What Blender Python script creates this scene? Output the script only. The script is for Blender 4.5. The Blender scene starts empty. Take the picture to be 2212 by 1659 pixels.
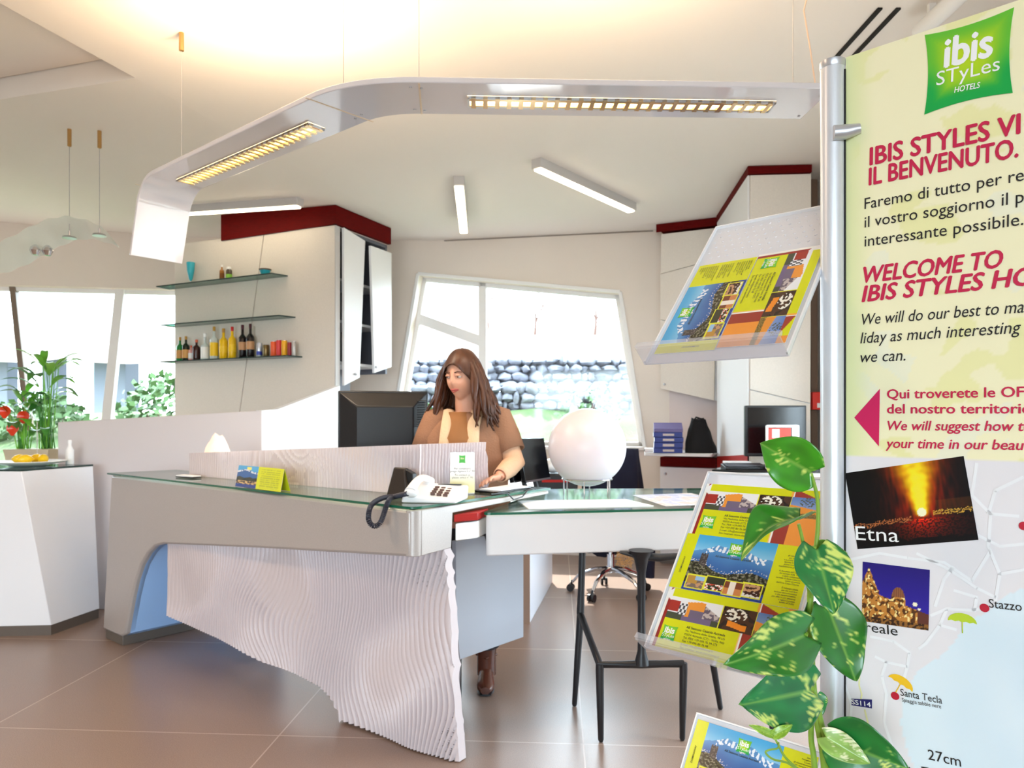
import bpy, bmesh, math, random
from mathutils import Vector as V, Matrix as M, noise

# ------------------------------------------------------------------ camera
F, H, CX, HY = 1558.0, 1.40, 1106.0, 905.0      # focal length in pixels of the 2212 px frame, eye height, principal column, horizon row
scene = bpy.context.scene
COL = bpy.context.collection
cam_data = bpy.data.cameras.new('camera')
cam = bpy.data.objects.new('camera', cam_data)
COL.objects.link(cam)
cam.location = (0, 0, H)
cam.rotation_euler = (math.pi / 2, 0, 0)
cam_data.sensor_width = 36.0
cam_data.lens = F / 2212.0 * 36.0
cam_data.shift_y = (HY - 829.5) / 2212.0
cam_data.clip_start = 0.05
cam_data.dof.use_dof = True
cam_data.dof.focus_distance = 1.35
cam_data.dof.aperture_fstop = 9.0
scene.camera = cam

# ------------------------------------------------------------------ world, sun, exposure
scene.view_settings.view_transform = 'Standard'
scene.view_settings.look = 'None'
scene.view_settings.exposure = 0.5
scene.view_settings.gamma = 1.0
scene.view_settings.use_curve_mapping = False
world = bpy.data.worlds.new('sky')
scene.world = world
world.use_nodes = True
bg = world.node_tree.nodes['Background']
bg.inputs['Color'].default_value = (0.76, 0.89, 1.0, 1)
bg.inputs['Strength'].default_value = 12.0
sun_d = bpy.data.lights.new('sun', 'SUN')
sun_d.energy = 10.0
sun_d.angle = math.radians(1.0)
sun_d.color = (1.0, 0.95, 0.88)
sun = bpy.data.objects.new('sun', sun_d)
COL.objects.link(sun)
sun.location = (-3, 14, 12)
sun.rotation_euler = V((0.10, -0.64, -0.76)).to_track_quat('-Z', 'Y').to_euler()


def portal(loc, direction, sx, sy):
    d = bpy.data.lights.new('window_portal', 'AREA')
    d.shape = 'RECTANGLE'
    d.size, d.size_y = sx, sy
    d.cycles.is_portal = True
    o = bpy.data.objects.new('window_portal', d)
    COL.objects.link(o)
    o.location = loc
    o.rotation_euler = V(direction).to_track_quat('-Z', 'Y').to_euler()


def area(name, loc, direction, sx, sy, watts, color):
    d = bpy.data.lights.new(name, 'AREA')
    d.shape = 'RECTANGLE'
    d.size, d.size_y = sx, sy
    d.energy = watts
    d.color = color
    o = bpy.data.objects.new(name, d)
    COL.objects.link(o)
    o.location = loc
    o.rotation_euler = V(direction).to_track_quat('-Z', 'Y').to_euler()
    return o


portal((0.3, 7.75, 2.0), (0.1, -1, 0), 3.0, 2.6)
portal((-5.8, 8.3, 1.9), (0, -1, 0), 5.4, 2.6)
portal((-1.5, -8.1, 1.6), (0, 1, 0), 7.5, 2.8)
portal((2.5, 3.6, 1.35), (-1, 0, 0), 2.2, 1.9)
# unseen warm light added left of the view to warm the floor
area('added_floor_light', (-3.0, 1.2, 3.2), (0.0, 0.1, -1), 0.8, 0.4, 34, (1.0, 0.70, 0.46))

# ------------------------------------------------------------------ helpers
R = random.Random(7)
WM = {}


def ray(x, y):
    return V(((x - CX) / F, 1.0, -(y - HY) / F))


def P(x, y, Y):
    r = ray(x, y) * Y
    return V((r.x, Y, H + r.z))


def onz(x, y, z):
    return P(x, y, F * (H - z) / (y - HY))


def onpl(x, y, p, n):
    r = ray(x, y)
    o = V((0, 0, H))
    return o + r * ((V(p) - o).dot(V(n)) / r.dot(V(n)))


def lerp(a, b, t):
    return a + (b - a) * t


def sstep(a, b, x):
    t = min(1.0, max(0.0, (x - a) / (b - a)))
    return t * t * (3 - 2 * t)


def lin(c):
    out = []
    for v in c[:3]:
        v = v / 255.0
        out.append(v / 12.92 if v <= 0.04045 else ((v + 0.055) / 1.055) ** 2.4)
    return out


def nz(x, y=0.0, z=0.0):
    return noise.noise(V((x, y, z)))


class MB:
    """collects shapes, in world coordinates, for ONE mesh object"""

    def __init__(s):
        s.bm = bmesh.new()
        s.mi = 0

    def vs(s, pts):
        return [s.bm.verts.new(p) for p in pts]

    def face(s, pts):
        f = s.bm.faces.new(s.vs(pts))
        f.material_index = s.mi
        return f

    def hexa(s, b, t):
        """solid between two loops of equal length"""
        n = len(b)
        vb, vt = s.vs(b), s.vs(t)
        fs = [s.bm.faces.new(vb[::-1]), s.bm.faces.new(vt)]
        for i in range(n):
            fs.append(s.bm.faces.new((vb[i], vb[(i + 1) % n], vt[(i + 1) % n], vt[i])))
        for f in fs:
            f.material_index = s.mi
        return s

    def prism(s, poly, ext):
        e = V(ext)
        return s.hexa([V(p) for p in poly], [V(p) + e for p in poly])

    def box(s, c, size, m=None):
        x, y, z = size[0] / 2, size[1] / 2, size[2] / 2
        q = [(-x, -y), (x, -y), (x, y), (-x, y)]
        m = (m or M.Identity(4))
        c = V(c)
        return s.hexa([c + (m @ V((a, b, -z))) for a, b in q], [c + (m @ V((a, b, z))) for a, b in q])

    def grid(s, rows, wrap=False, cap=False):
        """rows: list of equal-length lists of points"""
        vr = [s.vs(r) for r in rows]
        n = len(rows[0])
        for i in range(len(rows) - 1):
            for j in range(n if wrap else n - 1):
                k = (j + 1) % n
                f = s.bm.faces.new((vr[i][j], vr[i][k], vr[i + 1][k], vr[i + 1][j]))
                f.material_index = s.mi
        if cap:
            for r in (vr[0][::-1], vr[-1]):
                f = s.bm.faces.new(r)
                f.material_index = s.mi
        return s

    def tube(s, pts, r, n=10, cap=True, flat=1.0, up=None):
        pts = [V(p) for p in pts]
        k = len(pts)
        rr = r if isinstance(r, (list, tuple)) else [r] * k
        rows = []
        ref = V(up) if up else None
        for i in range(k):
            t = (pts[min(i + 1, k - 1)] - pts[max(i - 1, 0)])
            if t.length < 1e-9:
                t = V((0, 0, 1))
            t.normalize()
            if ref is None:
                ref = V((0, 0, 1)) if abs(t.z) < 0.9 else V((1, 0, 0))
            a = ref - t * ref.dot(t)
            if a.length < 1e-6:
                a = t.orthogonal()
            a.normalize()
            if up is None:
                ref = a
            b = t.cross(a)
            rows.append([pts[i] + (a * math.cos(q) * flat + b * math.sin(q)) * rr[i]
                         for q in [2 * math.pi * j / n for j in range(n)]])
        return s.grid(rows, wrap=True, cap=cap)

    def lathe(s, prof, n=24, m=None, cap=True):
        m = m or M.Identity(4)
        rows = [[m @ V((max(r, 1e-5) * math.cos(2 * math.pi * j / n), max(r, 1e-5) * math.sin(2 * math.pi * j / n), z)) for j in range(n)]
                for r, z in prof]
        return s.grid(rows, wrap=True, cap=cap)

    def ball(s, c, r, n=16, m=None):
        if not isinstance(r, (tuple, list)):
            r = (r, r, r)
        c = V(c)
        m = m or M.Identity(4)
        rows = []
        for i in range(n // 2 + 1):
            th = math.pi * i / (n // 2)
            sr = max(math.sin(th), 1e-3)
            rows.append([c + m @ V((r[0] * sr * math.cos(2 * math.pi * j / n), r[1] * sr * math.sin(2 * math.pi * j / n), -r[2] * math.cos(th)))
                         for j in range(n)])
        return s.grid(rows, wrap=True, cap=True)

    def text(s, body, m, bold=0.0, shear=0.0, align='LEFT', space=1.0):
        me = text_mesh(body, bold, shear, align, space)
        n0 = len(s.bm.verts)
        f0 = len(s.bm.faces)
        s.bm.from_mesh(me)
        s.bm.verts.ensure_lookup_table()
        s.bm.faces.ensure_lookup_table()
        for v in s.bm.verts[n0:]:
            v.co = m @ v.co
        for f in s.bm.faces[f0:]:
            f.material_index = s.mi
        return s


_TXT = {}


def text_mesh(body, bold, shear, align, space=1.0):
    k = (body, bold, shear, align, space)
    if k not in _TXT:
        c = bpy.data.curves.new('lettering', 'FONT')
        c.body = body
        c.size = 1.0
        c.offset = bold
        c.shear = shear
        c.align_x = align
        c.resolution_u = 3
        c.space_character = space
        o = bpy.data.objects.new('lettering', c)
        COL.objects.link(o)
        bpy.context.view_layer.update()
        me = bpy.data.meshes.new_from_object(o.evaluated_get(bpy.context.evaluated_depsgraph_get()))
        bpy.data.objects.remove(o)
        bpy.data.curves.remove(c)
        _TXT[k] = me
    return _TXT[k]


def text_w(body, bold=0.0, shear=0.0, space=1.0):
    me = text_mesh(body, bold, shear, 'LEFT', space)
    xs = [v.co.x for v in me.vertices]
    return (min(xs), max(xs)) if xs else (0, 1)


def mk(name, mb, mats, parent=None, smooth=35.0, bevel=0.0, keep=False, segs=2):
    """ONE mesh object from a MB; as a part when parent is given"""
    bm = mb.bm
    if not keep:
        bmesh.ops.recalc_face_normals(bm, faces=bm.faces[:])
    inv = WM[parent.name].inverted() if parent else M.Identity(4)
    if parent:
        bm.transform(inv)
    me = bpy.data.meshes.new(name)
    bm.to_mesh(me)
    bm.free()
    for m in (mats if isinstance(mats, (list, tuple)) else [mats]):
        me.materials.append(m)
    if smooth:
        me.polygons.foreach_set('use_smooth', [True] * len(me.polygons))
        me.set_sharp_from_angle(angle=math.radians(smooth))
    o = bpy.data.objects.new(name, me)
    COL.objects.link(o)
    if parent:
        o.parent = parent
        WM[o.name] = WM[parent.name]
    else:
        WM[o.name] = M.Identity(4)
    if bevel:
        b = o.modifiers.new('edge', 'BEVEL')
        b.width = bevel
        b.segments = segs
        b.limit_method = 'ANGLE'
        b.angle_limit = math.radians(40)
    return o


def tag(o, label=None, cat=None, group=None, kind=None):
    if label:
        o['label'] = label
    if cat:
        o['category'] = cat
    if group:
        o['group'] = group
    if kind:
        o['kind'] = kind
    return o


def thing(name, label, cat, loc=(0, 0, 0), group=None, rotz=0.0):
    o = bpy.data.objects.new(name, None)
    COL.objects.link(o)
    o.location = loc
    o.rotation_euler = (0, 0, rotz)
    o.empty_display_size = 0.05
    WM[o.name] = M.Translation(V(loc)) @ M.Rotation(rotz, 4, 'Z')
    return tag(o, label, cat, group)


def dup(root, loc, rotz=0.0, label=None, scale=None):
    """a copy of a thing with copies of its parts and sub-parts"""
    def cp(o, par):
        c = o.copy()
        COL.objects.link(c)
        if par:
            c.parent = par
            c.matrix_parent_inverse = o.matrix_parent_inverse.copy()
        for ch in o.children:
            cp(ch, c)
        return c
    r = cp(root, None)
    r.location = loc
    r.rotation_euler = (0, 0, rotz)
    if scale:
        r.scale = (scale, scale, scale)
    if label:
        r['label'] = label
    return r


def struct(name, mb, mats, **k):
    return tag(mk(name, mb, mats, **k), kind='structure')


# ------------------------------------------------------------------ materials
MATS = {}


def mat(name, col, rough=0.5, metal=0.0, spec=0.5, var=None, bump=None, coat=0.0, emit=None, trans=0.0, sss=0.0, stretch=None):
    """var=(scale, amount) slow colour variation; bump=(scale, strength); emit=(colour, strength)"""
    m = bpy.data.materials.new(name)
    m.use_nodes = True
    nt = m.node_tree
    b = nt.nodes['Principled BSDF']
    c = lin(col) + [1]
    b.inputs['Base Color'].default_value = c
    b.inputs['Roughness'].default_value = rough
    b.inputs['Metallic'].default_value = metal
    b.inputs['Specular IOR Level'].default_value = spec
    b.inputs['Coat Weight'].default_value = coat
    b.inputs['Coat Roughness'].default_value = 0.06
    b.inputs['Transmission Weight'].default_value = trans
    if sss:
        b.inputs['Subsurface Weight'].default_value = sss
        b.inputs['Subsurface Radius'].default_value = (0.05, 0.03, 0.02)
    if emit:
        b.inputs['Emission Color'].default_value = lin(emit[0]) + [1]
        b.inputs['Emission Strength'].default_value = emit[1]
    if var or bump:
        tc = nt.nodes.new('ShaderNodeTexCoord')
        mp = nt.nodes.new('ShaderNodeMapping')
        if stretch:
            mp.inputs['Scale'].default_value = stretch
        nt.links.new(tc.outputs['Object'], mp.inputs['Vector'])
    if var:
        n = nt.nodes.new('ShaderNodeTexNoise')
        n.inputs['Scale'].default_value = var[0]
        n.inputs['Detail'].default_value = 5
        nt.links.new(mp.outputs['Vector'], n.inputs['Vector'])
        r = nt.nodes.new('ShaderNodeValToRGB')
        a = var[1]
        r.color_ramp.elements[0].position = 0.3
        r.color_ramp.elements[1].position = 0.7
        r.color_ramp.elements[0].color = [max(0, v * (1 - a)) for v in c[:3]] + [1]
        r.color_ramp.elements[1].color = [min(1, v * (1 + a)) for v in c[:3]] + [1]
        nt.links.new(n.outputs['Fac'], r.inputs['Fac'])
        nt.links.new(r.outputs['Color'], b.inputs['Base Color'])
    if bump:
        n = nt.nodes.new('ShaderNodeTexNoise')
        n.inputs['Scale'].default_value = bump[0]
        n.inputs['Detail'].default_value = 4
        nt.links.new(mp.outputs['Vector'], n.inputs['Vector'])
        u = nt.nodes.new('ShaderNodeBump')
        u.inputs['Strength'].default_value = bump[1]
        u.inputs['Distance'].default_value = 0.02
        nt.links.new(n.outputs['Fac'], u.inputs['Height'])
        nt.links.new(u.outputs['Normal'], b.inputs['Normal'])
    MATS[name] = m
    return m


def clear_mat(name, tint, alpha, rough=0.05, gloss=0.04):
    """clear pane: transparent with a fresnel gloss; alpha is how much the sheet itself shows"""
    m = bpy.data.materials.new(name)
    m.use_nodes = True
    nt = m.node_tree
    nt.nodes.remove(nt.nodes['Principled BSDF'])
    out = nt.nodes['Material Output']
    tr = nt.nodes.new('ShaderNodeBsdfTransparent')
    tr.inputs['Color'].default_value = lin(tint) + [1]
    df = nt.nodes.new('ShaderNodeBsdfDiffuse')
    df.inputs['Color'].default_value = lin(tint) + [1]
    gl = nt.nodes.new('ShaderNodeBsdfGlossy')
    gl.inputs['Roughness'].default_value = rough
    lw = nt.nodes.new('ShaderNodeLayerWeight')
    pw = nt.nodes.new('ShaderNodeMath')
    pw.operation = 'POWER'
    pw.inputs[1].default_value = 5.0
    nt.links.new(lw.outputs['Facing'], pw.inputs[0])
    fr = nt.nodes.new('ShaderNodeMath')
    fr.operation = 'MULTIPLY_ADD'
    fr.inputs[1].default_value = 0.9
    fr.inputs[2].default_value = gloss
    nt.links.new(pw.outputs[0], fr.inputs[0])
    m1 = nt.nodes.new('ShaderNodeMixShader')
    m1.inputs[0].default_value = alpha
    nt.links.new(tr.outputs[0], m1.inputs[1])
    nt.links.new(df.outputs[0], m1.inputs[2])
    m2 = nt.nodes.new('ShaderNodeMixShader')
    nt.links.new(fr.outputs[0], m2.inputs[0])
    nt.links.new(m1.outputs[0], m2.inputs[1])
    nt.links.new(gl.outputs[0], m2.inputs[2])
    nt.links.new(m2.outputs[0], out.inputs['Surface'])
    MATS[name] = m
    return m


def print_mat(name, rough=0.4, spec=0.4):
    """printed picture: colours stored on the sheet itself"""
    m = mat(name, (200, 200, 200), rough, spec=spec)
    nt = m.node_tree
    a = nt.nodes.new('ShaderNodeVertexColor')
    a.layer_name = 'print'
    nt.links.new(a.outputs['Color'], nt.nodes['Principled BSDF'].inputs['Base Color'])
    return m


def picture(name, o, du, dv, nu, nv, fn, material, parent=None, thick=0.0004):
    """printed sheet: o = lower-left corner, du / dv edge vectors, fn(u, v) -> sRGB 0-255"""
    o, du, dv = V(o), V(du), V(dv)
    n = du.cross(dv).normalized()
    mb = MB()
    rows = [[o + du * (i / nu) + dv * (j / nv) for i in range(nu + 1)] for j in range(nv + 1)]
    mb.grid(rows)
    if thick:
        e = n * -thick
        mb.grid([[r + e for r in (o, o + du, o + du + dv, o + dv, o)], [o, o + du, o + du + dv, o + dv, o]])
    ob = mk(name, mb, material, parent, smooth=0, keep=True)
    me = ob.data
    at = me.color_attributes.new('print', 'FLOAT_COLOR', 'POINT')
    buf = [1.0] * (4 * len(me.vertices))
    k = 0
    for j in range(nv + 1):
        for i in range(nu + 1):
            buf[k:k + 3] = lin(fn(i / nu, j / nv))
            k += 4
    at.data.foreach_set('color', buf)
    return ob


mat('wall_paint', (228, 216, 204), 0.85, var=(2, 0.02), bump=(160, 0.02))
mat('ceiling_paint', (234, 226, 218), 0.9, bump=(120, 0.015))
mat('white_paint', (236, 234, 232), 0.5)
mat('desk_paint', (186, 178, 174), 0.38, spec=0.5, var=(220, 0.05), metal=0.25)
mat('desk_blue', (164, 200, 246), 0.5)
mat('rib_paint', (212, 199, 201), 0.42, spec=0.45)
mat('plinth', (98, 88, 80), 0.5)
mat('cab_panel', (222, 213, 202), 0.5, var=(90, 0.03))
mat('cab_white', (232, 232, 234), 0.42)
mat('cab_grey', (112, 114, 124), 0.6)
mat('red_wood', (92, 5, 5), 0.6, spec=0.08, var=(14, 0.25), stretch=(1, 1, 14))
mat('red_panel', (164, 26, 20), 0.45, spec=0.3)
mat('black_plastic', (16, 16, 20), 0.38)
mat('black_gloss', (8, 8, 10), 0.12)
mat('dark_slot', (10, 9, 8), 0.8)
mat('brown_plastic', (40, 30, 25), 0.4)
mat('chrome', (220, 220, 224), 0.12, metal=1.0)
mat('steel', (190, 190, 194), 0.28, metal=1.0)
mat('alu', (222, 224, 230), 0.36, metal=0.35)
mat('alu_cap', (205, 206, 212), 0.32, metal=0.6)
mat('white_plastic', (240, 240, 242), 0.25)
mat('white_gloss', (224, 222, 228), 0.08, spec=0.9, coat=1.0)
mat('paper', (246, 246, 248), 0.7)
mat('glass_edge', (20, 92, 68), 0.1)
mat('black_metal', (26, 26, 30), 0.4)
clear_mat('window_glass', (250, 253, 253), 0.0)
clear_mat('shelf_glass', (150, 190, 180), 0.12)
clear_mat('desk_glass', (232, 244, 238), 0.04, gloss=0.08)
clear_mat('acrylic', (244, 244, 248), 0.62, 0.12)
clear_mat('acrylic_lip', (248, 248, 252), 0.20, 0.08)
clear_mat('pendant_acrylic', (246, 248, 240), 0.55, 0.12)
print_mat('print_gloss', 0.22, 0.5)
print_mat('print_banner', 0.4, 0.3)
# ------------------------------------------------------------------ setting: floor, ceilings, walls, windows
def floor_material():
    m = mat('floor_tile', (132, 116, 108), 0.27, spec=0.7)
    nt = m.node_tree
    b = nt.nodes['Principled BSDF']
    tc = nt.nodes.new('ShaderNodeTexCoord')
    mp = nt.nodes.new('ShaderNodeMapping')
    mp.vector_type = 'TEXTURE'
    mp.inputs['Location'].default_value = (-1.03, 3.19, 0)
    mp.inputs['Rotation'].default_value = (0, 0, math.radians(-3.6))
    nt.links.new(tc.outputs['Object'], mp.inputs['Vector'])
    br = nt.nodes.new('ShaderNodeTexBrick')
    br.offset = 0.0
    br.inputs['Scale'].default_value = 1.0
    br.inputs['Brick Width'].default_value = 1.34
    br.inputs['Row Height'].default_value = 1.27
    br.inputs['Mortar Size'].default_value = 0.0035
    br.inputs['Mortar Smooth'].default_value = 0.2
    br.inputs['Color1'].default_value = lin((142, 120, 108)) + [1]
    br.inputs['Color2'].default_value = lin((148, 126, 113)) + [1]
    br.inputs['Mortar'].default_value = lin((178, 158, 146)) + [1]
    nt.links.new(mp.outputs['Vector'], br.inputs['Vector'])
    n = nt.nodes.new('ShaderNodeTexNoise')
    n.inputs['Scale'].default_value = 260
    n.inputs['Detail'].default_value = 3
    nt.links.new(tc.outputs['Object'], n.inputs['Vector'])
    r = nt.nodes.new('ShaderNodeValToRGB')
    r.color_ramp.elements[0].position, r.color_ramp.elements[1].position = 0.3, 0.7
    r.color_ramp.elements[0].color = (0.84, 0.84, 0.84, 1)
    r.color_ramp.elements[1].color = (1.12, 1.12, 1.12, 1)
    nt.links.new(n.outputs['Fac'], r.inputs['Fac'])
    mx = nt.nodes.new('ShaderNodeMix')
    mx.data_type = 'RGBA'
    mx.blend_type = 'MULTIPLY'
    mx.inputs[0].default_value = 1.0
    nt.links.new(br.outputs['Color'], mx.inputs[6])
    nt.links.new(r.outputs['Color'], mx.inputs[7])
    nt.links.new(mx.outputs[2], b.inputs['Base Color'])
    u = nt.nodes.new('ShaderNodeBump')
    u.inputs['Strength'].default_value = 0.12
    u.inputs['Distance'].default_value = 0.004
    nt.links.new(n.outputs['Fac'], u.inputs['Height'])
    nt.links.new(u.outputs['Normal'], b.inputs['Normal'])
    return m


mb = MB()
mb.prism([(-8.2, -8.2, -0.1), (2.5, -8.2, -0.1), (2.5, 8.6, -0.1), (-8.2, 8.6, -0.1)], (0, 0, 0.1))
struct('floor', mb, floor_material(), smooth=0)

mb = MB()
mb.prism([(-40, -40, -0.3), (40, -40, -0.3), (40, 40, -0.3), (-40, 40, -0.3)], (0, 0, 0.18))
mat('outdoor_paving', (120, 114, 106), 0.9, var=(1.0, 0.2))
struct('ground', mb, MATS['outdoor_paving'], smooth=0)
ZC = 3.3


def crease_x(Y):
    return -3.445 + 0.335 * Y


# flat main ceiling, right of the crease; its slab has a visible underside only
mb = MB()
mb.prism([(crease_x(-8.2), -8.2, ZC), (2.55, -8.2, ZC), (2.55, 8.0, ZC), (crease_x(8.0), 8.0, ZC)], (0, 0, 0.28))
struct('ceiling', mb, MATS['ceiling_paint'], smooth=0)
SL = 0.06


def slope_z(x, y):
    return ZC + SL * 0.95 * max(0.0, crease_x(y) - x)


# gently rising ceiling left of the crease, ending in a step towards the entrance
ea, eb = V((crease_x(4.02), 4.02, 0)), V((-8.3, 4.02 + (8.3 - 2.1) * 0.4, 0))
q = [(crease_x(8.7), 8.7), (crease_x(4.02), 4.02), (eb.x, eb.y), (-8.3, 8.7)]
mb = MB()
mb.prism([(x, y, slope_z(x, y)) for x, y in q], (0, 0, 0.30))
struct('ceiling_slope', mb, MATS['ceiling_paint'], smooth=0)
q = [(crease_x(4.02) + 0.02, 4.0), (eb.x, eb.y - 0.02), (-8.3, -8.2), (crease_x(-8.2) + 0.02, -8.2)]
mb = MB()
mb.prism([(x, y, slope_z(x, min(y, 4.6)) + 0.13) for x, y in q], (0, 0, 0.2))
struct('ceiling_upper', mb, MATS['ceiling_paint'], smooth=0)



def ring_wall(name, outer, holes, nrm, thick, m):
    """wall slab with one quadrilateral opening; outer/hole: 4 points in the same order, nrm points into the room"""
    mb = MB()
    e = V(nrm) * -thick
    o = [V(p) for p in outer]
    h = [V(p) for p in holes]
    for k in range(4):
        j = (k + 1) % 4
        mb.face((o[k], o[j], h[j], h[k]))
        mb.face((o[j] + e, o[k] + e, h[k] + e, h[j] + e))
        mb.face((h[k], h[j], h[j] + e, h[k] + e))
        mb.face((o[j], o[k], o[k] + e, o[j] + e))
    bmesh.ops.remove_doubles(mb.bm, verts=mb.bm.verts[:], dist=1e-5)
    return struct(name, mb, m, smooth=0)


# far wall with the skewed window
W0, W1 = V((-0.87, 7.69, 0)), V((1.44, 7.255, 0))
wd = (W1 - W0).normalized()
wn = V((wd.y, -wd.x, 0))                # towards the room (-Y)
if wn.y > 0:
    wn = -wn


def wp(x, y, off=0.0):
    return onpl(x, y, W0 + wn * off, wn)


def wline(X, z):
    t = (X - W0.x) / wd.x
    return V((X, W0.y + wd.y * t, z))


hole = [wp(845, 960), wp(1389, 963), wp(1336, 633), wp(906, 594)]
hole[0].z = hole[1].z = 1.12
XL, XR = -3.75, 2.55
ring_wall('wall_far', [wline(XL, 0), wline(XR, 0), wline(XR, 3.9), wline(XL, 3.9)], hole, wn, 0.28, MATS['wall_paint'])


def frame_bar(mb, a, b, w, d0, d1, n):
    """bar from a to b in the wall plane, w wide, between depths d0 and d1 behind the wall face"""
    a, b, n = V(a), V(b), V(n)
    t = (b - a).normalized()
    s = t.cross(n).normalized() * (w / 2)
    mb.prism([a - s - n * d0, b - s - n * d0, b + s - n * d0, a + s - n * d0], -n * (d1 - d0))


win = thing('window_1', None, None, (hole[0] + hole[1]) / 2)
tag(win, kind='structure')
mb = MB()
for a, b in ((0, 1), (1, 2), (2, 3), (3, 0)):
    frame_bar(mb, hole[a], hole[b], 0.085, 0.13, 0.19, wn)
mk('window_frame', mb, MATS['white_paint'], win, smooth=0, bevel=0.006)
mb = MB()      # slim outer casing round the opening
cen = sum(hole, V((0, 0, 0))) / 4
for a, b in ((1, 2), (2, 3), (3, 0)):
    da, db = (hole[a] - cen).normalized() * 0.02, (hole[b] - cen).normalized() * 0.02
    frame_bar(mb, hole[a] + da, hole[b] + db, 0.035, -0.018, 0.0, wn)
mk('window_casing', mb, MATS['white_paint'], win, smooth=0, bevel=0.004)
mb = MB()
frame_bar(mb, wp(1043, 604, -0.16), wp(1043, 960, -0.16), 0.085, -0.03, 0.03, wn)
mk('mullion', mb, MATS['white_paint'], win, smooth=0, bevel=0.006)
mb = MB()
frame_bar(mb, wp(903, 688, -0.16), wp(1042, 738, -0.16), 0.11, -0.028, 0.028, wn)
mk('transom', mb, MATS['white_paint'], win, smooth=0, bevel=0.006)
mb = MB()
mb.prism([h - wn * 0.16 for h in hole], -wn * 0.006)
mk('window_pane', mb, MATS['window_glass'], win, smooth=0)
mb = MB()
a, b = hole[0] - wd * 0.06, hole[1] + wd * 0.04
mb.prism([a + wn * 0.05, b + wn * 0.05, b - wn * 0.13, a - wn * 0.13], (0, 0, -0.035))
mk('window_sill', mb, MATS['white_paint'], win, smooth=0, bevel=0.006)

# long window wall on the far side of the lounge
L0, L1 = V((-5.66, 7.97, 0)), V((-3.62, 8.285, 0))
ld = (L1 - L0).normalized()
ln = V((ld.y, -ld.x, 0))
if ln.y > 0:
    ln = -ln


def lline(X, z):
    t = (X - L0.x) / ld.x
    return V((X, L0.y + ld.y * t, z))


def lp(x, y, off=0.0):
    return onpl(x, y, L0 + ln * off, ln)


hl = [lline(-7.6, 0.75), lline(-3.66, 0.75), lline(-3.66, 2.88), lline(-7.6, 2.88)]
ring_wall('wall_left', [lline(-8.3, 0), lline(-3.5, 0), lline(-3.5, 4.1), lline(-8.3, 4.1)], hl, ln, 0.28, MATS['wall_paint'])
win = thing('window_2', None, None, (hl[0] + hl[1]) / 2)
tag(win, kind='structure')
mb = MB()
for a, b in ((0, 1), (1, 2), (2, 3), (3, 0)):
    frame_bar(mb, hl[a], hl[b], 0.09, 0.10, 0.17, ln)
mk('window_frame', mb, MATS['white_paint'], win, smooth=0, bevel=0.006)
mat('mullion_dark', (120, 104, 88), 0.5)
for k, (a, b, w, mm) in enumerate((((30, 618), (64, 930), 0.06, 'mullion_dark'), ((262, 622), (230, 930), 0.10, 'white_paint'))):
    mb = MB()
    frame_bar(mb, lp(a[0], a[1], -0.13), lp(b[0], b[1], -0.13), w, -0.05, 0.05, ln)
    mk('mullion', mb, MATS[mm], win, smooth=0, bevel=0.006)
mb = MB()
mb.prism([h - ln * 0.13 for h in hl], -ln * 0.006)
mk('window_pane', mb, MATS['window_glass'], win, smooth=0)

hr = [V((2.45, 2.5, 0.4)), V((2.45, 4.7, 0.4)), V((2.45, 4.7, 2.3)), V((2.45, 2.5, 2.3))]  # unseen window added for cool daylight on faces turned to the right
ring_wall('wall_right', [V((2.45, -8.2, 0)), V((2.45, 8.0, 0)), V((2.45, 8.0, 3.6)), V((2.45, -8.2, 3.6))], hr, V((-1, 0, 0)), 0.2, MATS['wall_paint'])
win = thing('added_side_window', None, None, (2.45, 3.6, 0.4))
tag(win, kind='structure')
mb = MB()
for a, b in ((0, 1), (1, 2), (2, 3), (3, 0)):
    frame_bar(mb, hr[a], hr[b], 0.09, 0.05, 0.13, (-1, 0, 0))
frame_bar(mb, (2.45, 3.5, 0.4), (2.45, 3.7, 2.3), 0.08, 0.05, 0.13, (-1, 0, 0))
mk('window_frame', mb, MATS['white_paint'], win, smooth=0, bevel=0.006)
mb = MB()
mb.prism([h + V((0.09, 0, 0)) for h in hr], (0.006, 0, 0))
mk('window_pane', mb, MATS['window_glass'], win, smooth=0)
mb = MB()
mb.prism([(-8.4, -8.2, 0), (-8.2, -8.2, 0), (-8.2, 8.4, 0), (-8.4, 8.4, 0)], (0, 0, 4.1))
struct('wall_lounge', mb, MATS['wall_paint'], smooth=0)
# entrance side behind the photographer: unseen glazed front, put in for daylight from behind
hb = [V((2.2, -8.1, 0.2)), V((-5.4, -8.1, 0.2)), V((-5.4, -8.1, 3.0)), V((2.2, -8.1, 3.0))]
ring_wall('wall_entrance', [V((2.6, -8.1, 0)), V((-8.3, -8.1, 0)), V((-8.3, -8.1, 4.1)), V((2.6, -8.1, 4.1))], hb, V((0, 1, 0)), 0.2, MATS['wall_paint'])
win = thing('unseen_front_window', None, None, (-1.25, -8.1, 0.3))
tag(win, kind='structure')
mb = MB()
for a, b in ((0, 1), (1, 2), (2, 3), (3, 0)):
    frame_bar(mb, hb[a], hb[b], 0.09, 0.05, 0.13, (0, 1, 0))
for X in (-3.6, -1.7, 0.2):
    frame_bar(mb, (X, -8.1, 0.2), (X + 0.25, -8.1, 3.0), 0.09, 0.05, 0.13, (0, 1, 0))
mk('window_frame', mb, MATS['white_paint'], win, smooth=0, bevel=0.006)
mb = MB()
mb.prism([h - V((0, 0.09, 0)) for h in hb], (0, -0.006, 0))
mk('window_pane', mb, MATS['window_glass'], win, smooth=0)

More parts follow.
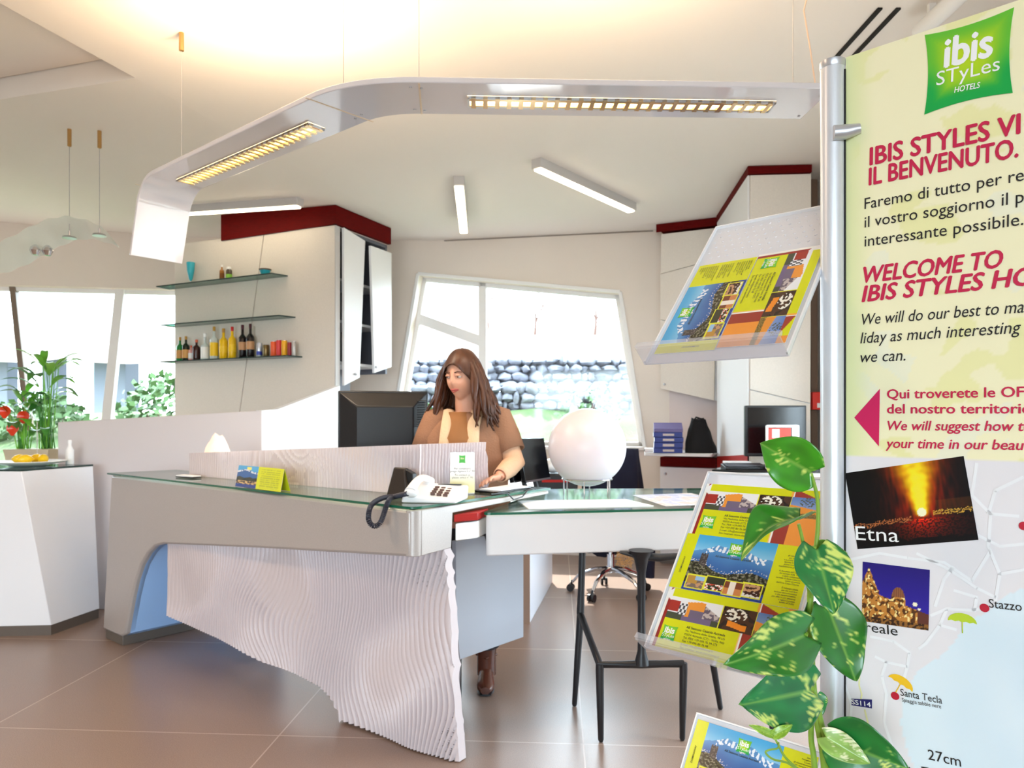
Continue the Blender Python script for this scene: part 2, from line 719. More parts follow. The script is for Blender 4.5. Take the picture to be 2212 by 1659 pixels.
mb = MB()
ga, gb = wline(-0.72, ZC - 0.014), wline(1.42, ZC - 0.014)
mb.prism([ga, gb, gb + V((0, 0, 0.013)), ga + V((0, 0, 0.013))], wn * 0.003)
struct('shadow_gap_strip', mb, mat('shadow_gap_grey', (150, 138, 128), 0.8), smooth=0)  # grey strip standing in for the shadow gap along the ceiling

# ------------------------------------------------------------------ outside: bank, dry stone terraces, shrubs
mat('lawn', (66, 88, 46), 0.9, var=(3, 0.35), bump=(30, 0.6))
mat('stone', (112, 115, 126), 0.85, var=(3.0, 0.55), bump=(14, 0.5))
mat('bank_soil', (126, 116, 106), 0.95, var=(2.5, 0.25), bump=(12, 0.5))
mat('shrub_leaf', (58, 92, 44), 0.6, var=(4, 0.4))
mat('bark', (84, 62, 54), 0.85)
mat('pale_render', (158, 166, 184), 0.8)


def terrain(name, m, x0, x1, prof, nx, amp):
    mb = MB()
    rows = []
    for (y, z) in prof:
        rows.append([V((lerp(x0, x1, i / nx), y + 0.15 * nz(i * 0.37, y), z + amp * nz(i * 0.5, y * 1.3))) for i in range(nx + 1)])
    mb.grid(rows)
    return tag(mk(name, mb, m), kind='structure')


terrain('lawn', MATS['lawn'], -14, 9, [(8.65, 0.55), (9.3, 0.85), (10.0, 1.10), (10.7, 1.35), (11.4, 1.5)], 40, 0.12)
terrain('hill_bank', MATS['bank_soil'], -14, 9, [(12.3, 2.36), (13.0, 2.7), (14.5, 3.2), (16, 3.45), (24, 3.5)], 40, 0.2)


def rough_stone(mb, c, r, seed):
    rows = []
    n = 8
    for i in range(6):
        th = math.pi * i / 5
        row = []
        for j in range(n):
            ph = 2 * math.pi * j / n
            d = V((max(math.sin(th), 0.02) * math.cos(ph), max(math.sin(th), 0.02) * math.sin(ph), -math.cos(th)))
            k = 1 + 0.55 * noise.noise(d * 1.3 + V((seed * 3.1, seed * 1.7, 0)))
            row.append(V(c) + V((d.x * r[0] * k, d.y * r[1] * k, d.z * r[2] * k)))
        rows.append(row)
    mb.grid(rows, wrap=True, cap=True)


rs = random.Random(3)
for zlo, zhi, yy in ((1.40, 1.84, 11.55), (1.90, 2.40, 12.15)):
    mb = MB()
    z = zlo
    while z < zhi:
        x = -2.4
        while x < 4.6:
            w = rs.uniform(0.05, 0.17)
            rough_stone(mb, (x + w, yy + rs.uniform(-0.05, 0.05), z + 0.07), (w, 0.14, rs.uniform(0.05, 0.10)), rs.random() * 50)
            x += w * 1.75
        z += 0.135
    mb.box((1.1, yy + 0.22, (zlo + zhi) / 2), (7.2, 0.28, zhi - zlo))
    struct('wall_terrace', mb, MATS['stone'], smooth=60)


def shrub(name, label, c, r, n, leaf, seed, cat='shrub', group=None, m='shrub_leaf'):
    rr = random.Random(seed)
    mb = MB()
    c = V(c)
    for _ in range(n):
        d = V((rr.gauss(0, 1), rr.gauss(0, 1), rr.gauss(0, 1))).normalized()
        k = rr.uniform(0.45, 1.0) ** 0.5
        p = c + V((d.x * r[0] * k, d.y * r[1] * k, d.z * r[2] * k))
        t = V((rr.gauss(0, 1), rr.gauss(0, 1), rr.gauss(0, 0.7) + 0.4)).normalized()
        s = t.orthogonal().normalized() * leaf * 0.35
        L = leaf * rr.uniform(0.7, 1.3)
        mb.face((p, p + t * L * 0.5 + s, p + t * L, p + t * L * 0.5 - s))
    t = thing(name, label, cat, (c.x, c.y, c.z - r[2]), group)
    mk('foliage', mb, MATS[m], t, smooth=0, keep=True)
    mb = MB()
    for k in range(5):
        a = 2 * math.pi * k / 5
        mb.tube([(c.x, c.y, c.z - r[2] - 0.1), (c.x + 0.2 * r[0] * math.cos(a), c.y + 0.2 * r[1] * math.sin(a), c.z - r[2] * 0.3),
                 (c.x + 0.55 * r[0] * math.cos(a), c.y + 0.5 * r[1] * math.sin(a), c.z + r[2] * 0.4)], [0.02, 0.014, 0.006], 6)
    mk('stem', mb, MATS['bark'], t)
    return t


shrub('garden_shrub', 'small green shrub on the bank before the dry stone wall', (1.1, 10.3, 1.55), (0.5, 0.35, 0.30), 350, 0.09, 1)
shrub('garden_shrub', 'tall thin green plant growing up over the stone terraces', (2.25, 10.85, 1.9), (0.38, 0.28, 0.7), 500, 0.1, 2)
shrub('garden_shrub', 'low pale green clump at the sill behind the woman', (-0.75, 9.9, 1.42), (0.55, 0.35, 0.32), 400, 0.1, 3)
shrub('garden_shrub', 'sunlit round bush behind the lounge glazing next to the glass shelves', (-5.0, 10.6, 1.35), (0.8, 0.7, 0.7), 1100, 0.12, 4)
shrub('garden_shrub', 'sunlit bush seen between the two slanted mullions', (-6.75, 10.4, 1.2), (0.7, 0.6, 0.55), 800, 0.12, 5)
shrub('garden_shrub', 'sunlit bush behind the thin dark mullion', (-8.45, 10.7, 1.2), (0.75, 0.7, 0.7), 800, 0.12, 6)
for k, (x, y, lab) in enumerate(((-0.45, 14.2, 'bare young tree on the bank nearest the window mullion'),
                                 (0.45, 14.4, 'bare young tree on the bank, middle one of the three'),
                                 (1.6, 14.0, 'bare young tree on the bank under the small glare'))):
    rr = random.Random(30 + k)
    mb = MB()

    def twig(p, d, L, r, depth):
        q = p + d * L
        mid = (p + q) / 2 + V((rr.gauss(0, 0.03), 0, rr.gauss(0, 0.03)))
        mb.tube([p, mid, q], [r, r * 0.8, r * 0.55], 5)
        if depth:
            for _ in range(3):
                nd = (d + V((rr.gauss(0, 0.5), rr.gauss(0, 0.4), rr.gauss(0.1, 0.3)))).normalized()
                twig(p.lerp(q, rr.uniform(0.6, 1.0)), nd, L * 0.7, r * 0.5, depth - 1)
    twig(V((x, y, 2.95)), V((rr.gauss(0, 0.1), 0, 1)).normalized(), 0.55, 0.035, 3)
    tag(mk('bare_tree', mb, MATS['bark']), lab, 'tree', 'bare trees on the bank')
for k, (px, ytop, ybot, Y, w, lab) in enumerate(((118, 742, 830, 14.0, 0.18, 'pale grey gate pillar outside, between the two slanted mullions'),
                                                 (252, 730, 830, 14.0, 0.34, 'pale grey pillar outside, crossing behind the wide mullion'),
                                                 (8, 750, 840, 14.0, 0.2, 'pale grey pillar outside at the edge of the lounge glazing'))):
    p = P(px, ytop, Y)
    mb = MB()
    mb.box((p.x, Y, (p.z + 1.0) / 2), (w, w, p.z - 1.0))
    mb.box((p.x, Y, p.z + 0.04), (w + 0.1, w + 0.1, 0.08))
    mb.box((p.x, Y, (p.z * 0.55 + 0.5)), (w * 1.8, w * 1.5, p.z * 0.62))
    tag(mk('gate_pillar', mb, MATS['pale_render'], bevel=0.01), lab, 'pillar', 'pillars outside the lounge glazing')
terrain('lawn_lower', MATS['lawn'], -22, -2, [(11.3, 1.0), (12.6, 0.95), (16, 1.0), (24, 1.2)], 40, 0.15)
# ------------------------------------------------------------------ reception desk
A = onz(237, 1025, 1.05)
B = onz(893, 1101, 1.05)
ab = (B - A); ab.z = 0
LAB = ab.length
ab.normalize()
an = V((ab.y, -ab.x, 0))               # out of the front, towards the photographer
if an.y > 0:
    an = -an


def dp(t, z, off=0.0):
    """point on the desk front: t metres from the left end, off behind the face"""
    return V((A.x, A.y, 0)) + ab * t - an * off + V((0, 0, z))


def on_front(x, y, off=0.0):
    p = onpl(x, y, V((A.x, A.y, 0)) - an * off, an)
    return (p - V((A.x, A.y, 0))).dot(ab), p.z


desk = thing('reception_desk', 'pearl grey angular reception desk with a rippled white front panel and glass top', 'desk', (-1.3, 4.0, 0))
# front band with the leg: one outline extruded back
out = []
for x, y in ((222, 1384), (262, 1398)):
    t, z = on_front(x, y)
    out.append((t, max(z, 0.06)))
arch = [on_front(x, y) for x, y in ((270, 1370), (284, 1290), (292, 1255), (303, 1222), (318, 1196), (334, 1180), (352, 1175))]
band = [on_front(x, y) for x, y in ((560, 1184), (880, 1203))]
outline = out + arch + band
outline = [(t, z) for t, z in outline]
tl = [(LAB - 0.02, band[-1][1]), (LAB - 0.02, 1.045), (0.02, 1.045)]
outline = [(out[0][0], 0.06)] + outline[1:] + tl
mb = MB()
DEP = 0.62
poly = [dp(t, z) for t, z in outline]
mb.prism(poly, -an * 0.07)
mk('front_band', mb, MATS['desk_paint'], desk, bevel=0.012)
# blue-grey inner skin of the arch running back from its edge, and the plinth
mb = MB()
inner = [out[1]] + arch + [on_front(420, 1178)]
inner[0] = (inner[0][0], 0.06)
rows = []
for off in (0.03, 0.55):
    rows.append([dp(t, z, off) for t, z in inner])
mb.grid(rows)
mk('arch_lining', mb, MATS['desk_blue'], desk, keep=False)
mb = MB()
t0, t1 = out[0][0], out[1][0]
mb.prism([dp(t0 + 0.012, 0.0, 0.012), dp(t1 - 0.008, 0.0, 0.012), dp(t1 - 0.008, 0, 0.6), dp(t0 + 0.012, 0, 0.6)], (0, 0, 0.06))
mk('plinth', mb, MATS['plinth'], desk, bevel=0.003)
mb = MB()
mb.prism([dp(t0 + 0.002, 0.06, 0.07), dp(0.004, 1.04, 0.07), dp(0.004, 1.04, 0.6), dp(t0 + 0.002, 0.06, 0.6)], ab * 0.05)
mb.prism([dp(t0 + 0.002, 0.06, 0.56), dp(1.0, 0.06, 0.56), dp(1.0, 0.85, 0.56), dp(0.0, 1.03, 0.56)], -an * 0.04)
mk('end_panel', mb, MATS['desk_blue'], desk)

# side of the band turning the right-hand corner
S1 = onz(1185, 1058, 1.05)
S1.z = 0
sd = (S1 - V((B.x, B.y, 0))).normalized()
sn = V((sd.y, -sd.x, 0))
if sn.x < 0:
    sn = -sn
B0 = V((B.x, B.y, 0))


def sp(t, z, off=0.0):
    return B0 + sd * t - sn * off + V((0, 0, z))


zb = band[-1][1]
mb = MB()
# rounded vertical corner between the two faces
rows_b, rows_t = [], []
for k in range(9):
    f = k / 8
    p0, p1, p2 = dp(LAB - 0.045, 0), B0, sp(0.045, 0)
    q = p0 * (1 - f) ** 2 + p1 * 2 * f * (1 - f) + p2 * f * f
    rows_b.append(q + V((0, 0, zb)))
    rows_t.append(q + V((0, 0, 1.045)))
bk = [sp(0.045, 0, 0.07), dp(LAB - 0.045, 0, 0.07)]
mb.hexa(rows_b + [b + V((0, 0, zb)) for b in bk], rows_t + [b + V((0, 0, 1.045)) for b in bk])
sl = (S1 - B0).length
mb.prism([sp(0.045, zb), sp(0.225, zb + 0.006), sp(0.235, 1.012), sp(sl, 1.03), sp(sl, 1.045), sp(0.045, 1.045)], -sn * 0.06)
mk('side_band', mb, MATS['desk_paint'], desk, bevel=0.004)
# glass top with a polished green edge
mb = MB()
gl = [dp(-0.01, 1.05, -0.012), dp(LAB - 0.05, 1.05, -0.012)]
for k in range(1, 8):
    f = k / 8
    p0, p1, p2 = dp(LAB - 0.05, 1.05, -0.012), B0 + V((0, 0, 1.05)) + (an + sn) * 0.012, sp(0.05, 1.05, -0.012)
    gl.append(p0 * (1 - f) ** 2 + p1 * 2 * f * (1 - f) + p2 * f * f)
gl += [sp(0.05, 1.05, -0.012), sp(sl, 1.05, -0.012), sp(sl, 1.05, 0.15), sp(0.45, 1.05, 0.38), dp(LAB - 0.40, 1.05, 0.40), dp(0.05, 1.05, 0.40)]
mb.prism([p + V((0, 0, 0.001)) for p in gl], (0, 0, 0.010))
gtop = mk('glass_top', mb, [MATS['desk_glass'], MATS['glass_edge']], desk, smooth=0)
for p in gtop.data.polygons:
    p.material_index = 0 if abs(p.normal.z) > 0.5 else 1
# pale counter board under the glass
mb = MB()
mb.prism([p - V((0, 0, 0.03)) for p in [dp(0.03, 1.05, 0.05), dp(LAB - 0.06, 1.05, 0.05), sp(0.06, 1.05, 0.04), sp(0.5, 1.05, 0.05),
          sp(0.5, 1.05, 0.32), dp(LAB - 0.40, 1.05, 0.38), dp(0.08, 1.05, 0.38)]], (0, 0, 0.024))
mat('counter_board', (196, 186, 172), 0.4)
mk('counter_board', mb, MATS['counter_board'], desk, smooth=0)

# rippled front panel
RPa = P(362, 1330, 4.15); RPa.z = 0
RPb = onz(992, 1648, 0); 
rd = (RPb - RPa).normalized()
rn = V((rd.y, -rd.x, 0))
if rn.y > 0:
    rn = -rn
RL = (RPb - RPa).length


def on_rib(x, y):
    p = onpl(x, y, RPa, rn)
    return (p - RPa).dot(rd), p.z


low = [on_rib(x, y) for x, y in ((362, 1330), (440, 1366), (510, 1398), (570, 1430), (640, 1458), (690, 1482), (715, 1506), (730, 1535), (738, 1560))]
low += [(low[-1][0] + 0.004, 0.012), (RL, 0.004)]


def low_z(t):
    for (a, za), (b, zb_) in zip(low, low[1:]):
        if t <= b:
            f = (t - a) / max(b - a, 1e-6)
            return max(0.004, lerp(za, zb_, f))
    return 0.004


def ripple(t, z):
    """depth of the carved ripples"""
    warp = 0.13 * nz(t * 1.9 + 3.1, z * 2.4, 1.7) + 0.010 * nz(t * 5.0, z * 4.3, 9.0)
    edge = sstep(0.0, 0.035, RL - t)
    a = edge * 0.016 * (0.10 + 0.90 * sstep(-0.42, 0.12, nz(t * 1.7 + 9.3, z * 2.3 + 2.0, 4.2))) * lerp(0.62, 1.12, t / RL)
    ph = 2 * math.pi * (t + warp) / 0.0245
    return a * (abs(math.cos(ph / 2)) ** 0.55 - 0.5) * 2 + 0.034 * sstep(0.0, 0.3, RL - t) * sstep(-0.02, 0.25, t) * nz(t * 2.3 + 7.0, z * 2.9, 0.3)


NU, NV = 960, 90
top_z = lambda t: lerp(0.70, 0.875, t / RL)
mb = MB()
front, back = [], []
lean = lambda z: (0.06 * (1 - z / 0.9) if z < 0.9 else 0)
for j in range(NV + 1):
    rf, rb = [], []
    for i in range(NU + 1):
        t = RL * i / NU
        z = lerp(low_z(t), top_z(t), j / NV)
        tt = t if t < RL - 0.15 else t - (t - RL + 0.15) / 0.15 * 0.07 * (z / 0.88)
        p = RPa + rd * tt + V((0, 0, z))
        rf.append(p + rn * ripple(tt, z))
    front.append(rf)
mb.grid(front)
fb = [[p - rn * 0.02 for p in r] for r in front]
e0 = [RPa + rd * 0 + V((0, 0, z)) for z in (low_z(0), top_z(0))]
# rim: ends, underside and back
mb.grid([[r[-1] for r in front], [r[-1] - rn * 0.045 for r in front]])
mb.grid([[r[0] for r in front], [r[0] - rn * 0.045 for r in front]])
mb.grid([front[0][::4], [p - rn * 0.045 for p in front[0][::4]]])
mb.grid([[p - rn * 0.045 for p in r[::24]] for r in front[::10]])
mk('rippled_panel', mb, MATS['rib_paint'], desk, smooth=70)

# hanging side panel under the band
mb = MB()
q0, q1 = onz(985, 1428, 0.33), onz(1131, 1376, 0.33)
q0.z = q1.z = 0
mb.prism([q0 + V((0, 0, 0.33)), q1 + V((0, 0, 0.33)), q1 + V((0, 0, 0.80)), q0.lerp(q1, 0.45) + V((0, 0, 0.80)), q0.lerp(q1, 0.4) + V((0, 0, 0.86)), q0 + V((0, 0, 0.86))], V((-0.02, 0.016, 0)))
mat('side_grey', (178, 182, 192), 0.45)
mk('side_panel', mb, MATS['side_grey'], desk, bevel=0.002)
mb = MB()
f0 = q0.lerp(q1, 0.03)
mb.box((f0.x - 0.02, f0.y + 0.12, 0.17), (0.05, 0.05, 0.34))
mk('foot', mb, MATS['black_plastic'], desk, bevel=0.004)

# rippled screen standing on the desk: long wing and short returned wing
U0, U1, U2 = [q_ - an * 0.05 - ab * 0.035 for q_ in (onz(397, 1029, 1.062), onz(903, 1074, 1.062), onz(1052, 1058, 1.062))]
mb = MB()


def wing(a, b, za, zb2, nu, nv, seed, n_out, slant=0.0):
    d = (b - a)
    L = d.length
    rows = []
    for j in range(nv + 1):
        row = []
        for i in range(nu + 1):
            f = i / nu
            p = a.lerp(b, f)
            p.z = lerp(1.062, lerp(za, zb2, f), j / nv)
            t = f * L + seed
            z = p.z * 1.6
            warp = 0.05 * nz(t * 2.6, z * 2.2, 5.5 + seed)
            am = 0.0085 * (0.15 + 0.85 * sstep(-0.2, 0.25, nz(t * 2.0 + 1.0, z * 1.8, 2.2 + seed)))
            row.append(p + n_out * (am * math.cos(2 * math.pi * (t + warp) / 0.02)) + (d.normalized() * (slant * j / nv * f)))
        rows.append(row)
    mb.grid(rows)
    bk = [[p - n_out * 0.018 for p in r] for r in rows]
    mb.grid(bk)
    mb.grid([rows[-1], bk[-1]])
    mb.grid([[r[-1] for r in rows], [r[-1] for r in bk]])
    mb.grid([[r[0] for r in rows], [r[0] for r in bk]])


wing(U0, U1, 1.196, 1.288, 560, 24, 0.0, an)
mk('screen_panel', mb, MATS['rib_paint'], desk, smooth=70)
mb = MB()
w2 = (U2 - U1); w2.z = 0
n2 = V((w2.y, -w2.x, 0)).normalized()
if n2.y > 0:
    n2 = -n2
wing(U1, U2, 1.288, 1.288, 170, 24, 3.0, n2, -0.02)
mk('screen_panel', mb, MATS['rib_paint'], desk, smooth=70)
# red-edged return shelf between desk and table
mb = MB()
T0_ = onz(1040, 1108, 1.0)
zt = 0.988
zt = 1.005
r0 = [sp(0.24, zt, 0.0), V((T0_.x - 0.014, T0_.y - 0.03, zt)), V((-0.105, 3.2, zt)), sp(0.45, zt, 0.03)]
mb.prism([p - V((0, 0, 0.032)) for p in r0], (0, 0, 0.032))
mk('return_shelf', mb, MATS['red_panel'], desk, bevel=0.003)
mb = MB()
mb.prism([sp(0.25, 0.895, 0.0), V((T0_.x - 0.018, T0_.y - 0.015, 0.895)), V((-0.11, 3.19, 0.895)), sp(0.44, 0.895, 0.03)], (0, 0, 0.072))
mk('drawer', mb, MATS['white_paint'], desk, bevel=0.003)
# writing level behind the screen
mb = MB()
mb.prism([dp(0.12, 0.96, 0.42), dp(LAB - 0.5, 0.96, 0.42), sp(0.55, 0.96, 0.36), sp(0.60, 0.96, 0.50), dp(LAB - 0.92, 0.96, 0.82), dp(0.12, 0.96, 0.82)], (0, 0, 0.03))
mk('work_top', mb, MATS['white_paint'], desk, bevel=0.003)

# ------------------------------------------------------------------ glass-topped table beside the desk
table = thing('glass_top_table', 'pale grey table with a glass top carrying the white globe lamp', 'table', (0.7, 3.6, 0))
T0, T1 = onz(1040, 1108, 1.0), V((1.62, 3.37, 1.0))
tu = (T1 - T0).normalized()
T2, T3 = V((1.58, 4.2, 1.0)), V((0.20, 4.12, 1.0))


def round_poly(pts, r):
    out_ = []
    n = len(pts)
    for i in range(n):
        p, a, b = pts[i], pts[i - 1], pts[(i + 1) % n]
        da, db = (a - p).normalized(), (b - p).normalized()
        for k in range(6):
            f = k / 5
            out_.append((p + da * r) * (1 - f) ** 2 + p * 2 * f * (1 - f) + (p + db * r) * f * f)
    return out_


tp = [V(p) for p in (T0, T1, T2, T3)]
ctr = sum(tp, V((0, 0, 0))) / 4
mb = MB()
ins = round_poly([p + (ctr - p).normalized() * 0.012 for p in tp], 0.035)
mb.prism([p - V((0, 0, 0.186)) for p in ins], (0, 0, 0.175))
mat('table_paint', (222, 218, 218), 0.4)
mk('table_top', mb, MATS['table_paint'], table, bevel=0.006)
mb = MB()
mb.prism([p - V((0, 0, 0.0105)) for p in round_poly(tp, 0.04)], (0, 0, 0.0105))
g = mk('glass_top', mb, [MATS['desk_glass'], MATS['glass_edge']], table, smooth=0)
for p in g.data.polygons:
    p.material_index = 0 if abs(p.normal.z) > 0.5 else 1
# twig-like black trestles
J = lambda x, y, Y: P(x, y, Y)
fA, fB, fC = onz(1298, 1603, 0.0), onz(1474, 1600, 0.0), onz(1241, 1526, 0.0)
fD, fE = onz(1556, 1533, 0.0), onz(1668, 1578, 0.0)
eA = V((fA.x - 0.005, fA.y, 0.335)); eB = V((fB.x + 0.005, fB.y, 0.335))
eC = V((fC.x + 0.028, fC.y - 0.01, 0.455))
mid = eA.lerp(eB, 0.5)


def limb(pts, rads):
    mb = MB()
    mb.tube(pts, rads, 12)
    return mb


def add_leg(pts, rads):
    mk('leg', limb(pts, rads), MATS['black_metal'], table, smooth=60)


for f, e in ((fA, eA), (fB, eB), (fC, eC)):
    add_leg([f + V((0, 0, 0.003)), f + V((0, 0, 0.012)), f.lerp(e, 0.5), e - V((0, 0, 0.02)), e + V((0, 0, 0.004))], [0.009, 0.0125, 0.016, 0.018, 0.017])
mb = MB()
mb.tube([eC, eC.lerp(eA, 0.5), eA, eA.lerp(mid, 0.5), mid, mid.lerp(eB, 0.5), eB], [0.016, 0.015, 0.017, 0.015, 0.018, 0.015, 0.016], 12)
mb.tube([eA + V((0, 0, 0.0)), eA - V((0, 0, 0.001))], 0.017, 12)
mk('stretcher', mb, MATS['black_metal'], table, smooth=60)
mb = MB()
uC = V((eC.x + 0.012, eC.y, 0.83))
mb.tube([eC, eC.lerp(uC, 0.3), eC.lerp(uC, 0.8), uC], [0.019, 0.0165, 0.0165, 0.017], 12)
mk('post', mb, MATS['black_metal'], table, smooth=60)
mb = MB()
um = V((mid.x - 0.002, mid.y, 0.83))
mb.tube([mid, mid + V((0, 0, 0.06)), mid.lerp(um, 0.5), mid.lerp(um, 0.8), um - V((0, 0, 0.035)), um], [0.034, 0.018, 0.0165, 0.019, 0.032, 0.055], 14)
# the head of the post spreads to the right under the top
hp = [V((mid.x + dx, mid.y + 0.02, 0.83 - dz)) for dx, dz in ((-0.09, 0.012), (0.0, 0.03), (0.08, 0.036), (0.16, 0.03), (0.24, 0.012))]
mb.tube(hp, [0.012, 0.03, 0.032, 0.026, 0.010], 12, up=(0, 0, 1), flat=0.55)
mk('post', mb, MATS['black_metal'], table, smooth=60)
for f, top in ((fD, V((0.83, 3.40, 0.83))), (fE, V((1.30, 3.62, 0.83)))):
    m_ = V((f.x * 0.6 + top.x * 0.4, f.y * 0.6 + top.y * 0.4, 0.40))
    add_leg([f + V((0, 0, 0.003)), f + V((0, 0, 0.012)), f.lerp(m_, 0.5), m_, m_.lerp(top, 0.6), top], [0.010, 0.013, 0.016, 0.017, 0.0165, 0.02])
# ------------------------------------------------------------------ ribbon lamp hanging over the desk
ZR = 2.64
mat('lamp_glow', (255, 236, 200), 0.5, emit=((255, 214, 150), 7.0))
mat('strip_glow', (255, 246, 226), 0.5, emit=((255, 236, 200), 9.0))
mat('reflector', (236, 206, 160), 0.12, metal=1.0)
mat('fixture_grey', (190, 186, 184), 0.5)
ribbon = thing('ribbon_lamp', 'glossy white plank pendant lamp bent round the desk and curling down at its end', 'lamp', (-0.5, 2.9, ZR))
# centre line and half width
cl = []
r0, r1 = V((1.20, 2.845, ZR)), V((-0.36, 2.795, ZR))
m0, m1 = V((-0.70, 2.905, ZR)), V((-1.74, 3.765, ZR))
for k in range(9):
    cl.append(r0.lerp(r1, k / 8))
c_ = V((-0.56, 2.79, ZR))
for k in range(1, 12):
    f = k / 12
    cl.append(r1 * (1 - f) ** 2 + c_ * 2 * f * (1 - f) + m0 * f * f)
for k in range(9):
    cl.append(m0.lerp(m1, k / 8))
dm = (m1 - m0).normalized()
for k in range(1, 15):                       # the curl
    a = math.radians(72) * k / 14
    rr_ = 0.17
    cl.append(m1 + dm * (rr_ * math.sin(a)) - V((0, 0, rr_ * (1 - math.cos(a)))))
de = (dm * math.cos(math.radians(72)) - V((0, 0, math.sin(math.radians(72)))))
end = cl[-1]
for k in range(1, 5):
    cl.append(end + de * 0.27 * k / 4)
HW, TH = 0.138, 0.022
L_, R_, Lt, Rt = [], [], [], []
for i, p in enumerate(cl):
    t = (cl[min(i + 1, len(cl) - 1)] - cl[max(i - 1, 0)]).normalized()
    th = V((t.x, t.y, 0))
    th = th.normalized() if th.length > 0.2 else dm.copy()
    s = V((-th.y, th.x, 0))
    if i > len(cl) - 20:
        s = V((-dm.y, dm.x, 0))
    n_ = t.cross(s).normalized()
    if n_.z < 0 and i < len(cl) - 20:
        n_ = -n_
    if i >= len(cl) - 20:
        n_ = s.cross(t)
        if n_.dot(V((0, 0, 1)) + dm * -0.2 - dm * -1.2) < 0:
            n_ = -n_
    L_.append(p - s * HW); R_.append(p + s * HW)
    Lt.append(p - s * HW + n_ * TH); Rt.append(p + s * HW + n_ * TH)
mb = MB()
mb.grid([[a, b, c, d] for a, b, c, d in zip(L_, R_, Rt, Lt)], wrap=True, cap=True)
mk('plank', mb, MATS['white_gloss'], ribbon, smooth=40, bevel=0.003)


def louver(p, q, w, n):
    """recessed louvre light in the underside, from p to q"""
    d = (q - p)
    L = d.length
    d.normalize()
    s = V((-d.y, d.x, 0))
    up = V((0, 0, 1))
    mb = MB()
    z0 = -up * 0.0105
    f = 0.008
    for a, b, c, e in ((p - s * w, q - s * w, q - s * (w - f), p - s * (w - f)), (p + s * (w - f), q + s * (w - f), q + s * w, p + s * w),
                       (p - s * w, p + s * w, p + s * w + d * f, p - s * w + d * f), (q - s * w - d * f, q + s * w - d * f, q + s * w, q - s * w)):
        mb.prism([x + z0 for x in (a, b, c, e)], up * 0.010)
    root_ = mk('louvre_light', mb, MATS['steel'], ribbon, smooth=0)
    mb = MB()
    mb.prism([p - s * w - up * 0.0006, q - s * w - up * 0.0006, q + s * w - up * 0.0006, p + s * w - up * 0.0006], up * 0.0005)
    mk('diffuser', mb, MATS['lamp_glow'], root_, smooth=0)
    mb = MB()
    for k in range(n):
        c = p + d * (L * (k + 0.5) / n)
        mb.prism([c - s * w - d * 0.009 - up * 0.001, c + s * w - d * 0.009 - up * 0.001, c + s * w + d * 0.009 - up * 0.001, c - s * w + d * 0.009 - up * 0.001], -up * 0.012)
    for e in (-0.33, 0.33):
        c0, c1 = p + s * w * e * 2, q + s * w * e * 2
        mb.prism([c0 - s * 0.012 - up * 0.001, c1 - s * 0.012 - up * 0.001, c1 + s * 0.004 - up * 0.001, c0 + s * 0.004 - up * 0.001], -up * 0.009)
    mk('louvre_blade', mb, MATS['reflector'], root_, smooth=0)
    return root_


bz = V((0, 0, 0.0))
louver(onz(1668, 228, ZR), onz(1010, 217, ZR), 0.042, 26)
louver(onz(684, 270, ZR), onz(398, 392, ZR), 0.042, 28)
for x, y in ((887, 188), (910, 190), (896, 236), (918, 238), (781, 247), (768, 255), (1773, 206), (1726, 250)):
    p = onz(x, y, ZR)
    mb = MB()
    mb.lathe([(0.0055, -0.004), (0.0055, 0.004)], 10, M.Translation(p))
    mk('screw', mb, MATS['steel'], ribbon)
mat('joint', (226, 206, 182), 0.5)
for a, b in (((905, 179), (911, 246)), ((660, 211), (806, 263)), ((292, 397), (402, 430))):
    p, q = onz(*a, ZR), onz(*b, ZR)
    t = (q - p).normalized()
    s = V((-t.y, t.x, 0)) * 0.0035
    mb = MB()
    mb.prism([p - s - bz, q - s, q + s, p + s], V((0, 0, -0.0015)))
    mk('joint_strip', mb, MATS['joint'], ribbon, smooth=0)
for p in (onz(742, 196, ZR + 0.02), onz(905, 180, ZR + 0.02), onz(392, 352, ZR + 0.02), V((1.06, 2.72, ZR + 0.02))):
    mb = MB()
    top = V((p.x, p.y, slope_z(p.x, p.y)))
    mb.tube([p, top], 0.0014, 6)
    mk('suspension_cable', mb, MATS['steel'], ribbon)
    mb = MB()
    mb.lathe([(0.006, -0.09), (0.012, -0.088), (0.012, 0.0)], 12, M.Translation(top))
    mat('brass', (190, 150, 96), 0.35, metal=0.9) if 'brass' not in MATS else None
    mk('ceiling_mount', mb, MATS['brass'], ribbon)
mb = MB()
c0 = onz(1762, 188, ZR + 0.02)
cp_ = [V((c0.x, c0.y, c0.z)), V((c0.x - 0.02, c0.y, 2.80)), V((c0.x - 0.045, c0.y, 2.95)), V((c0.x + 0.0, c0.y + 0.01, 3.12)), V((c0.x + 0.03, c0.y + 0.03, 3.3))]
mb.tube(cp_, 0.003, 8)
mat('cord_cream', (240, 206, 176), 0.5)
mk('power_cord', mb, MATS['cord_cream'], ribbon)


def uplight(px, py, watts, size=0.25):
    """lamp on the upper side of the plank, throwing light at the ceiling"""
    p = onz(px, py, ZR)
    o = area('ribbon_uplight', (p.x, p.y, ZR + 0.06), (0, 0, 1), 0.6, 0.1, watts, (1.0, 0.74, 0.46))
    return o


uplight(560, 300, 20)
uplight(1250, 215, 10)
# the light of the louvre tubes themselves
for a, b, w in (((1340, 222), None, 10), ((545, 330), None, 12)):
    p = onz(*a, ZR)
    area('louvre_tube', (p.x, p.y, ZR - 0.03), (0, 0, -1), 0.8, 0.06, w, (1.0, 0.84, 0.66))

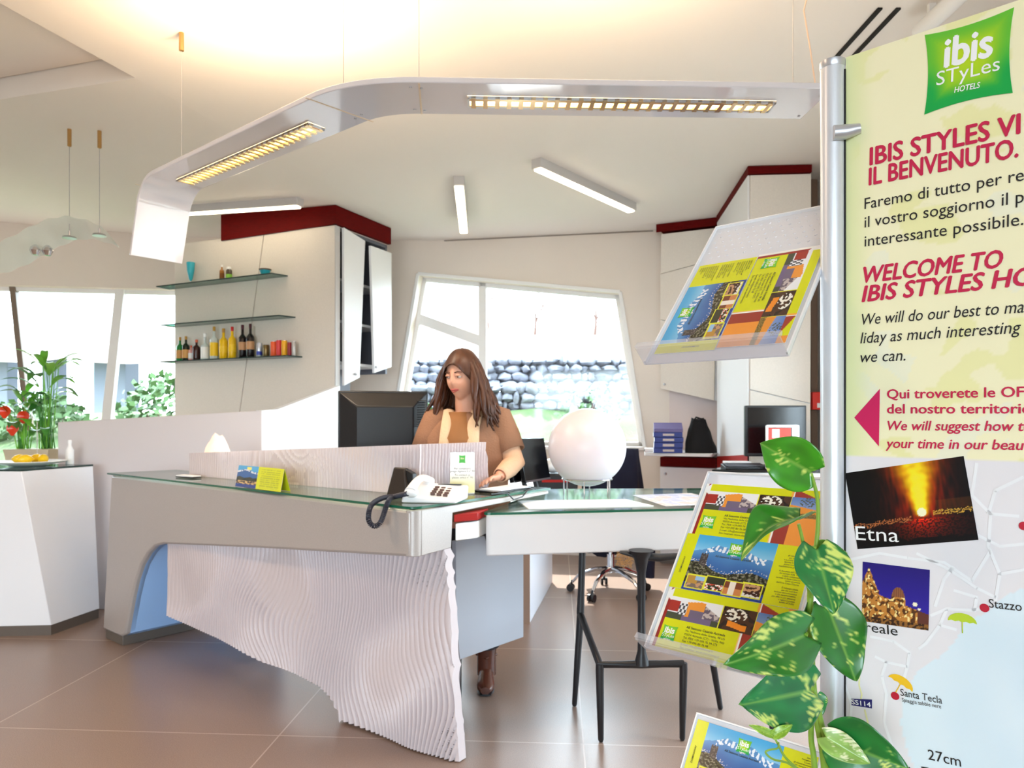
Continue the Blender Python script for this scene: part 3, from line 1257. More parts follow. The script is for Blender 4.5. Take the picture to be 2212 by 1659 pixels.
# ------------------------------------------------------------------ ceiling strip lights
def strip(name, label, a, b, w=0.085, h=0.07):
    d = (b - a); d.z = 0
    L = d.length
    d.normalize()
    s = V((-d.y, d.x, 0))
    t = thing(name, label, 'lamp', (a + b) / 2, 'ceiling strip lights')
    za, zb2 = a.z, b.z
    mb = MB()
    mb.hexa([a - s * w / 2 - V((0, 0, h)), b - s * w / 2 - V((0, 0, h)), b + s * w / 2 - V((0, 0, h)), a + s * w / 2 - V((0, 0, h))],
            [a - s * w / 2 + V((0, 0, 0.005)), b - s * w / 2 + V((0, 0, 0.005)), b + s * w / 2 + V((0, 0, 0.005)), a + s * w / 2 + V((0, 0, 0.005))])
    mk('housing', mb, MATS['fixture_grey'], t, bevel=0.003)
    mb = MB()
    e = w / 2 - 0.008
    a2, b2 = a + d * 0.02, b - d * 0.02
    k = V((0, 0, h))
    mb.hexa([a2 - s * e - k - V((0, 0, 0.012)), b2 - s * e - k - V((0, 0, 0.012)), b2 + s * e - k - V((0, 0, 0.012)), a2 + s * e - k - V((0, 0, 0.012))],
            [a2 - s * e - k, b2 - s * e - k, b2 + s * e - k, a2 + s * e - k])
    mk('diffuser', mb, MATS['strip_glow'], t, bevel=0.008)


def onslope(x, y, dz=0.0):
    z = ZC
    for _ in range(20):
        p = onz(x, y, z)
        z = slope_z(p.x, p.y) + dz
    return onz(x, y, z)


strip('ceiling_light', 'short ceiling strip light seen almost end on above the skewed window', onz(991, 380, ZC), onz(1002, 487, ZC - 0.07))
strip('ceiling_light', 'long slanting ceiling strip light between the ribbon lamp and the tall cabinets', onz(1158, 342, ZC), onz(1366, 440, ZC))
strip('ceiling_light', 'ceiling strip light in front of the red-topped drinks cabinet', onslope(649, 428), onslope(384, 447))

# air slots and a white tube near the banner
mb = MB()
for X in (1.700, 1.785):
    for y0, y1 in ((3.33, 3.80), (2.70, 3.25)):
        mb.box((X, (y0 + y1) / 2, ZC - 0.004), (0.022, y1 - y0, 0.009))
tag(mk('air_slot_vent', mb, MATS['dark_slot'], smooth=0), 'dark slotted air vents let into the ceiling above the banner', 'vent')
mb = MB()
mb.tube([(1.92, 1.2, 3.22), (1.92, 3.34, 3.22), (1.915, 3.40, 3.22)], [0.04, 0.04, 0.032], 16)
for y in (1.7, 2.6, 3.3):
    mb.box((1.92, y, 3.275), (0.03, 0.02, 0.06))
tag(mk('ceiling_tube', mb, MATS['white_paint']), 'white round tube fixed under the ceiling beside the air slots', 'pipe')

# ------------------------------------------------------------------ wavy acrylic pendant over the lounge
pend = thing('acrylic_pendant', 'wavy translucent acrylic pendant lamp with small spots hanging over the lounge', 'lamp', P(120, 540, 4.9))
mb = MB()
e0, e1 = P(-70, 575, 4.75), P(238, 516, 5.0)
rows = []
for i in range(41):
    f = i / 40
    p = e0.lerp(e1, f) + V((0, 0, 0.085 * math.sin(f * 3.0) - 0.05 * math.sin(f * math.pi * 2.0)))
    wv = lerp(0.22, 0.18, f)
    rows.append([p + V((0.03 * k, wv * k, 0.012 * math.sin(f * 46 + k * 4) * 0.5 - 0.10 * k)) for k in (-0.5, -0.3, -0.1, 0.1, 0.3, 0.5)])
mb.grid(rows)
mb.grid([[q_ + V((0, 0, 0.006)) for q_ in r] for r in rows])
mk('acrylic_sheet', mb, MATS['pendant_acrylic'], pend, smooth=50)
for px, py, cx_, cy_ in ((150, 515, 152, 285), (215, 510, 243, 268)):
    p = P(px, py, 4.9)
    top = onslope(cx_, cy_)
    top = V((p.x, p.y, slope_z(p.x, p.y)))
    mb = MB()
    mb.tube([p, top], 0.0022, 6)
    mk('suspension_cable', mb, MATS['steel'], pend)
    mb = MB()
    mb.lathe([(0.045, 0.0), (0.04, 0.012), (0.008, 0.02), (0.008, 0.05)], 16, M.Translation(p))
    mk('holder', mb, MATS['steel'], pend)
    mb = MB()
    mb.lathe([(0.006, -0.12), (0.013, -0.115), (0.013, 0)], 10, M.Translation(top))
    mk('ceiling_mount', mb, MATS['brass'], pend)
mb = MB()
p = P(76, 541, 4.85)
mb.lathe([(0.02, -0.03), (0.035, 0.0), (0.03, 0.02), (0.01, 0.04)], 14, M.Translation(p))
mb.lathe([(0.02, -0.03), (0.035, 0.0), (0.03, 0.02), (0.01, 0.04)], 14, M.Translation(p + V((0.07, 0.02, 0))))
mk('spot_lamp', mb, MATS['chrome'], pend)
# ------------------------------------------------------------------ drinks cabinet with glass shelves (panel faces the lounge)
K0 = V((-1.58, 6.5, 0))                     # its near vertical corner
ku = V((-0.902, 0.432, 0))                  # along the big panel, away
kv = V((0.432, 0.902, 0))                   # along the doors, away
kn = V((-0.432, -0.902, 0))                 # out of the panel
kr = V((0.902, -0.432, 0))                  # out of the doors


def on_panel(x, y, off=0.0):
    p = onpl(x, y, K0 + kn * off, kn)
    d = p - K0
    return d.dot(ku), p.z


def pp(t, z, off=0.0):
    return K0 + ku * t + kn * off + V((0, 0, z))


def on_side(x, y, off=0.0):
    p = onpl(x, y, K0 + kr * off, kr)
    return (p - K0).dot(kv), p.z


def sq(t, z, off=0.0):
    return K0 + kv * t + kr * off + V((0, 0, z))


cabl = thing('drinks_cabinet', 'tall beige angular cabinet with glass bottle shelves, white doors and dark red top trim', 'cabinet', (-2.2, 7.0, 0))
# front panel in two pieces with a slanting joint
tp1 = on_panel(728, 488)[1]
seam_t, seam_b = on_panel(575, 506), on_panel(511, 889)
left_t, left_b = on_panel(383, 529), on_panel(383, 900)
rb = on_panel(736, 840)
g = 0.006
mb = MB()
mb.prism([pp(0, rb[1] - 0.4, 0.0), pp(0, tp1, 0.0), pp(seam_t[0] - g, seam_t[1]), pp(seam_b[0] - g, seam_b[1] - 0.4)], kn * 0.03)
mk('front_panel', mb, MATS['cab_panel'], cabl, bevel=0.003)
mb = MB()
mb.prism([pp(seam_b[0] + g, seam_b[1] - 0.4), pp(seam_t[0] + g, seam_t[1]), pp(left_t[0], left_t[1]), pp(left_b[0], left_b[1] - 0.4)], kn * 0.03)
mk('front_panel', mb, MATS['cab_panel'], cabl, bevel=0.003)
# carcass behind the panel
mb = MB()
mb.prism([sq(-0.028, rb[1] - 0.02, 0.0), sq(0.034, rb[1] - 0.02, 0.0), sq(0.034, tp1, 0.0), sq(-0.028, tp1, 0.0)], kr * 0.010)
mk('edge_strip', mb, MATS['fixture_grey'], cabl)
DS = 0.80
mb = MB()
zt = tp1 + 0.0
mb.prism([sq(0.02, 1.0, -0.02), sq(0.02, zt, -0.02), sq(0.02, zt, -0.50), sq(0.02, 1.0, -0.50)], kv * 0.03)
mb.prism([sq(0.02, zt - 0.03, -0.02), sq(DS, zt - 0.03, -0.02), sq(DS, zt - 0.03, -0.5), sq(0.02, zt - 0.03, -0.5)], (0, 0, 0.03))
mb.prism([sq(0.02, 0.9, -0.5), sq(0.02, zt, -0.5), sq(DS, zt, -0.5), sq(DS, 0.9, -0.5)], kr * 0.02)
mb.prism([sq(DS - 0.03, 1.85, -0.02), sq(DS - 0.03, zt, -0.02), sq(DS - 0.03, zt, -0.5), sq(DS - 0.03, 1.85, -0.5)], kv * 0.03)
mk('carcass', mb, MATS['cab_grey'], cabl)
mb = MB()
mb.prism([sq(0.03, 0.0, -0.12), sq(DS, 0.0, -0.12), sq(DS, 0.0, -0.5), sq(0.03, 0.0, -0.5)], (0, 0, 1.0))
mk('base_unit', mb, MATS['cab_grey'], cabl)
for z in (2.66, 2.28, 1.90):
    mb = MB()
    mb.prism([sq(0.05, z, -0.03), sq(DS - 0.03, z, -0.03), sq(DS - 0.03, z, -0.48), sq(0.05, z, -0.48)], (0, 0, 0.025))
    mk('inner_shelf', mb, MATS['cab_white'], cabl)
for quad, kx in (([(738, 492), (784, 521), (772, 816), (739, 833)], (766, 808)), ([(796, 531), (841, 547), (841, 793), (804, 806)], (811, 793))):
    open_ = 0.0 if quad[0][0] < 760 else 0.05
    pts = []
    for i, (x, y) in enumerate(quad):
        off = 0.012 + (open_ if i in (0, 3) else 0)
        pts.append(sq(*on_side(x, y, off), off))
    mb = MB()
    mb.prism(pts, kr * 0.028)
    d_ = mk('door', mb, MATS['cab_white'], cabl, bevel=0.003)
    off = 0.04 + open_ * 0.8
    kp = sq(*on_side(kx[0], kx[1], off), off)
    mb = MB()
    mb.ball(kp + kr * 0.012, 0.014, 10)
    mb.tube([kp - kr * 0.005, kp + kr * 0.012], 0.006, 8)
    mk('knob', mb, MATS['steel'], d_)
# dark red trim under the ceiling
zc0, zc1 = tp1 + 0.005, slope_z(K0.x, K0.y) + 0.0
mb = MB()
te = on_panel(485, 500)[0]
a0, a1 = pp(-0.02, 0, 0.045), pp(te, 0, 0.045)
mb.prism([a0 + V((0, 0, zc0)), a1 + V((0, 0, zc0)), a1 + V((0, 0, slope_z(a1.x, a1.y) - 0.002)), a0 + V((0, 0, slope_z(a0.x, a0.y) - 0.002))], -kn * 0.04)
b0, b1 = sq(-0.05, 0, 0.03), sq(DS, 0, 0.03)
mb.prism([b0 + V((0, 0, zc0)), b1 + V((0, 0, zc0)), b1 + V((0, 0, slope_z(b1.x, b1.y) - 0.004)), b0 + V((0, 0, slope_z(b0.x, b0.y) - 0.004))], -kr * 0.04)
mk('top_trim', mb, MATS['red_wood'], cabl, bevel=0.002)
# glass shelves
SHZ = []
for tr, zz, tl_ in ((0.545, 1.4 + 1.336, 2.12), (0.453, 1.4 + 0.9455, 2.06), (0.371, 1.4 + 0.577, 2.06)):
    mb = MB()
    mb.prism([pp(tr, zz - 0.012, 0.031), pp(tr + 0.05, zz - 0.012, 0.19), pp(tl_, zz - 0.012, 0.19), pp(tl_, zz - 0.012, 0.031)], (0, 0, 0.012))
    o = mk('glass_shelf', mb, [MATS['shelf_glass'], MATS['glass_dark'] if 'glass_dark' in MATS else mat('glass_dark', (38, 58, 56), 0.15)], cabl, smooth=0)
    for p in o.data.polygons:
        p.material_index = 0 if abs(p.normal.z) > 0.5 else 1
    SHZ.append(zz)

# bottles and jars
BCOL = {}


def bmat(name, col, rough=0.15, **k):
    if name not in MATS:
        mat(name, col, rough, **k)
    return MATS[name]


def sh_at(px, zi):
    """spot on shelf zi under photo column px, in the middle of its depth"""
    p = onpl(px, 700, K0 + kn * 0.11, kn)
    return V((p.x, p.y, SHZ[zi] + 0.0005))


def bottle(px, zi, hgt, rad, glass, label_m, cap_m, lab, neck=0.32, group='bottles and tins on the lowest glass shelf', lh=(0.16, 0.5), name='bottle', cat='bottle'):
    p = sh_at(px, zi)
    t = thing(name, lab, cat, p, group)
    mt = M.Translation(p)
    hb = hgt * (1 - neck)
    mb = MB()
    mb.lathe([(rad * 0.9, 0), (rad, 0.006), (rad, hb * 0.84), (rad * 0.9, hb * 0.92), (rad * 0.55, hb * 1.0), (rad * 0.34, hb * 1.06), (rad * 0.32, hgt * 0.93)], 20, mt)
    mk('bottle_body', mb, glass, t, smooth=50)
    mb = MB()
    mb.lathe([(rad + 0.0012, hb * lh[0]), (rad + 0.0012, hb * (lh[0] + lh[1]))], 20, mt, cap=False)
    mk('bottle_label', mb, label_m, t, smooth=50)
    mb = MB()
    mb.lathe([(rad * 0.36, hgt * 0.86), (rad * 0.38, hgt * 0.99), (rad * 0.3, hgt)], 16, mt)
    mk('cap', mb, cap_m, t, smooth=50)
    return t


def can(px, zi, hgt, rad, col_m, lab, top_m=None, group='bottles and tins on the lowest glass shelf', name='drink_can'):
    p = sh_at(px, zi)
    t = thing(name, lab, 'can', p, group)
    mt = M.Translation(p)
    mb = MB()
    mb.lathe([(rad * 0.86, 0), (rad, 0.006), (rad, hgt * 0.92), (rad * 0.86, hgt * 0.985)], 20, mt)
    mk('can_body', mb, col_m, t, smooth=50)
    mb = MB()
    mb.lathe([(rad * 0.88, hgt * 0.975), (rad * 0.9, hgt), (rad * 0.2, hgt + 0.001)], 20, mt)
    mk('lid', mb, top_m or MATS['steel'], t, smooth=50)
    return t


ox = 360; sc_ = 3.318
gg = bmat('glass_green', (22, 120, 50)); gd = bmat('glass_darkgreen', (20, 36, 22)); gb = bmat('glass_brown', (60, 26, 24))
gc = bmat('glass_clear', (206, 212, 208), 0.1); gy = bmat('liquor_yellow', (240, 190, 24)); gw = bmat('glass_wine', (20, 12, 16))
lgold = bmat('label_gold', (205, 150, 80), 0.5); lw_ = bmat('label_white', (238, 236, 232), 0.5); ly = bmat('label_yellow', (246, 200, 30), 0.5)
lp_ = bmat('label_pink', (222, 160, 150), 0.5); lt = bmat('label_tan', (190, 140, 96), 0.5)
cr = bmat('cap_red', (206, 34, 30), 0.4); cgd = bmat('cap_gold', (190, 140, 60), 0.3); cdk = bmat('cap_dark', (70, 20, 34), 0.4); cwh = bmat('cap_white', (240, 238, 234), 0.4)
cg = bmat('cap_orange', (214, 96, 60), 0.4)
bottle(ox + 95 / sc_, 2, 0.24, 0.034, gg, lgold, cgd, 'bright green bottle at the window end of the lowest glass shelf')
bottle(ox + 138 / sc_, 2, 0.245, 0.035, gd, lgold, cgd, 'dark green bottle with gold label beside the bright green bottle')
bottle(ox + 176 / sc_, 2, 0.15, 0.026, lp_, lw_, cg, 'small pinkish bottle with white label, lowest glass shelf', neck=0.25)
bottle(ox + 214 / sc_, 2, 0.205, 0.036, gb, gb, cg, 'squat dark brown bottle with orange cap, lowest glass shelf', neck=0.3)
bottle(ox + 276 / sc_, 2, 0.26, 0.040, gc, lw_, cwh, 'clear bottle with large white label, lowest glass shelf', neck=0.4, lh=(0.1, 0.7))
bottle(ox + 340 / sc_, 2, 0.32, 0.038, gc, ly, cgd, 'tall clear bottle with yellow and white label, lowest glass shelf', lh=(0.15, 0.6))
bottle(ox + 408 / sc_, 2, 0.295, 0.040, gy, ly, cgd, 'yellow liqueur bottle with gold cap, lowest glass shelf', lh=(0.3, 0.3))
bottle(ox + 470 / sc_, 2, 0.305, 0.037, gy, ly, cr, 'yellow liqueur bottle with red cap, lowest glass shelf', lh=(0.3, 0.35))
bottle(ox + 544 / sc_, 2, 0.315, 0.037, gw, lt, cdk, 'dark wine bottle standing beside the red-capped yellow bottle', lh=(0.35, 0.35))
bottle(ox + 600 / sc_, 2, 0.32, 0.037, gw, lt, cdk, 'dark wine bottle standing beside the silver and blue can', lh=(0.35, 0.35))
can(ox + 664 / sc_, 2, 0.135, 0.026, bmat('can_silver', (200, 204, 214), 0.25, metal=0.5), 'silver and blue can beside the wine bottles')
p = sh_at(ox + 664 / sc_, 2)
mb = MB()
mb.lathe([(0.0268, 0.02), (0.0268, 0.055)], 20, M.Translation(p), cap=False)
mk('can_band', mb, bmat('band_blue', (30, 50, 160), 0.4), bpy.data.objects['drink_can'], smooth=50)
can(ox + 713 / sc_, 2, 0.115, 0.028, bmat('can_brass', (120, 100, 60), 0.3, metal=0.6), 'dark brassy tin on the lowest glass shelf')
can(ox + 768 / sc_, 2, 0.14, 0.030, bmat('can_orange', (232, 92, 40), 0.4), 'orange tin on the lowest glass shelf')
can(ox + 805 / sc_, 2, 0.15, 0.026, bmat('can_red', (220, 60, 60), 0.4), 'bright red tin between the orange and yellow tins')
can(ox + 843 / sc_, 2, 0.145, 0.026, bmat('can_yellow', (236, 170, 20), 0.4), 'yellow tin near the end of the lowest glass shelf')
can(ox + 881 / sc_, 2, 0.125, 0.019, bmat('can_wine', (150, 30, 40), 0.4), 'dark red tin between the yellow and silver tins')
can(ox + 912 / sc_, 2, 0.13, 0.019, bmat('can_grey', (178, 172, 166), 0.3, metal=0.4), 'plain silver tin at the free end of the lowest glass shelf')
# top shelf
p = sh_at(412, 0)
t = thing('goblet', 'turquoise goblet standing at the window end of the top glass shelf', 'glass', p)
turq = bmat('turquoise', (44, 168, 186), 0.3)
mb = MB()
mb.lathe([(0.034, 0), (0.03, 0.004), (0.005, 0.010), (0.005, 0.03)], 20, M.Translation(p))
mk('goblet_foot', mb, MATS['white_plastic'], t, smooth=50)
mb = MB()
mb.lathe([(0.006, 0.028), (0.018, 0.05), (0.034, 0.13), (0.041, 0.21), (0.039, 0.214), (0.03, 0.13)], 20, M.Translation(p))
mk('goblet_cup', mb, turq, t, smooth=50)
bottle(ox + 396 / sc_, 0, 0.15, 0.022, bmat('glass_amber', (150, 96, 30)), bmat('glass_amber2', (120, 70, 24)), cwh, 'small amber bottle with white cap on the top glass shelf', neck=0.3, group=None)
p = sh_at(ox + 447 / sc_, 0)
t = thing('spice_jar', 'little jar with white lid and green label on the top glass shelf', 'jar', p)
for nm, pr, mm in (('jar_body', [(0.026, 0), (0.028, 0.004), (0.028, 0.085), (0.02, 0.10)], bmat('jar_dark', (70, 58, 46))),
                   ('jar_label', [(0.0288, 0.012), (0.0288, 0.05)], bmat('label_green', (130, 190, 60), 0.5)),
                   ('jar_lid', [(0.023, 0.098), (0.023, 0.118), (0.018, 0.122)], cwh)):
    mb = MB()
    mb.lathe(pr, 18, M.Translation(p), cap=(nm != 'jar_label'))
    mk(nm, mb, mm, t, smooth=50)
p = sh_at(ox + 706 / sc_, 0)
t = thing('small_bowl', 'small turquoise bowl with brown rim on the top glass shelf', 'bowl', p)
mb = MB()
mb.lathe([(0.03, 0), (0.034, 0.004), (0.052, 0.05), (0.049, 0.05), (0.03, 0.01)], 22, M.Translation(p))
mk('bowl_body', mb, turq, t, smooth=50)
mb = MB()
mb.lathe([(0.0525, 0.047), (0.058, 0.058), (0.054, 0.06), (0.049, 0.049)], 22, M.Translation(p))
mk('bowl_rim', mb, bmat('rim_brown', (110, 86, 70), 0.5), t, smooth=50)
# papers kept in the half-open cupboard
for k, (z, w, mm) in enumerate(((2.305, 0.05, 'black_plastic'), (1.925, 0.06, 'black_plastic'))):
    c = sq(0.33, z, -0.2)
    mb = MB()
    mb.box(c + V((0, 0, 0.15)), (w, 0.24, 0.29), M.Rotation(math.atan2(kr.y, kr.x), 4, 'Z'))
    tag(mk('box_file', mb, MATS[mm], bevel=0.003), ('black box file on the middle shelf of the half-open cupboard', 'black box file on the lowest shelf of the half-open cupboard')[k], 'box file')

# ------------------------------------------------------------------ low bar wall in front of the drinks cabinet
bar = thing('bar_counter', 'low folded bar wall, front coloured as shaded, side round the corner coloured as window-lit', 'counter', (-2.4, 5.5, 0))
c1 = P(565, 887, 5.3); c0 = P(125, 912, 5.3)
mat('bar_shaded', (206, 198, 198), 0.45)
mb = MB()
mb.prism([(c0.x, 5.3, 0), (c1.x, 5.3, 0), (c1.x, 5.3, c1.z), (c0.x, 5.3, c0.z)], (0, 0.16, 0))
mk('front_panel', mb, MATS['bar_shaded'], bar, bevel=0.004)
e1 = P(735, 833, 6.38); m1_ = P(600, 884, 5.49)
mb = MB()
mb.prism([(c1.x + 0.002, 5.3, 0), (e1.x, e1.y, 0), (e1.x, e1.y, e1.z), (m1_.x, m1_.y, m1_.z), (c1.x + 0.002, 5.3, c1.z + 0.002)], (-0.05, 0.015, 0))
mk('side_panel', mb, MATS['cab_white'], bar, bevel=0.003)  # whiter than the front: window light on this side put into the colour
mb = MB()
w0, w1 = P(235, 1010, 5.29), P(205, 1010, 5.29)
mb.box(((c0.x + c1.x) / 2 - 0.9, 5.2985, 0.7), (0.004, 0.004, 1.36))
mk('panel_joint', mb, MATS['bar_shaded'], bar)

# ------------------------------------------------------------------ lounge pedestal with fruit plate
ped = thing('lounge_pedestal', 'white faceted pedestal tapering to the floor, carrying a fruit plate', 'pedestal', (-3.1, 5.0, 0))
b0, b1 = onz(115, 1372, 0.0), onz(216, 1335, 0.0)
t0_, t1_ = onz(45, 1013, 1.08), onz(201, 1002, 1.08)
b2 = V((-3.45, 4.62, 0)); t2_ = V((-3.95, 4.66, 1.08))
b3 = V((-3.45, 5.1, 0)); t3_ = V((-3.9, 5.24, 1.08))
B_ = [b2, b0, b1, b3]; T_ = [t2_, t0_, t1_, t3_]
lo = [b.lerp(t, 0.06) for b, t in zip(B_, T_)]
hi = [b.lerp(t, 0.985) for b, t in zip(B_, T_)]
mb = MB()
mb.hexa(lo, hi)
mat('pedestal_paint', (238, 240, 246), 0.4)
mk('pedestal_body', mb, MATS['pedestal_paint'], ped, bevel=0.004)
mb = MB()
cc = sum(lo, V((0, 0, 0))) / 4
mb.hexa([V((cc.x + (p.x - cc.x) * 0.985, cc.y + (p.y - cc.y) * 0.985, 0)) for p in lo], [cc + (p - cc) * 0.985 for p in lo])
mk('plinth', mb, MATS['plinth'], ped)
mb = MB()
mb.prism([p + V((0, 0, 0.001)) for p in hi], (0, 0, 0.012))
o = mk('glass_top', mb, [MATS['desk_glass'], MATS['glass_dark']], ped, smooth=0)
for p in o.data.polygons:
    p.material_index = 0 if abs(p.normal.z) > 0.5 else 1
ZP = hi[0].z + 0.014
pc = V((-3.32, 4.96, ZP))
pl = thing('fruit_plate', 'wide white plate of lemons on the lounge pedestal', 'plate', pc)
mb = MB()
mb.lathe([(0.09, 0), (0.11, 0.003), (0.20, 0.022), (0.225, 0.032), (0.222, 0.036), (0.19, 0.026), (0.10, 0.010), (0.0, 0.009)], 36, M.Translation(pc))
mk('plate_dish', mb, MATS['white_plastic'], pl, smooth=60)
lem = bmat('lemon_peel', (250, 205, 20), 0.35, bump=(90, 0.15))
for k, (dx, dy, a, lab) in enumerate(((0.00, -0.05, 0.3, 'lemon at the front of the white plate'), (0.075, 0.01, 1.2, 'lemon in the middle of the white plate'),
                                      (0.145, -0.03, 2.1, 'lemon at the rim of the plate nearest the white bottle'), (0.07, -0.10, 0.8, 'small greenish lemon in front of the others'))):
    c = pc + V((dx - 0.03, dy, 0.050))
    mb = MB()
    m_ = M.Translation(c) @ M.Rotation(a, 4, 'Z') @ M.Rotation(math.pi / 2, 4, 'Y')
    mb.lathe([(0.001, -0.052), (0.007, -0.048), (0.012, -0.042), (0.024, -0.03), (0.032, -0.008), (0.032, 0.008), (0.024, 0.03), (0.011, 0.042), (0.006, 0.05), (0.001, 0.054)], 18, m_)
    tag(mk('lemon', mb, lem, smooth=70), lab, 'lemon', 'lemons on the plate')
q_ = V((-3.17, 5.17, ZP))
t = thing('milk_bottle', 'little white bottle behind the lemon plate', 'bottle', q_)
mb = MB()
mb.lathe([(0.026, 0), (0.028, 0.01), (0.027, 0.10), (0.012, 0.13), (0.011, 0.15)], 16, M.Translation(q_))
mk('bottle_body', mb, MATS['white_plastic'], t, smooth=50)
mb = MB()
mb.lathe([(0.013, 0.148), (0.013, 0.168), (0.01, 0.172)], 14, M.Translation(q_))
mk('cap', mb, MATS['white_plastic'], t, smooth=50)

# planter with anthurium and a broad-leaved plant, on a stand behind the pedestal
pz = 1.02
pq = P(75, 985, 6.3)
pq.z = pz
tr = thing('planter_stand', 'white stand behind the pedestal holding the planter', 'stand', (pq.x, pq.y, 0))
mb = MB()
mb.box((pq.x, pq.y, (pz - 0.06) / 2 + 0.02), (0.40, 0.30, pz - 0.10))
mk('stand_body', mb, MATS['white_paint'], tr, bevel=0.006)
mb = MB()
mb.box((pq.x, pq.y, pz - 0.018), (0.5, 0.38, 0.03))
mk('stand_top', mb, MATS['white_paint'], tr, bevel=0.006)
plb = bmat('planter_beige', (206, 190, 162), 0.7)
leafm = mat('leaf_green', (124, 190, 66), 0.35, var=(8, 0.3))
leafd = mat('leaf_dark', (66, 134, 52), 0.35, var=(8, 0.3))
pt = thing('potted_plant', 'leafy green plant with red anthurium flowers in a beige trough by the lounge window', 'plant', (pq.x, pq.y, pz))
mb = MB()
x0, y0 = 0.175, 0.11
mb.hexa([pq + V((-x0, -y0, 0)), pq + V((x0, -y0, 0)), pq + V((x0, y0, 0)), pq + V((-x0, y0, 0))],
        [pq + V((-x0 - .02, -y0 - .015, .12)), pq + V((x0 + .02, -y0 - .015, .12)), pq + V((x0 + .02, y0 + .015, .12)), pq + V((-x0 - .02, y0 + .015, .12))])
mk('trough', mb, plb, pt, bevel=0.006)


def blade(mb, base, tip, w, droop=0.1, nrm=None):
    """long pointed leaf from base to tip"""
    base, tip = V(base), V(tip)
    d = tip - base
    s = d.cross(V((0, 0, 1)))
    s = s.normalized() if s.length > 1e-4 else V((1, 0, 0))
    if nrm:
        s = d.cross(V(nrm)).normalized()
    rows = []
    for i in range(9):
        f = i / 8
        c = base + d * f + V((0, 0, droop * math.sin(f * math.pi)))
        ww = w * (math.sin(math.pi * min(1, f ** 0.8 * 0.97 + 0.03)) ** 0.9)
        rows.append([c - s * ww + V((0, 0, ww * .25)), c, c + s * ww + V((0, 0, ww * .25))])
    mb.grid(rows)


rp = random.Random(5)
for grp, (cx0, n, ln_, spread, zmax) in enumerate(((0.10, 30, 0.34, 0.30, 0.75), (-0.09, 16, 0.26, 0.26, 0.5))):
    for k in range(n):
        a = rp.uniform(0, 2 * math.pi)
        base = pq + V((cx0 + rp.uniform(-.05, .05), rp.uniform(-.05, .05), 0.12))
        h_ = rp.uniform(0.12, zmax)
        kn_ = base + V((0.10 * math.cos(a) * spread * 2, 0.10 * math.sin(a) * spread * 2, h_))
        tip = kn_ + V((math.cos(a) * ln_ * rp.uniform(.5, 1), math.sin(a) * ln_ * .7, rp.uniform(-0.06, 0.16)))
        mb = MB()
        mb.tube([base, base.lerp(kn_, 0.5), kn_], [0.005, 0.004, 0.003], 5)
        blade(mb, kn_, tip, rp.uniform(0.028, 0.05), 0.05)
        mk('leaf', mb, (leafm, leafd)[(k + grp) % 2], pt, smooth=60)
redf = bmat('flower_red', (236, 62, 30), 0.25)
for px, py in ((15, 888), (55, 899), (32, 925)):
    p = P(px, py, 6.25)
    mb = MB()
    rows = []
    for i in range(7):
        r_ = i / 6
        rows.append([p + V((0.055 * r_ * math.cos(q), -0.01 - 0.02 * r_, 0.045 * r_ * math.sin(q) - (0.02 if abs(q - math.pi * 1.5) < 0.4 else 0) * r_)) for q in [2 * math.pi * j / 14 for j in range(14)]])
    mb.grid(rows, wrap=True)
    mb.tube([p, p + V((0.02, -0.03, 0.05))], [0.005, 0.003], 6)
    mk('flower', mb, redf, pt, smooth=60)
    mb = MB()
    mb.tube([pq + V((-0.09, 0, 0.11)), (pq + V((-0.09, 0, 0.11))).lerp(p, 0.6) + V((0.02, 0, 0.05)), p], 0.004, 6)
    mk('flower_stalk', mb, leafm, pt)

# ------------------------------------------------------------------ tall cabinets by the window, on the other side
cabr = thing('file_cabinet', 'beige wall cabinet with slanting door joints and dark red trim next to the window', 'cabinet', (1.72, 7.0, 0))
fw0, fw1 = V((1.45, 7.02, 0)), V((1.93, 6.78, 0))
fu = (fw1 - fw0).normalized(); fn = V((fu.y, -fu.x, 0))
if fn.y > 0:
    fn = -fn


def fp(x, y, off=0.0):
    return onpl(x, y, fw0 + fn * off, fn)


def zat(p, z):
    return V((p.x, p.y, z))


ztop = 3.2
s1l, s1r = fp(1426, 592), fp(1546, 560)
s2l, s2r = fp(1426, 690), fp(1546, 726)
bl, br_ = fp(1427, 840), fp(1543, 866)
TL, TR = zat(fw0, ztop), zat(fp(1548, 480), ztop)
for quad in ([TL, TR, s1r, s1l], [s1l, s1r, s2r, s2l], [s2l, s2r, br_, bl]):
    c = sum(quad, V((0, 0, 0))) / 4
    mb = MB()
    mb.prism([p + (c - p).normalized() * 0.004 for p in quad], -fn * 0.022)
    d_ = mk('door', mb, MATS['cab_panel'], cabr, bevel=0.002)
kp = fp(1436, 830, 0.0)
mb = MB()
mb.ball(kp + fn * 0.014, 0.013, 10)
mb.tube([kp - fn * 0.004, kp + fn * 0.01], 0.006, 8)
mk('knob', mb, MATS['steel'], d_)
mb = MB()
a0, a1 = fw0 - fn * 0.024, zat(fp(1548, 480), 0) - fn * 0.024
back0, back1 = a0 - fn * 0.22, a1 - fn * 0.22
mb.prism([zat(a0, ztop), zat(a1, ztop), zat(a1, br_.z), zat(a0, bl.z)], -fn * 0.2)
mk('carcass', mb, MATS['cab_white'], cabr)
mb = MB()
mb.prism([zat(fw0 - fu * 0.045, ztop + 0.02), zat(a1 + fu * 0.0, ztop + 0.02), zat(a1, ZC - 0.003), zat(fw0 - fu * 0.045, ZC - 0.003)], fn * 0.01)
mb.prism([zat(fw0, ztop + 0.02), zat(a1 + fn * 0.024, ztop + 0.02), zat(a1 + fn * 0.024, ZC - 0.003), zat(fw0, ZC - 0.003)], -fn * 0.2)
mk('top_trim', mb, MATS['red_wood'], cabr)
mb = MB()
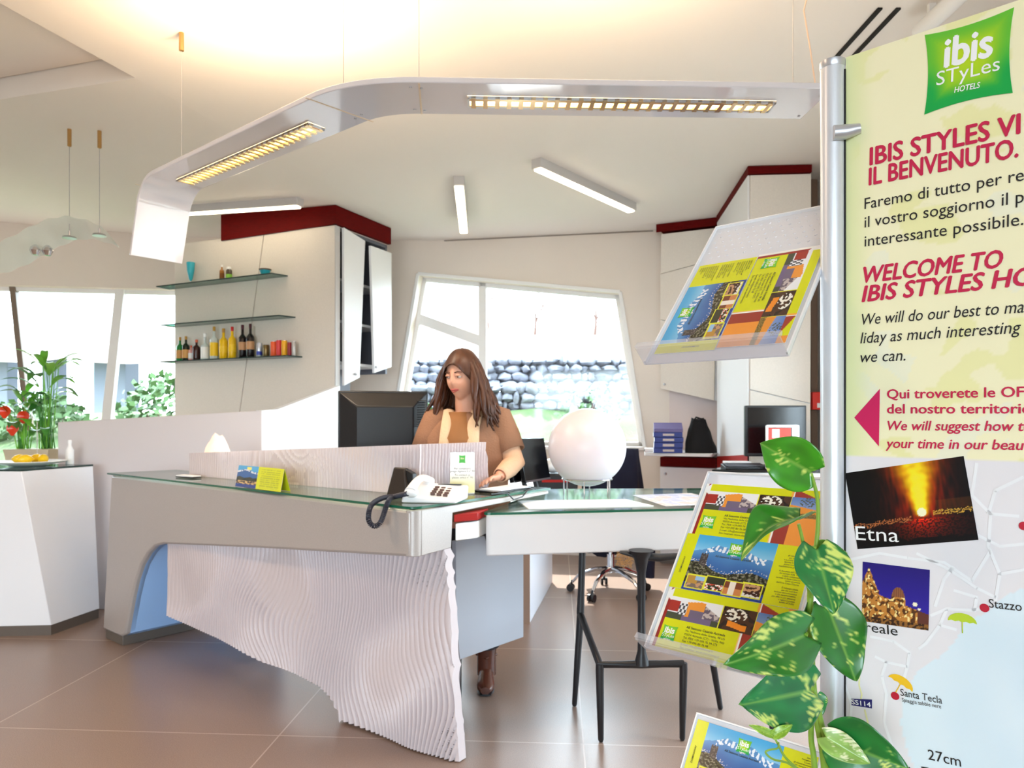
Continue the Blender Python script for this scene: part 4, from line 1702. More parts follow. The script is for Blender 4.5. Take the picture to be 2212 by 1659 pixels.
mb.prism([zat(back0 + fu * 0.0, 0.95), zat(back1, 0.95), zat(back1, br_.z + 0.0), zat(back0, bl.z)], -fn * 0.012)
mat('niche_back', (214, 198, 192), 0.5)
mk('niche_back', mb, MATS['niche_back'], cabr)
zs = 1.09
mb = MB()
sh = [P(1390, 980, 6.62), P(1538, 980, 6.40), zat(back1 - fu * 0.03, 1.0), zat(back0, 1.0)]
sh = [zat(p, zs - 0.028) for p in sh]
mb.prism(round_poly(sh, 0.03), (0, 0, 0.028))
mk('shelf', mb, MATS['cab_white'], cabr, bevel=0.004)
mb = MB()
r0_, r1_ = fp(1426, 1000, 0.02), fp(1546, 1000, 0.02)
mb.prism([zat(r0_, 0.94), zat(r1_, 0.94), zat(r1_, 1.03), zat(r0_, 1.03)], -fn * 0.2)
mk('red_band', mb, MATS['red_wood'], cabr)
mb = MB()
mb.prism([zat(r0_, 0.05), zat(r1_, 0.05), zat(r1_, 0.935), zat(r0_, 0.935)], -fn * 0.2)
lowc = mk('base_door', mb, MATS['cab_white'], cabr, bevel=0.003)
kp = fp(1438, 1023, 0.02)
mb = MB()
mb.ball(kp + fn * 0.014, 0.014, 10)
mb.tube([kp - fn * 0.004, kp + fn * 0.01], 0.006, 8)
mk('knob', mb, MATS['steel'], lowc)
mb = MB()
mb.prism([zat(r0_, 0.0), zat(r1_, 0.0), zat(r1_, 0.05), zat(r0_, 0.05)], -fn * 0.18)
mk('plinth', mb, MATS['plinth'], cabr)

cab2 = thing('tall_cabinet', 'tall cabinet nearest the banner, front beige and side bright from the window', 'cabinet', (2.0, 5.7, 0))
c2 = V((1.79, 5.42, 0)); c3 = V((2.235, 5.385, 0)); c4 = V((1.93, 6.74, 0))
z2 = 3.235
mb = MB()
mb.prism([c2 + V((0.006, 0.02, 0)), c3 + V((0, 0.02, 0)), V((2.235, 6.7, 0)), V((1.945, 6.7, 0))], (0, 0, z2))
mk('carcass', mb, MATS['cab_white'], cab2)
f2n = V((-0.04, -1, 0)).normalized()


def f2(x, y):
    return onpl(x, y, c2, V((c3.y - c2.y, -(c3.x - c2.x), 0)))


sa, sb = f2(1620, 842), f2(1751, 872)
for quad in ([zat(c2, z2), zat(c3, z2), sb, sa], [sa, sb, zat(c3, 0.06), zat(c2, 0.06)]):
    c = sum(quad, V((0, 0, 0))) / 4
    mb = MB()
    mb.prism([p + (c - p).normalized() * 0.004 for p in quad], (0, 0.02, 0))
    mk('door', mb, MATS['cab_panel'], cab2, bevel=0.002)
sdv = (c4 - c2).normalized()
mb = MB()
for za, zb3 in ((0.98, 2.02), (2.03, z2)):
    mb.prism([zat(c2 + V((-0.014, 0.015, 0)), za), zat(c4 + V((-0.014, 0, 0)), za - 0.02), zat(c4 + V((-0.014, 0, 0)), zb3), zat(c2 + V((-0.014, 0.015, 0)), zb3)], (0.014, 0, 0))
mk('side_panel', mb, MATS['cab_white'], cab2)
mb = MB()
mb.prism([zat(c2 + V((-0.016, 0.015, 0)), 0.0), zat(c4 + V((-0.016, 0, 0)), 0.0), zat(c4 + V((-0.016, 0, 0)), 1.05), zat(c2 + V((-0.016, 0.015, 0)), 1.13)], (0.012, 0, 0))
mk('red_side', mb, MATS['red_panel'], cab2)
mb = MB()
mb.prism([zat(c2 + V((-0.02, -0.01, 0)), z2 + 0.004), zat(c3 + V((0, -0.01, 0)), z2 + 0.004), zat(V((2.235, 6.7, 0)), z2 + 0.004), zat(c4 + V((-0.02, 0, 0)), z2 + 0.004)], (0, 0, ZC - z2 - 0.008))
mk('top_trim', mb, MATS['red_wood'], cab2)

# ------------------------------------------------------------------ things on the reception desk
GZ = 1.0625                                   # upper face of the desk glass
# tent leaflet
p0, p1 = onz(508, 1050, GZ), onz(606, 1063, GZ)
ex = (p1 - p0).normalized()
hgt = 0.105
nrm = V((ex.y, -ex.x, 0))
if nrm.y > 0:
    nrm = -nrm


def tent(u, v):
    if u < 0.47:
        x = u / 0.47
        if v < 0.16:
            return (30, 60, 140)
        if v < 0.32:
            return (214, 176, 120) if nz(x * 9, v * 18, 2) > 0 else (60, 50, 60)
        if v < 0.46 + 0.06 * nz(x * 4, 1):
            return (50, 54, 44)
        m_ = 0.72 + 0.12 * math.exp(-((x - 0.4) / 0.3) ** 2)
        if v < m_:
            return (220, 228, 240) if m_ - v < 0.08 and nz(x * 12, v * 9, 3) > 0 else (56, 100, 164)
        if abs(x - 0.55) < 0.10 and 0.8 < v < 0.95:
            return (240, 236, 120)
        return (84, 168, 220)
    if v < 0.07 or v > 0.95:
        return LIME_
    if int(v * 22) % 2 and nz(u * 60, int(v * 22) * 3.3) > -0.25 and 0.53 < u < 0.94:
        return (176, 184, 20)
    return LIME_


LIME_ = (214, 220, 20)
tl = thing('tent_card', 'folded leaflet card, blue picture and lime text, standing on the desk glass', 'card', (p0 + p1) / 2)
Lt_ = (p1 - p0).length
tilt_ = (-nrm * 0.02 + V((0, 0, hgt)))
picture('front_leaf', p0, ex * Lt_, tilt_, 70, 50, tent, MATS['print_gloss'], tl, 0.0006)
mb = MB()
b_ = -nrm * 0.05
mb.prism([p0 + b_, p1 + b_, p1 + tilt_ - nrm * 0.0012, p0 + tilt_ - nrm * 0.0012], -nrm * 0.0006)
mk('back_leaf', mb, bmat('lime_paper', LIME_, 0.5), tl, smooth=0)
# small flat dish
p = onz(420, 1031, GZ) + an * 0.035
dish = thing('pen_tray', 'small flat dark tray at the outer end of the desk screen', 'tray', p)
mb = MB()
for (a, b, c, d, e) in ((0, 0, .085, .05, .006),):
    mb.box(p + V((0, 0, 0.004)), (0.15, 0.06, 0.006), M.Rotation(-0.5, 4, 'Z'))
mk('tray_base', mb, MATS['black_plastic'], dish, bevel=0.002)
mb = MB()
mb.box(p + V((0, 0, 0.011)), (0.145, 0.055, 0.007), M.Rotation(-0.5, 4, 'Z'))
mk('tray_slip', mb, MATS['paper'], dish, bevel=0.001)
# acrylic sign with instructions
p0, p1 = onz(972, 1067, GZ), onz(1024, 1068, GZ)
ex = V(((p1 - p0).x, 0.01, 0)).normalized()
W_ = (p1 - p0).length
Hs = 90 * p0.y / F
tl_ = V((0, 0.012, Hs))
sg = thing('sign_holder', 'clear stand-up sign with a green emblem and dialling instructions behind the phone', 'sign', (p0 + p1) / 2)
mb = MB()
mb.prism([p0, p0 + ex * W_, p0 + ex * W_ + tl_, p0 + tl_], (0, 0.003, 0))
mb.prism([p0 + V((0, -0.025, 0)), p0 + ex * W_ + V((0, -0.025, 0)), p0 + ex * W_ + V((0, 0.03, 0)), p0 + V((0, 0.03, 0))], (0, 0, 0.003))
mk('acrylic_stand', mb, clear_mat('sign_acrylic', (244, 246, 246), 0.25), sg, smooth=0)
face_n = ex.cross(tl_.normalized())
if face_n.y > 0:
    face_n = -face_n


def card_ink(u, v):
    k = sstep(0.55, 0.05, v)
    return [lerp(a, b, k) for a, b in zip((226, 218, 212), (226, 216, 130))]


cd = picture('sign_card', p0 + face_n * 0.001 + V((0, 0, 0.004)), ex * W_, tl_ * 0.97, 20, 40, card_ink, MATS['print_gloss'], sg, 0.0004)


def sign_m(u, v, size):
    m = M.Identity(4)
    o = p0 + ex * (W_ * u) + tl_ * v + face_n * 0.0018
    t2 = tl_.normalized()
    for r in range(3):
        m[r][0], m[r][1], m[r][2], m[r][3] = ex[r] * size, t2[r] * size, face_n[r], o[r]
    return m


mb = MB()
for k, (t, v) in enumerate((('Per contattarci', 0.585), ('prego digitare il n° 90', 0.52), ('To contact us', 0.43), ('please select n° 90', 0.37))):
    mb.text(t, sign_m(0.5, v, 0.0125), 0.0, 0.0, 'CENTER')
mk('sign_text', mb, mat('ink_brown', (110, 92, 80), 0.5), cd, smooth=0, keep=True)
mb = MB()
rows = []
for j in range(13):
    row = []
    for i in range(13):
        u, v = i / 6 - 1, j / 6 - 1
        x, y = u * (1 - 0.10 * (1 - v * v)), v * (1 - 0.10 * (1 - u * u))
        row.append(p0 + ex * (W_ * (0.49 + 0.13 * x)) + tl_ * (0.83 + 0.095 * y) + face_n * 0.0017)
    rows.append(row)
mb.grid(rows)
em = mk('emblem', mb, mat('emblem_green', (70, 180, 60), 0.45), cd, smooth=0, keep=True)
mb = MB()
mb.text('ibis', sign_m(0.49, 0.83, 0.012), 0.02, 0, 'CENTER')
for v in mb.bm.verts:
    v.co += face_n * 0.0005
mk('emblem_text', mb, bmat('ink_pale', (240, 240, 180), 0.5), em, smooth=0, keep=True)

# dark bevelled box: the back of a small payment terminal
q0 = onz(832, 1075, GZ)
term = thing('payment_terminal', 'dark brown slanted terminal box behind the white telephone', 'terminal', q0)
e1_ = V((ab.x, ab.y, 0)) * 0.6 + V((0.4, -0.05, 0))
e1_.normalize()
e2_ = V((-e1_.y, e1_.x, 0))
W_ = 0.115
mb = MB()
bt = [q0, q0 + e1_ * W_, q0 + e1_ * W_ + e2_ * 0.055, q0 + e2_ * 0.055]
tp_ = [q0 + e1_ * 0.026 + e2_ * 0.022 + V((0, 0, 0.132)), q0 + e1_ * (W_ - 0.03) + e2_ * 0.022 + V((0, 0, 0.130)), q0 + e1_ * (W_ - 0.026) + e2_ * 0.055 + V((0, 0, 0.125)), q0 + e1_ * 0.028 + e2_ * 0.055 + V((0, 0, 0.125))]
mb.hexa(bt, tp_)
mk('terminal_body', mb, MATS['brown_plastic'], term, bevel=0.008, segs=3)
mb = MB()
w0_ = q0 + e1_ * (W_ - 0.028) + e2_ * 0.024
mb.prism([w0_ + V((0, 0, 0.07)), w0_ + e1_ * 0.040 + V((0, 0, 0.06)), w0_ + e1_ * 0.038 + V((0, 0, 0.105)), w0_ + e1_ * 0.004 + V((0, 0, 0.122))], e2_ * 0.03)
mk('side_keys', mb, MATS['black_plastic'], term, bevel=0.003)

# telephone
pt_ = onz(930, 1083, GZ)
phx = M.Translation(V((pt_.x + 0.018, pt_.y + 0.01, GZ))) @ M.Rotation(-0.12, 4, 'Z')
tel = thing('desk_telephone', 'white corded telephone on the front corner of the desk', 'telephone', phx.translation)
X = lambda x, y, z: phx @ V((x, y, z))
mb = MB()
lo_ = [X(-0.125, -0.075, 0), X(0.105, -0.075, 0), X(0.12, 0.095, 0), X(-0.125, 0.095, 0)]
hi_ = [X(-0.118, -0.068, 0.030), X(0.098, -0.068, 0.016), X(0.125, 0.09, 0.060), X(-0.115, 0.09, 0.072)]
mb.hexa(lo_, hi_)
mk('phone_base', mb, MATS['white_plastic'], tel, bevel=0.010, segs=3)
mb = MB()          # handset: an arched bar across the base's outer side
pts_, rd2 = [], []
for k in range(17):
    f = k / 16
    y = lerp(-0.10, 0.10, f)
    z = 0.050 + 0.030 * math.sin(f * math.pi) + 0.018 * f
    pts_.append(X(-0.078 + 0.03 * f, y, z + 0.006 * f))
    rd2.append(0.024 - 0.006 * math.sin(f * math.pi) ** 0.7)
mb.tube(pts_, rd2, 16, up=(0, 0, 1), flat=0.75)
for xx, yy, zz in ((-0.077, -0.088, 0.044), (-0.052, 0.088, 0.066)):
    mb.ball(X(xx, yy, zz), (0.029, 0.028, 0.022), 16)
hs = mk('handset', mb, MATS['white_plastic'], tel, smooth=70)
for r_ in range(4):
    for c_ in range(3):
        f = (r_ + 0.5) / 4.6
        a_ = X(0.0 + 0.026 * c_, -0.045 + 0.028 * r_, lerp(0.030, 0.062, (r_ * 0.028 + 0.03) / 0.165) - 0.0035 * c_)
        mb = MB()
        mb.box(a_, (0.018, 0.014, 0.012), phx.to_3x3().to_4x4())
        mk('key', mb, bmat('key_brown', (92, 62, 52), 0.5), tel, bevel=0.002)
mb = MB()
mb.box(X(0.045, 0.078, 0.062), (0.10, 0.014, 0.004), phx.to_3x3().to_4x4())
mk('display', mb, MATS['black_plastic'], tel, bevel=0.001)
# coiled cord hanging over the desk edge
cpts = [X(-0.085, -0.112, 0.042), P(850, 1074, 2.93), P(838, 1085, 2.845), P(822, 1128, 2.80), P(806, 1136, 2.795), P(796, 1120, 2.80), P(802, 1092, 2.85), P(826, 1076, 2.93), P(858, 1072, 2.99)]
sm_ = []
for i in range(len(cpts) - 1):
    a0_, a1_, a2_, a3_ = cpts[max(i - 1, 0)], cpts[i], cpts[i + 1], cpts[min(i + 2, len(cpts) - 1)]
    for q in range(12):
        t = q / 12
        sm_.append(0.5 * ((2 * a1_) + (a2_ - a0_) * t + (2 * a0_ - 5 * a1_ + 4 * a2_ - a3_) * t * t + (3 * a1_ - a0_ - 3 * a2_ + a3_) * t ** 3))
coil = []
tot = 0
lastp = sm_[0]
sub = []
for a, b in zip(sm_, sm_[1:]):
    for q in range(14):
        sub.append(a.lerp(b, q / 14))
for i, p in enumerate(sub[:-1]):
    t = (sub[i + 1] - p)
    tot += t.length
    t.normalize()
    a = t.cross(V((0.3, 0.2, 1))).normalized()
    b = t.cross(a)
    ph_ = tot / 0.0062 * 2 * math.pi
    coil.append(p + (a * math.cos(ph_) + b * math.sin(ph_)) * 0.0085)
mb = MB()
mb.tube(coil, 0.0026, 5)
mk('coiled_cord', mb, bmat('cord_navy', (44, 46, 62), 0.4), tel, smooth=60)

# monitor seen from behind
mc = P(832, 905, 3.95)
mon = thing('desk_monitor', 'black monitor seen from behind over the desk screen, beside the woman', 'monitor', (mc.x, mc.y, 0.99))
mm_ = M.Translation(V((mc.x, mc.y, 0))) @ M.Rotation(0.26, 4, 'Z')
Y_ = lambda x, y, z: mm_ @ V((x, y, z))
zb_, zt_ = 1.145, 1.553
mb = MB()
fr_ = [(-0.25, zb_), (0.235, zb_), (0.235, zt_), (-0.25, zt_)]
mb.hexa([Y_(x, 0.0, z) for x, z in fr_], [Y_(x, 0.055, z) for x, z in fr_])
mb.hexa([Y_(x * 0.62, -0.075, lerp(1.30, z, 0.66)) for x, z in fr_], [Y_(x * 0.98, 0.0, lerp(1.33, z, 0.97)) for x, z in fr_])
mk('rear_shell', mb, MATS['black_plastic'], mon, bevel=0.006)
mb = MB()
for k in range(16):
    z = lerp(1.36, 1.50, k / 15)
    a_, b_ = Y_(0.165, -0.072, z), Y_(0.222, -0.014, z)
    mb.tube([a_, b_], 0.0022, 4)
mk('vent_rib', mb, MATS['black_gloss'], mon)
mb = MB()
mb.prism([Y_(-0.225, 0.0545, zb_ + 0.03), Y_(0.21, 0.0545, zb_ + 0.03), Y_(0.21, 0.0545, zt_ - 0.025), Y_(-0.225, 0.0545, zt_ - 0.025)], (mm_.to_3x3() @ V((0, 0.002, 0))))
mk('screen', mb, bmat('screen_on', (150, 170, 190), 0.15), mon)
mb = MB()
mb.hexa([Y_(-0.06, -0.02, 0.99), Y_(0.06, -0.02, 0.99), Y_(0.06, 0.05, 0.99), Y_(-0.06, 0.05, 0.99)], [Y_(-0.045, -0.01, 1.25), Y_(0.045, -0.01, 1.25), Y_(0.045, 0.03, 1.25), Y_(-0.045, 0.03, 1.25)])
mb.box(Y_(0, 0.02, 0.996), (0.26, 0.2, 0.012), mm_.to_3x3().to_4x4())
mk('stand', mb, MATS['black_plastic'], mon, bevel=0.004)

# salt-stone lamp peeping over the screen
sp_ = P(469, 968, 4.66)
stone = thing('stone_lamp', 'pale pink rounded salt-stone lamp behind the desk screen', 'lamp', (sp_.x, sp_.y, 0.99))
rows = []
for i in range(15):
    th = math.pi * i / 14
    row = []
    for j in range(22):
        ph_ = 2 * math.pi * j / 22
        d = V((math.sin(th) * math.cos(ph_), math.sin(th) * math.sin(ph_), -math.cos(th)))
        k = 1 + 0.10 * noise.noise(d * 2.1) + 0.05 * noise.noise(d * 6)
        row.append(V((sp_.x, sp_.y, 1.15)) + V((d.x * 0.085 * k * (1 - 0.25 * d.z), d.y * 0.08 * k, d.z * 0.152 * k)))
    rows.append(row)
mb = MB()
mb.grid(rows, wrap=True, cap=True)
mk('salt_stone', mb, mat('salt', (255, 226, 210), 0.6, emit=((255, 206, 176), 0.35), bump=(18, 0.5)), stone, smooth=60)
mb = MB()
mb.lathe([(0.075, 0.99), (0.075, 1.01), (0.05, 1.012)], 24, M.Translation((sp_.x, sp_.y, 0)))
mk('wooden_base', mb, bmat('base_wood', (120, 80, 50), 0.5), stone)

# odds and ends on the wing of the desk behind the sign
p = P(1085, 1048, 3.62)
t = thing('paper_tray', 'flat dark tray of papers on the desk wing by the woman’s hand', 'tray', (p.x, p.y, GZ))
pc_ = sp(0.70, GZ, 0.09)
mr = M.Rotation(math.atan2(sd.y, sd.x), 4, 'Z')
mb = MB()
mb.box(pc_ + V((0, 0, 0.005)), (0.28, 0.15, 0.010), mr)
mk('tray_base', mb, MATS['black_gloss'], t, bevel=0.003)
mb = MB()
mb.box(pc_ + V((0.01, 0, 0.0125)), (0.24, 0.12, 0.004), mr @ M.Rotation(0.05, 4, 'Z'))
mk('loose_sheet', mb, MATS['paper'], t)
mb = MB()
cpts = [sp(0.50, GZ + 0.004, 0.005), sp(0.55, GZ + 0.004, -0.004), sp(0.59, GZ + 0.003, -0.020), sp(0.63, GZ - 0.03, -0.026), sp(0.70, GZ - 0.022, -0.026), sp(0.75, GZ + 0.003, -0.020), sp(0.80, GZ + 0.004, -0.004), sp(0.86, GZ + 0.004, 0.01)]
mb.tube(cpts, 0.0035, 7)
tag(mk('black_cable', mb, MATS['black_plastic']), 'thin black cable trailing over the edge of the desk wing', 'cable')

# ------------------------------------------------------------------ things on the glass-topped table
TZ = 1.0005
gc_ = P(1268, 966, 3.78)
lamp = thing('globe_lamp', 'large white frosted globe lamp on short wire legs, standing on the glass table', 'lamp', (gc_.x, gc_.y, TZ))
mb = MB()
mb.ball(gc_, 0.204, 56)
globe = mk('globe', mb, mat('opal', (216, 208, 214), 0.35, sss=0.25), lamp, smooth=180)
zr_ = gc_.z - 0.166
rr0 = math.sqrt(max(0.204 ** 2 - 0.166 ** 2, 0.01)) + 0.012
mb = MB()
mb.tube([V((gc_.x + rr0 * math.cos(a), gc_.y + rr0 * math.sin(a), zr_)) for a in [2 * math.pi * k / 40 for k in range(41)]], 0.004, 8)
mk('wire_ring', mb, MATS['chrome'], lamp)
for k in range(6):
    a = 2 * math.pi * (k + 0.3) / 6
    mb = MB()
    mb.tube([V((gc_.x + rr0 * math.cos(a), gc_.y + rr0 * math.sin(a), zr_)), V((gc_.x + rr0 * math.cos(a), gc_.y + rr0 * math.sin(a), TZ))], 0.0034, 8)
    mk('wire_leg', mb, MATS['chrome'], lamp)
s0_, s1_, s2_, s3_ = onz(1142, 1100, TZ), onz(1412, 1094, TZ), onz(1352, 1080, TZ), onz(1118, 1083, TZ)
mb = MB()
mb.prism([s0_, s1_, s2_, s3_], (0, 0, 0.004))
tag(mk('paper_pad', mb, MATS['paper'], smooth=0), 'white paper pad lying at the front of the glass table', 'paper')
q = [p_ + V((0, 0, 0.0012)) for p_ in (onz(1438, 1094, TZ), onz(1580, 1088, TZ), onz(1530, 1064, TZ), onz(1366, 1070, TZ))]


def town_map(u, v):
    if abs((u * 5) % 1 - 0.5) < 0.04 or abs((v * 4 + u) % 1 - 0.5) < 0.05:
        return (250, 250, 250)
    n = nz(u * 4, v * 4, 3)
    return (232, 214, 208) if n > 0.1 else ((206, 210, 236) if n < -0.05 else (222, 226, 240))


o = picture('town_map', q[0], q[1] - q[0], q[3] - q[0], 60, 40, town_map, MATS['print_gloss'], None, 0.0008)
tag(o, 'folded pale town map on the glass table near the leaflet holder', 'map')

# ------------------------------------------------------------------ back desk under the window
bdk = thing('back_desk', 'white work counter with a drawer pedestal behind the woman', 'desk', (-0.1, 5.7, 0))
pa, pb = onz(1145, 1346, 0), onz(1193, 1258, 0)
bu = (pb - pa).normalized()
bn_ = V((-bu.y, bu.x, 0))
mb = MB()
mb.prism([pa + bn_ * 0.0, pb, pb + bn_ * 0.5, pa + bn_ * 0.5], (0, 0, 0.80))
mat('pedestal_white', (222, 224, 232), 0.4)
mk('drawer_unit', mb, MATS['pedestal_white'], bdk, bevel=0.003)
mb = MB()
mb.prism([pa + bn_ * -0.0 - bu * 0.004, pa + bn_ * 0.5 - bu * 0.004, pa + bn_ * 0.5 - bu * 0.004 + V((0, 0, 0.80)), pa - bu * 0.004 + V((0, 0, 0.80))], -bu * 0.016)
mat('brown_front', (150, 124, 108), 0.5)
mk('end_panel', mb, MATS['brown_front'], bdk)
mb = MB()
mb.prism([pa - bu * 0.06 - bn_ * 0.04 + V((0, 0, 0.80)), pb + bu * 0.45 - bn_ * 0.04 + V((0, 0, 0.80)), pb + bu * 0.45 + bn_ * 0.62 + V((0, 0, 0.80)), pa - bu * 0.06 + bn_ * 0.62 + V((0, 0, 0.80))], (0, 0, 0.03))
mk('counter_top', mb, MATS['white_paint'], bdk, bevel=0.004)
BZ = 0.831
# two black monitors standing close together, seen from the side
for k, (px, lab) in enumerate(((1127, 'black flat monitor on the back desk, half hidden by the woman’s arm'), (1152, 'black flat monitor on the back desk, nearer the globe lamp'))):
    base = P(px + 14, 1060, 5.3)
    base.z = BZ
    base.x = (px + 12 - CX) / F * 5.35
    base.y = 5.35
    t = thing('flat_monitor', lab, 'monitor', base, 'monitors on the back desk')
    mt = M.Translation(base) @ M.Rotation(math.radians(62), 4, 'Z') @ M.Rotation(math.radians(-10), 4, 'X')
    mb = MB()
    mb.box(mt @ V((0, 0, 0.27)), (0.42, 0.035, 0.32), mt.to_3x3().to_4x4())
    mk('monitor_case', mb, MATS['black_gloss'], t, bevel=0.005)
    mb = MB()
    mb.box(mt @ V((0, -0.02, 0.115)), (0.40, 0.006, 0.014), mt.to_3x3().to_4x4())
    mk('lower_bezel', mb, MATS['steel'], t)
    mb = MB()
    mb.box(base + V((0, 0, 0.006)), (0.07, 0.18, 0.012))
    mb.tube([base + V((0, 0, 0.01)), mt @ V((0, 0.02, 0.16))], 0.02, 10)
    mk('stand', mb, MATS['black_plastic'], t)
pr = V((0.36, 5.95, BZ))
prt = thing('label_printer', 'low dark printer on the back desk below the window', 'printer', pr)
mb = MB()
mb.box(pr + V((0, 0, 0.06)), (0.34, 0.3, 0.12))
mk('printer_case', mb, MATS['black_plastic'], prt, bevel=0.012, segs=3)
mb = MB()
mb.box(pr + V((0.0, -0.152, 0.07)), (0.24, 0.006, 0.02))
mk('red_strip', mb, MATS['red_panel'], prt)
mb = MB()
mb.ball(pr + V((-0.02, 0.0, 0.185)), (0.09, 0.09, 0.062), 20)
tag(mk('white_bag', mb, MATS['white_plastic'], smooth=180), 'crumpled white bag on top of the low printer', 'bag')
pc2 = P(1160, 1052, 4.75)
for k, (px, Y0, rz, lab) in enumerate(((1150, 5.05, 0.2, 'loose white sheet at the near end of the back desk'), (1222, 5.45, -0.3, 'loose white sheet beside the printer on the back desk'))):
    c = V(((px - CX) / F * Y0, Y0, BZ + 0.002))
    mb = MB()
    rows = []
    for j in range(6):
        rows.append([c + (M.Rotation(rz, 4, 'Z') @ V((0.21 * (i / 5 - .5), 0.29 * (j / 5 - .5), 0.012 * math.sin(i * 1.1 + j) ** 2))) for i in range(6)])
    mb.grid(rows)
    s_ = tag(mk('paper_sheet', mb, MATS['paper'], smooth=60, keep=True), lab, 'paper', 'loose sheets on the back desk')
    s_.modifiers.new('thickness', 'SOLIDIFY').thickness = 0.0008

# ------------------------------------------------------------------ swivel chair with a coat hung over it
cc_ = V((0.79, 5.78, 0))
ch = thing('office_chair', 'black swivel chair on a chrome five-star base beyond the glass table', 'chair', cc_)
for k in range(5):
    a = 2 * math.pi * k / 5 + 0.35
    d = V((math.cos(a), math.sin(a), 0))
    mb = MB()
    mb.tube([cc_ + V((0, 0, 0.20)), cc_ + d * 0.12 + V((0, 0, 0.19)), cc_ + d * 0.25 + V((0, 0, 0.14)), cc_ + d * 0.31 + V((0, 0, 0.075))], [0.022, 0.018, 0.015, 0.011], 10)
    lg_ = mk('base_arm', mb, MATS['chrome'], ch)
    s = V((-d.y, d.x, 0))
    mb = MB()
    for e in (-0.018, 0.018):
        c = cc_ + d * 0.325 + s * e + V((0, 0, 0.031))
        mb.tube([c - s * 0.009, c + s * 0.009], 0.030, 16)
    mb.tube([cc_ + d * 0.312 + V((0, 0, 0.09)), cc_ + d * 0.325 + V((0, 0, 0.04))], 0.009, 8)
    mk('caster', mb, MATS['black_plastic'], lg_)
mb = MB()
mb.tube([cc_ + V((0, 0, 0.17)), cc_ + V((0, 0, 0.32))], 0.030, 14)
mb.tube([cc_ + V((0, 0, 0.30)), cc_ + V((0, 0, 0.47))], 0.017, 12)
mk('gas_column', mb, MATS['chrome'], ch)
mb = MB()
mb.box(cc_ + V((0, 0, 0.505)), (0.48, 0.46, 0.09))
mk('seat', mb, MATS['black_plastic'], ch, bevel=0.035, segs=4)
mb = MB()
rows = []
bdir = V((0.2, 0.96, 0)).normalized()
bs_ = V((bdir.y, -bdir.x, 0))
for i in range(9):
    f = i / 8
    w_ = 0.225 * (1 - 0.35 * f ** 3)
    rows.append([cc_ + bdir * (0.22 + 0.05 * f) + bs_ * (w_ * math.cos(q)) + bdir * (0.035 * math.sin(q)) + V((0, 0, 0.62 + 0.50 * f)) for q in [2 * math.pi * j / 20 for j in range(20)]])
mb.grid(rows, wrap=True, cap=True)
mk('backrest', mb, MATS['black_plastic'], ch, smooth=60)
mb = MB()
mb.tube([cc_ + bdir * 0.10 + V((0, 0, 0.47)), cc_ + bdir * 0.25 + V((0, 0, 0.50)), cc_ + bdir * 0.285 + V((0, 0, 0.75))], 0.022, 10)
mk('back_support', mb, MATS['black_plastic'], ch)
coatm = bmat('coat_navy', (14, 16, 40), 0.9)
coat = thing('coat', 'dark navy coat with a tan fur edge draped over the swivel chair', 'coat', cc_ + V((0.05, 0, 0.56)))
mb = MB()
rows = []
for j in range(13):
    f = j / 12
    row = []
    for i in range(25):
        a = math.pi * 2 * i / 24
        fold_ = 1 + 0.10 * math.sin(a * 7 + f * 2)
        rx_, ry_ = lerp(0.20, 0.29, f) * fold_, lerp(0.20, 0.16, f) * fold_
        z = 1.15 - 0.86 * f
        row.append(cc_ + bdir * (0.25 + 0.08 * f) + V((rx_ * math.cos(a), ry_ * math.sin(a) * 0.6, z - 0.04 * math.sin(a * 3 + 1) * f)))
    rows.append(row)
mb.grid(rows)
c_ob = mk('coat_body', mb, coatm, coat, smooth=70, keep=True)
c_ob.modifiers.new('thickness', 'SOLIDIFY').thickness = 0.012
mb = MB()
rows = []
for i in range(8):
    f = i / 7
    rows.append([cc_ + V((0.305 + 0.055 * math.cos(q) * (1 - 0.3 * f), -0.04 + 0.045 * math.sin(q), 0.60 - 0.46 * f)) for q in [2 * math.pi * j / 14 for j in range(14)]])
mb.grid(rows, wrap=True, cap=True)
mk('sleeve', mb, coatm, coat, smooth=60)
mb = MB()
rf = random.Random(9)
for _ in range(320):
    c = cc_ + V((rf.uniform(0.02, 0.14), -0.20 + rf.uniform(-0.03, 0.03), rf.uniform(0.27, 0.40)))
    d = V((rf.gauss(0, 1), rf.gauss(0, 1), rf.gauss(-0.6, 1))).normalized() * rf.uniform(0.02, 0.05)
    s = d.orthogonal().normalized() * 0.003
    mb.face((c - s, c + s, c + d))
mk('fur_edge', mb, bmat('fur_tan', (206, 158, 100), 0.9), coat, smooth=0, keep=True)

# ------------------------------------------------------------------ side counter by the tall cabinet
sc0 = thing('side_counter', 'black-topped side counter in front of the tall cabinet', 'counter', (1.75, 5.1, 0))
SZ = 1.06
topq = [P(1538, 1018, 4.86), V((2.40, 4.80, 0)), V((2.40, 5.36, 0)), V((1.60, 5.37, 0))]
topq = [V((p.x, p.y, SZ - 0.022)) for p in topq]
mb = MB()
mb.prism(topq, (0, 0, 0.022))
mk('counter_top', mb, MATS['black_gloss'], sc0, bevel=0.003)
mb = MB()
ctr = sum(topq, V((0, 0, 0))) / 4
mb.prism([V((lerp(p.x, ctr.x, 0.08), lerp(p.y, ctr.y, 0.08), 0)) for p in topq], (0, 0, SZ - 0.022))
mk('counter_body', mb, MATS['white_paint'], sc0, bevel=0.003)
ms = P(1676, 930, 5.10)
mon = thing('counter_monitor', 'large black monitor on the side counter in front of the tall cabinet', 'monitor', (ms.x, 5.12, SZ))
mm_ = M.Translation(V((ms.x, 5.12, 0))) @ M.Rotation(-0.05, 4, 'Z')
Y_ = lambda x, y, z: mm_ @ V((x, y, z))
mb = MB()
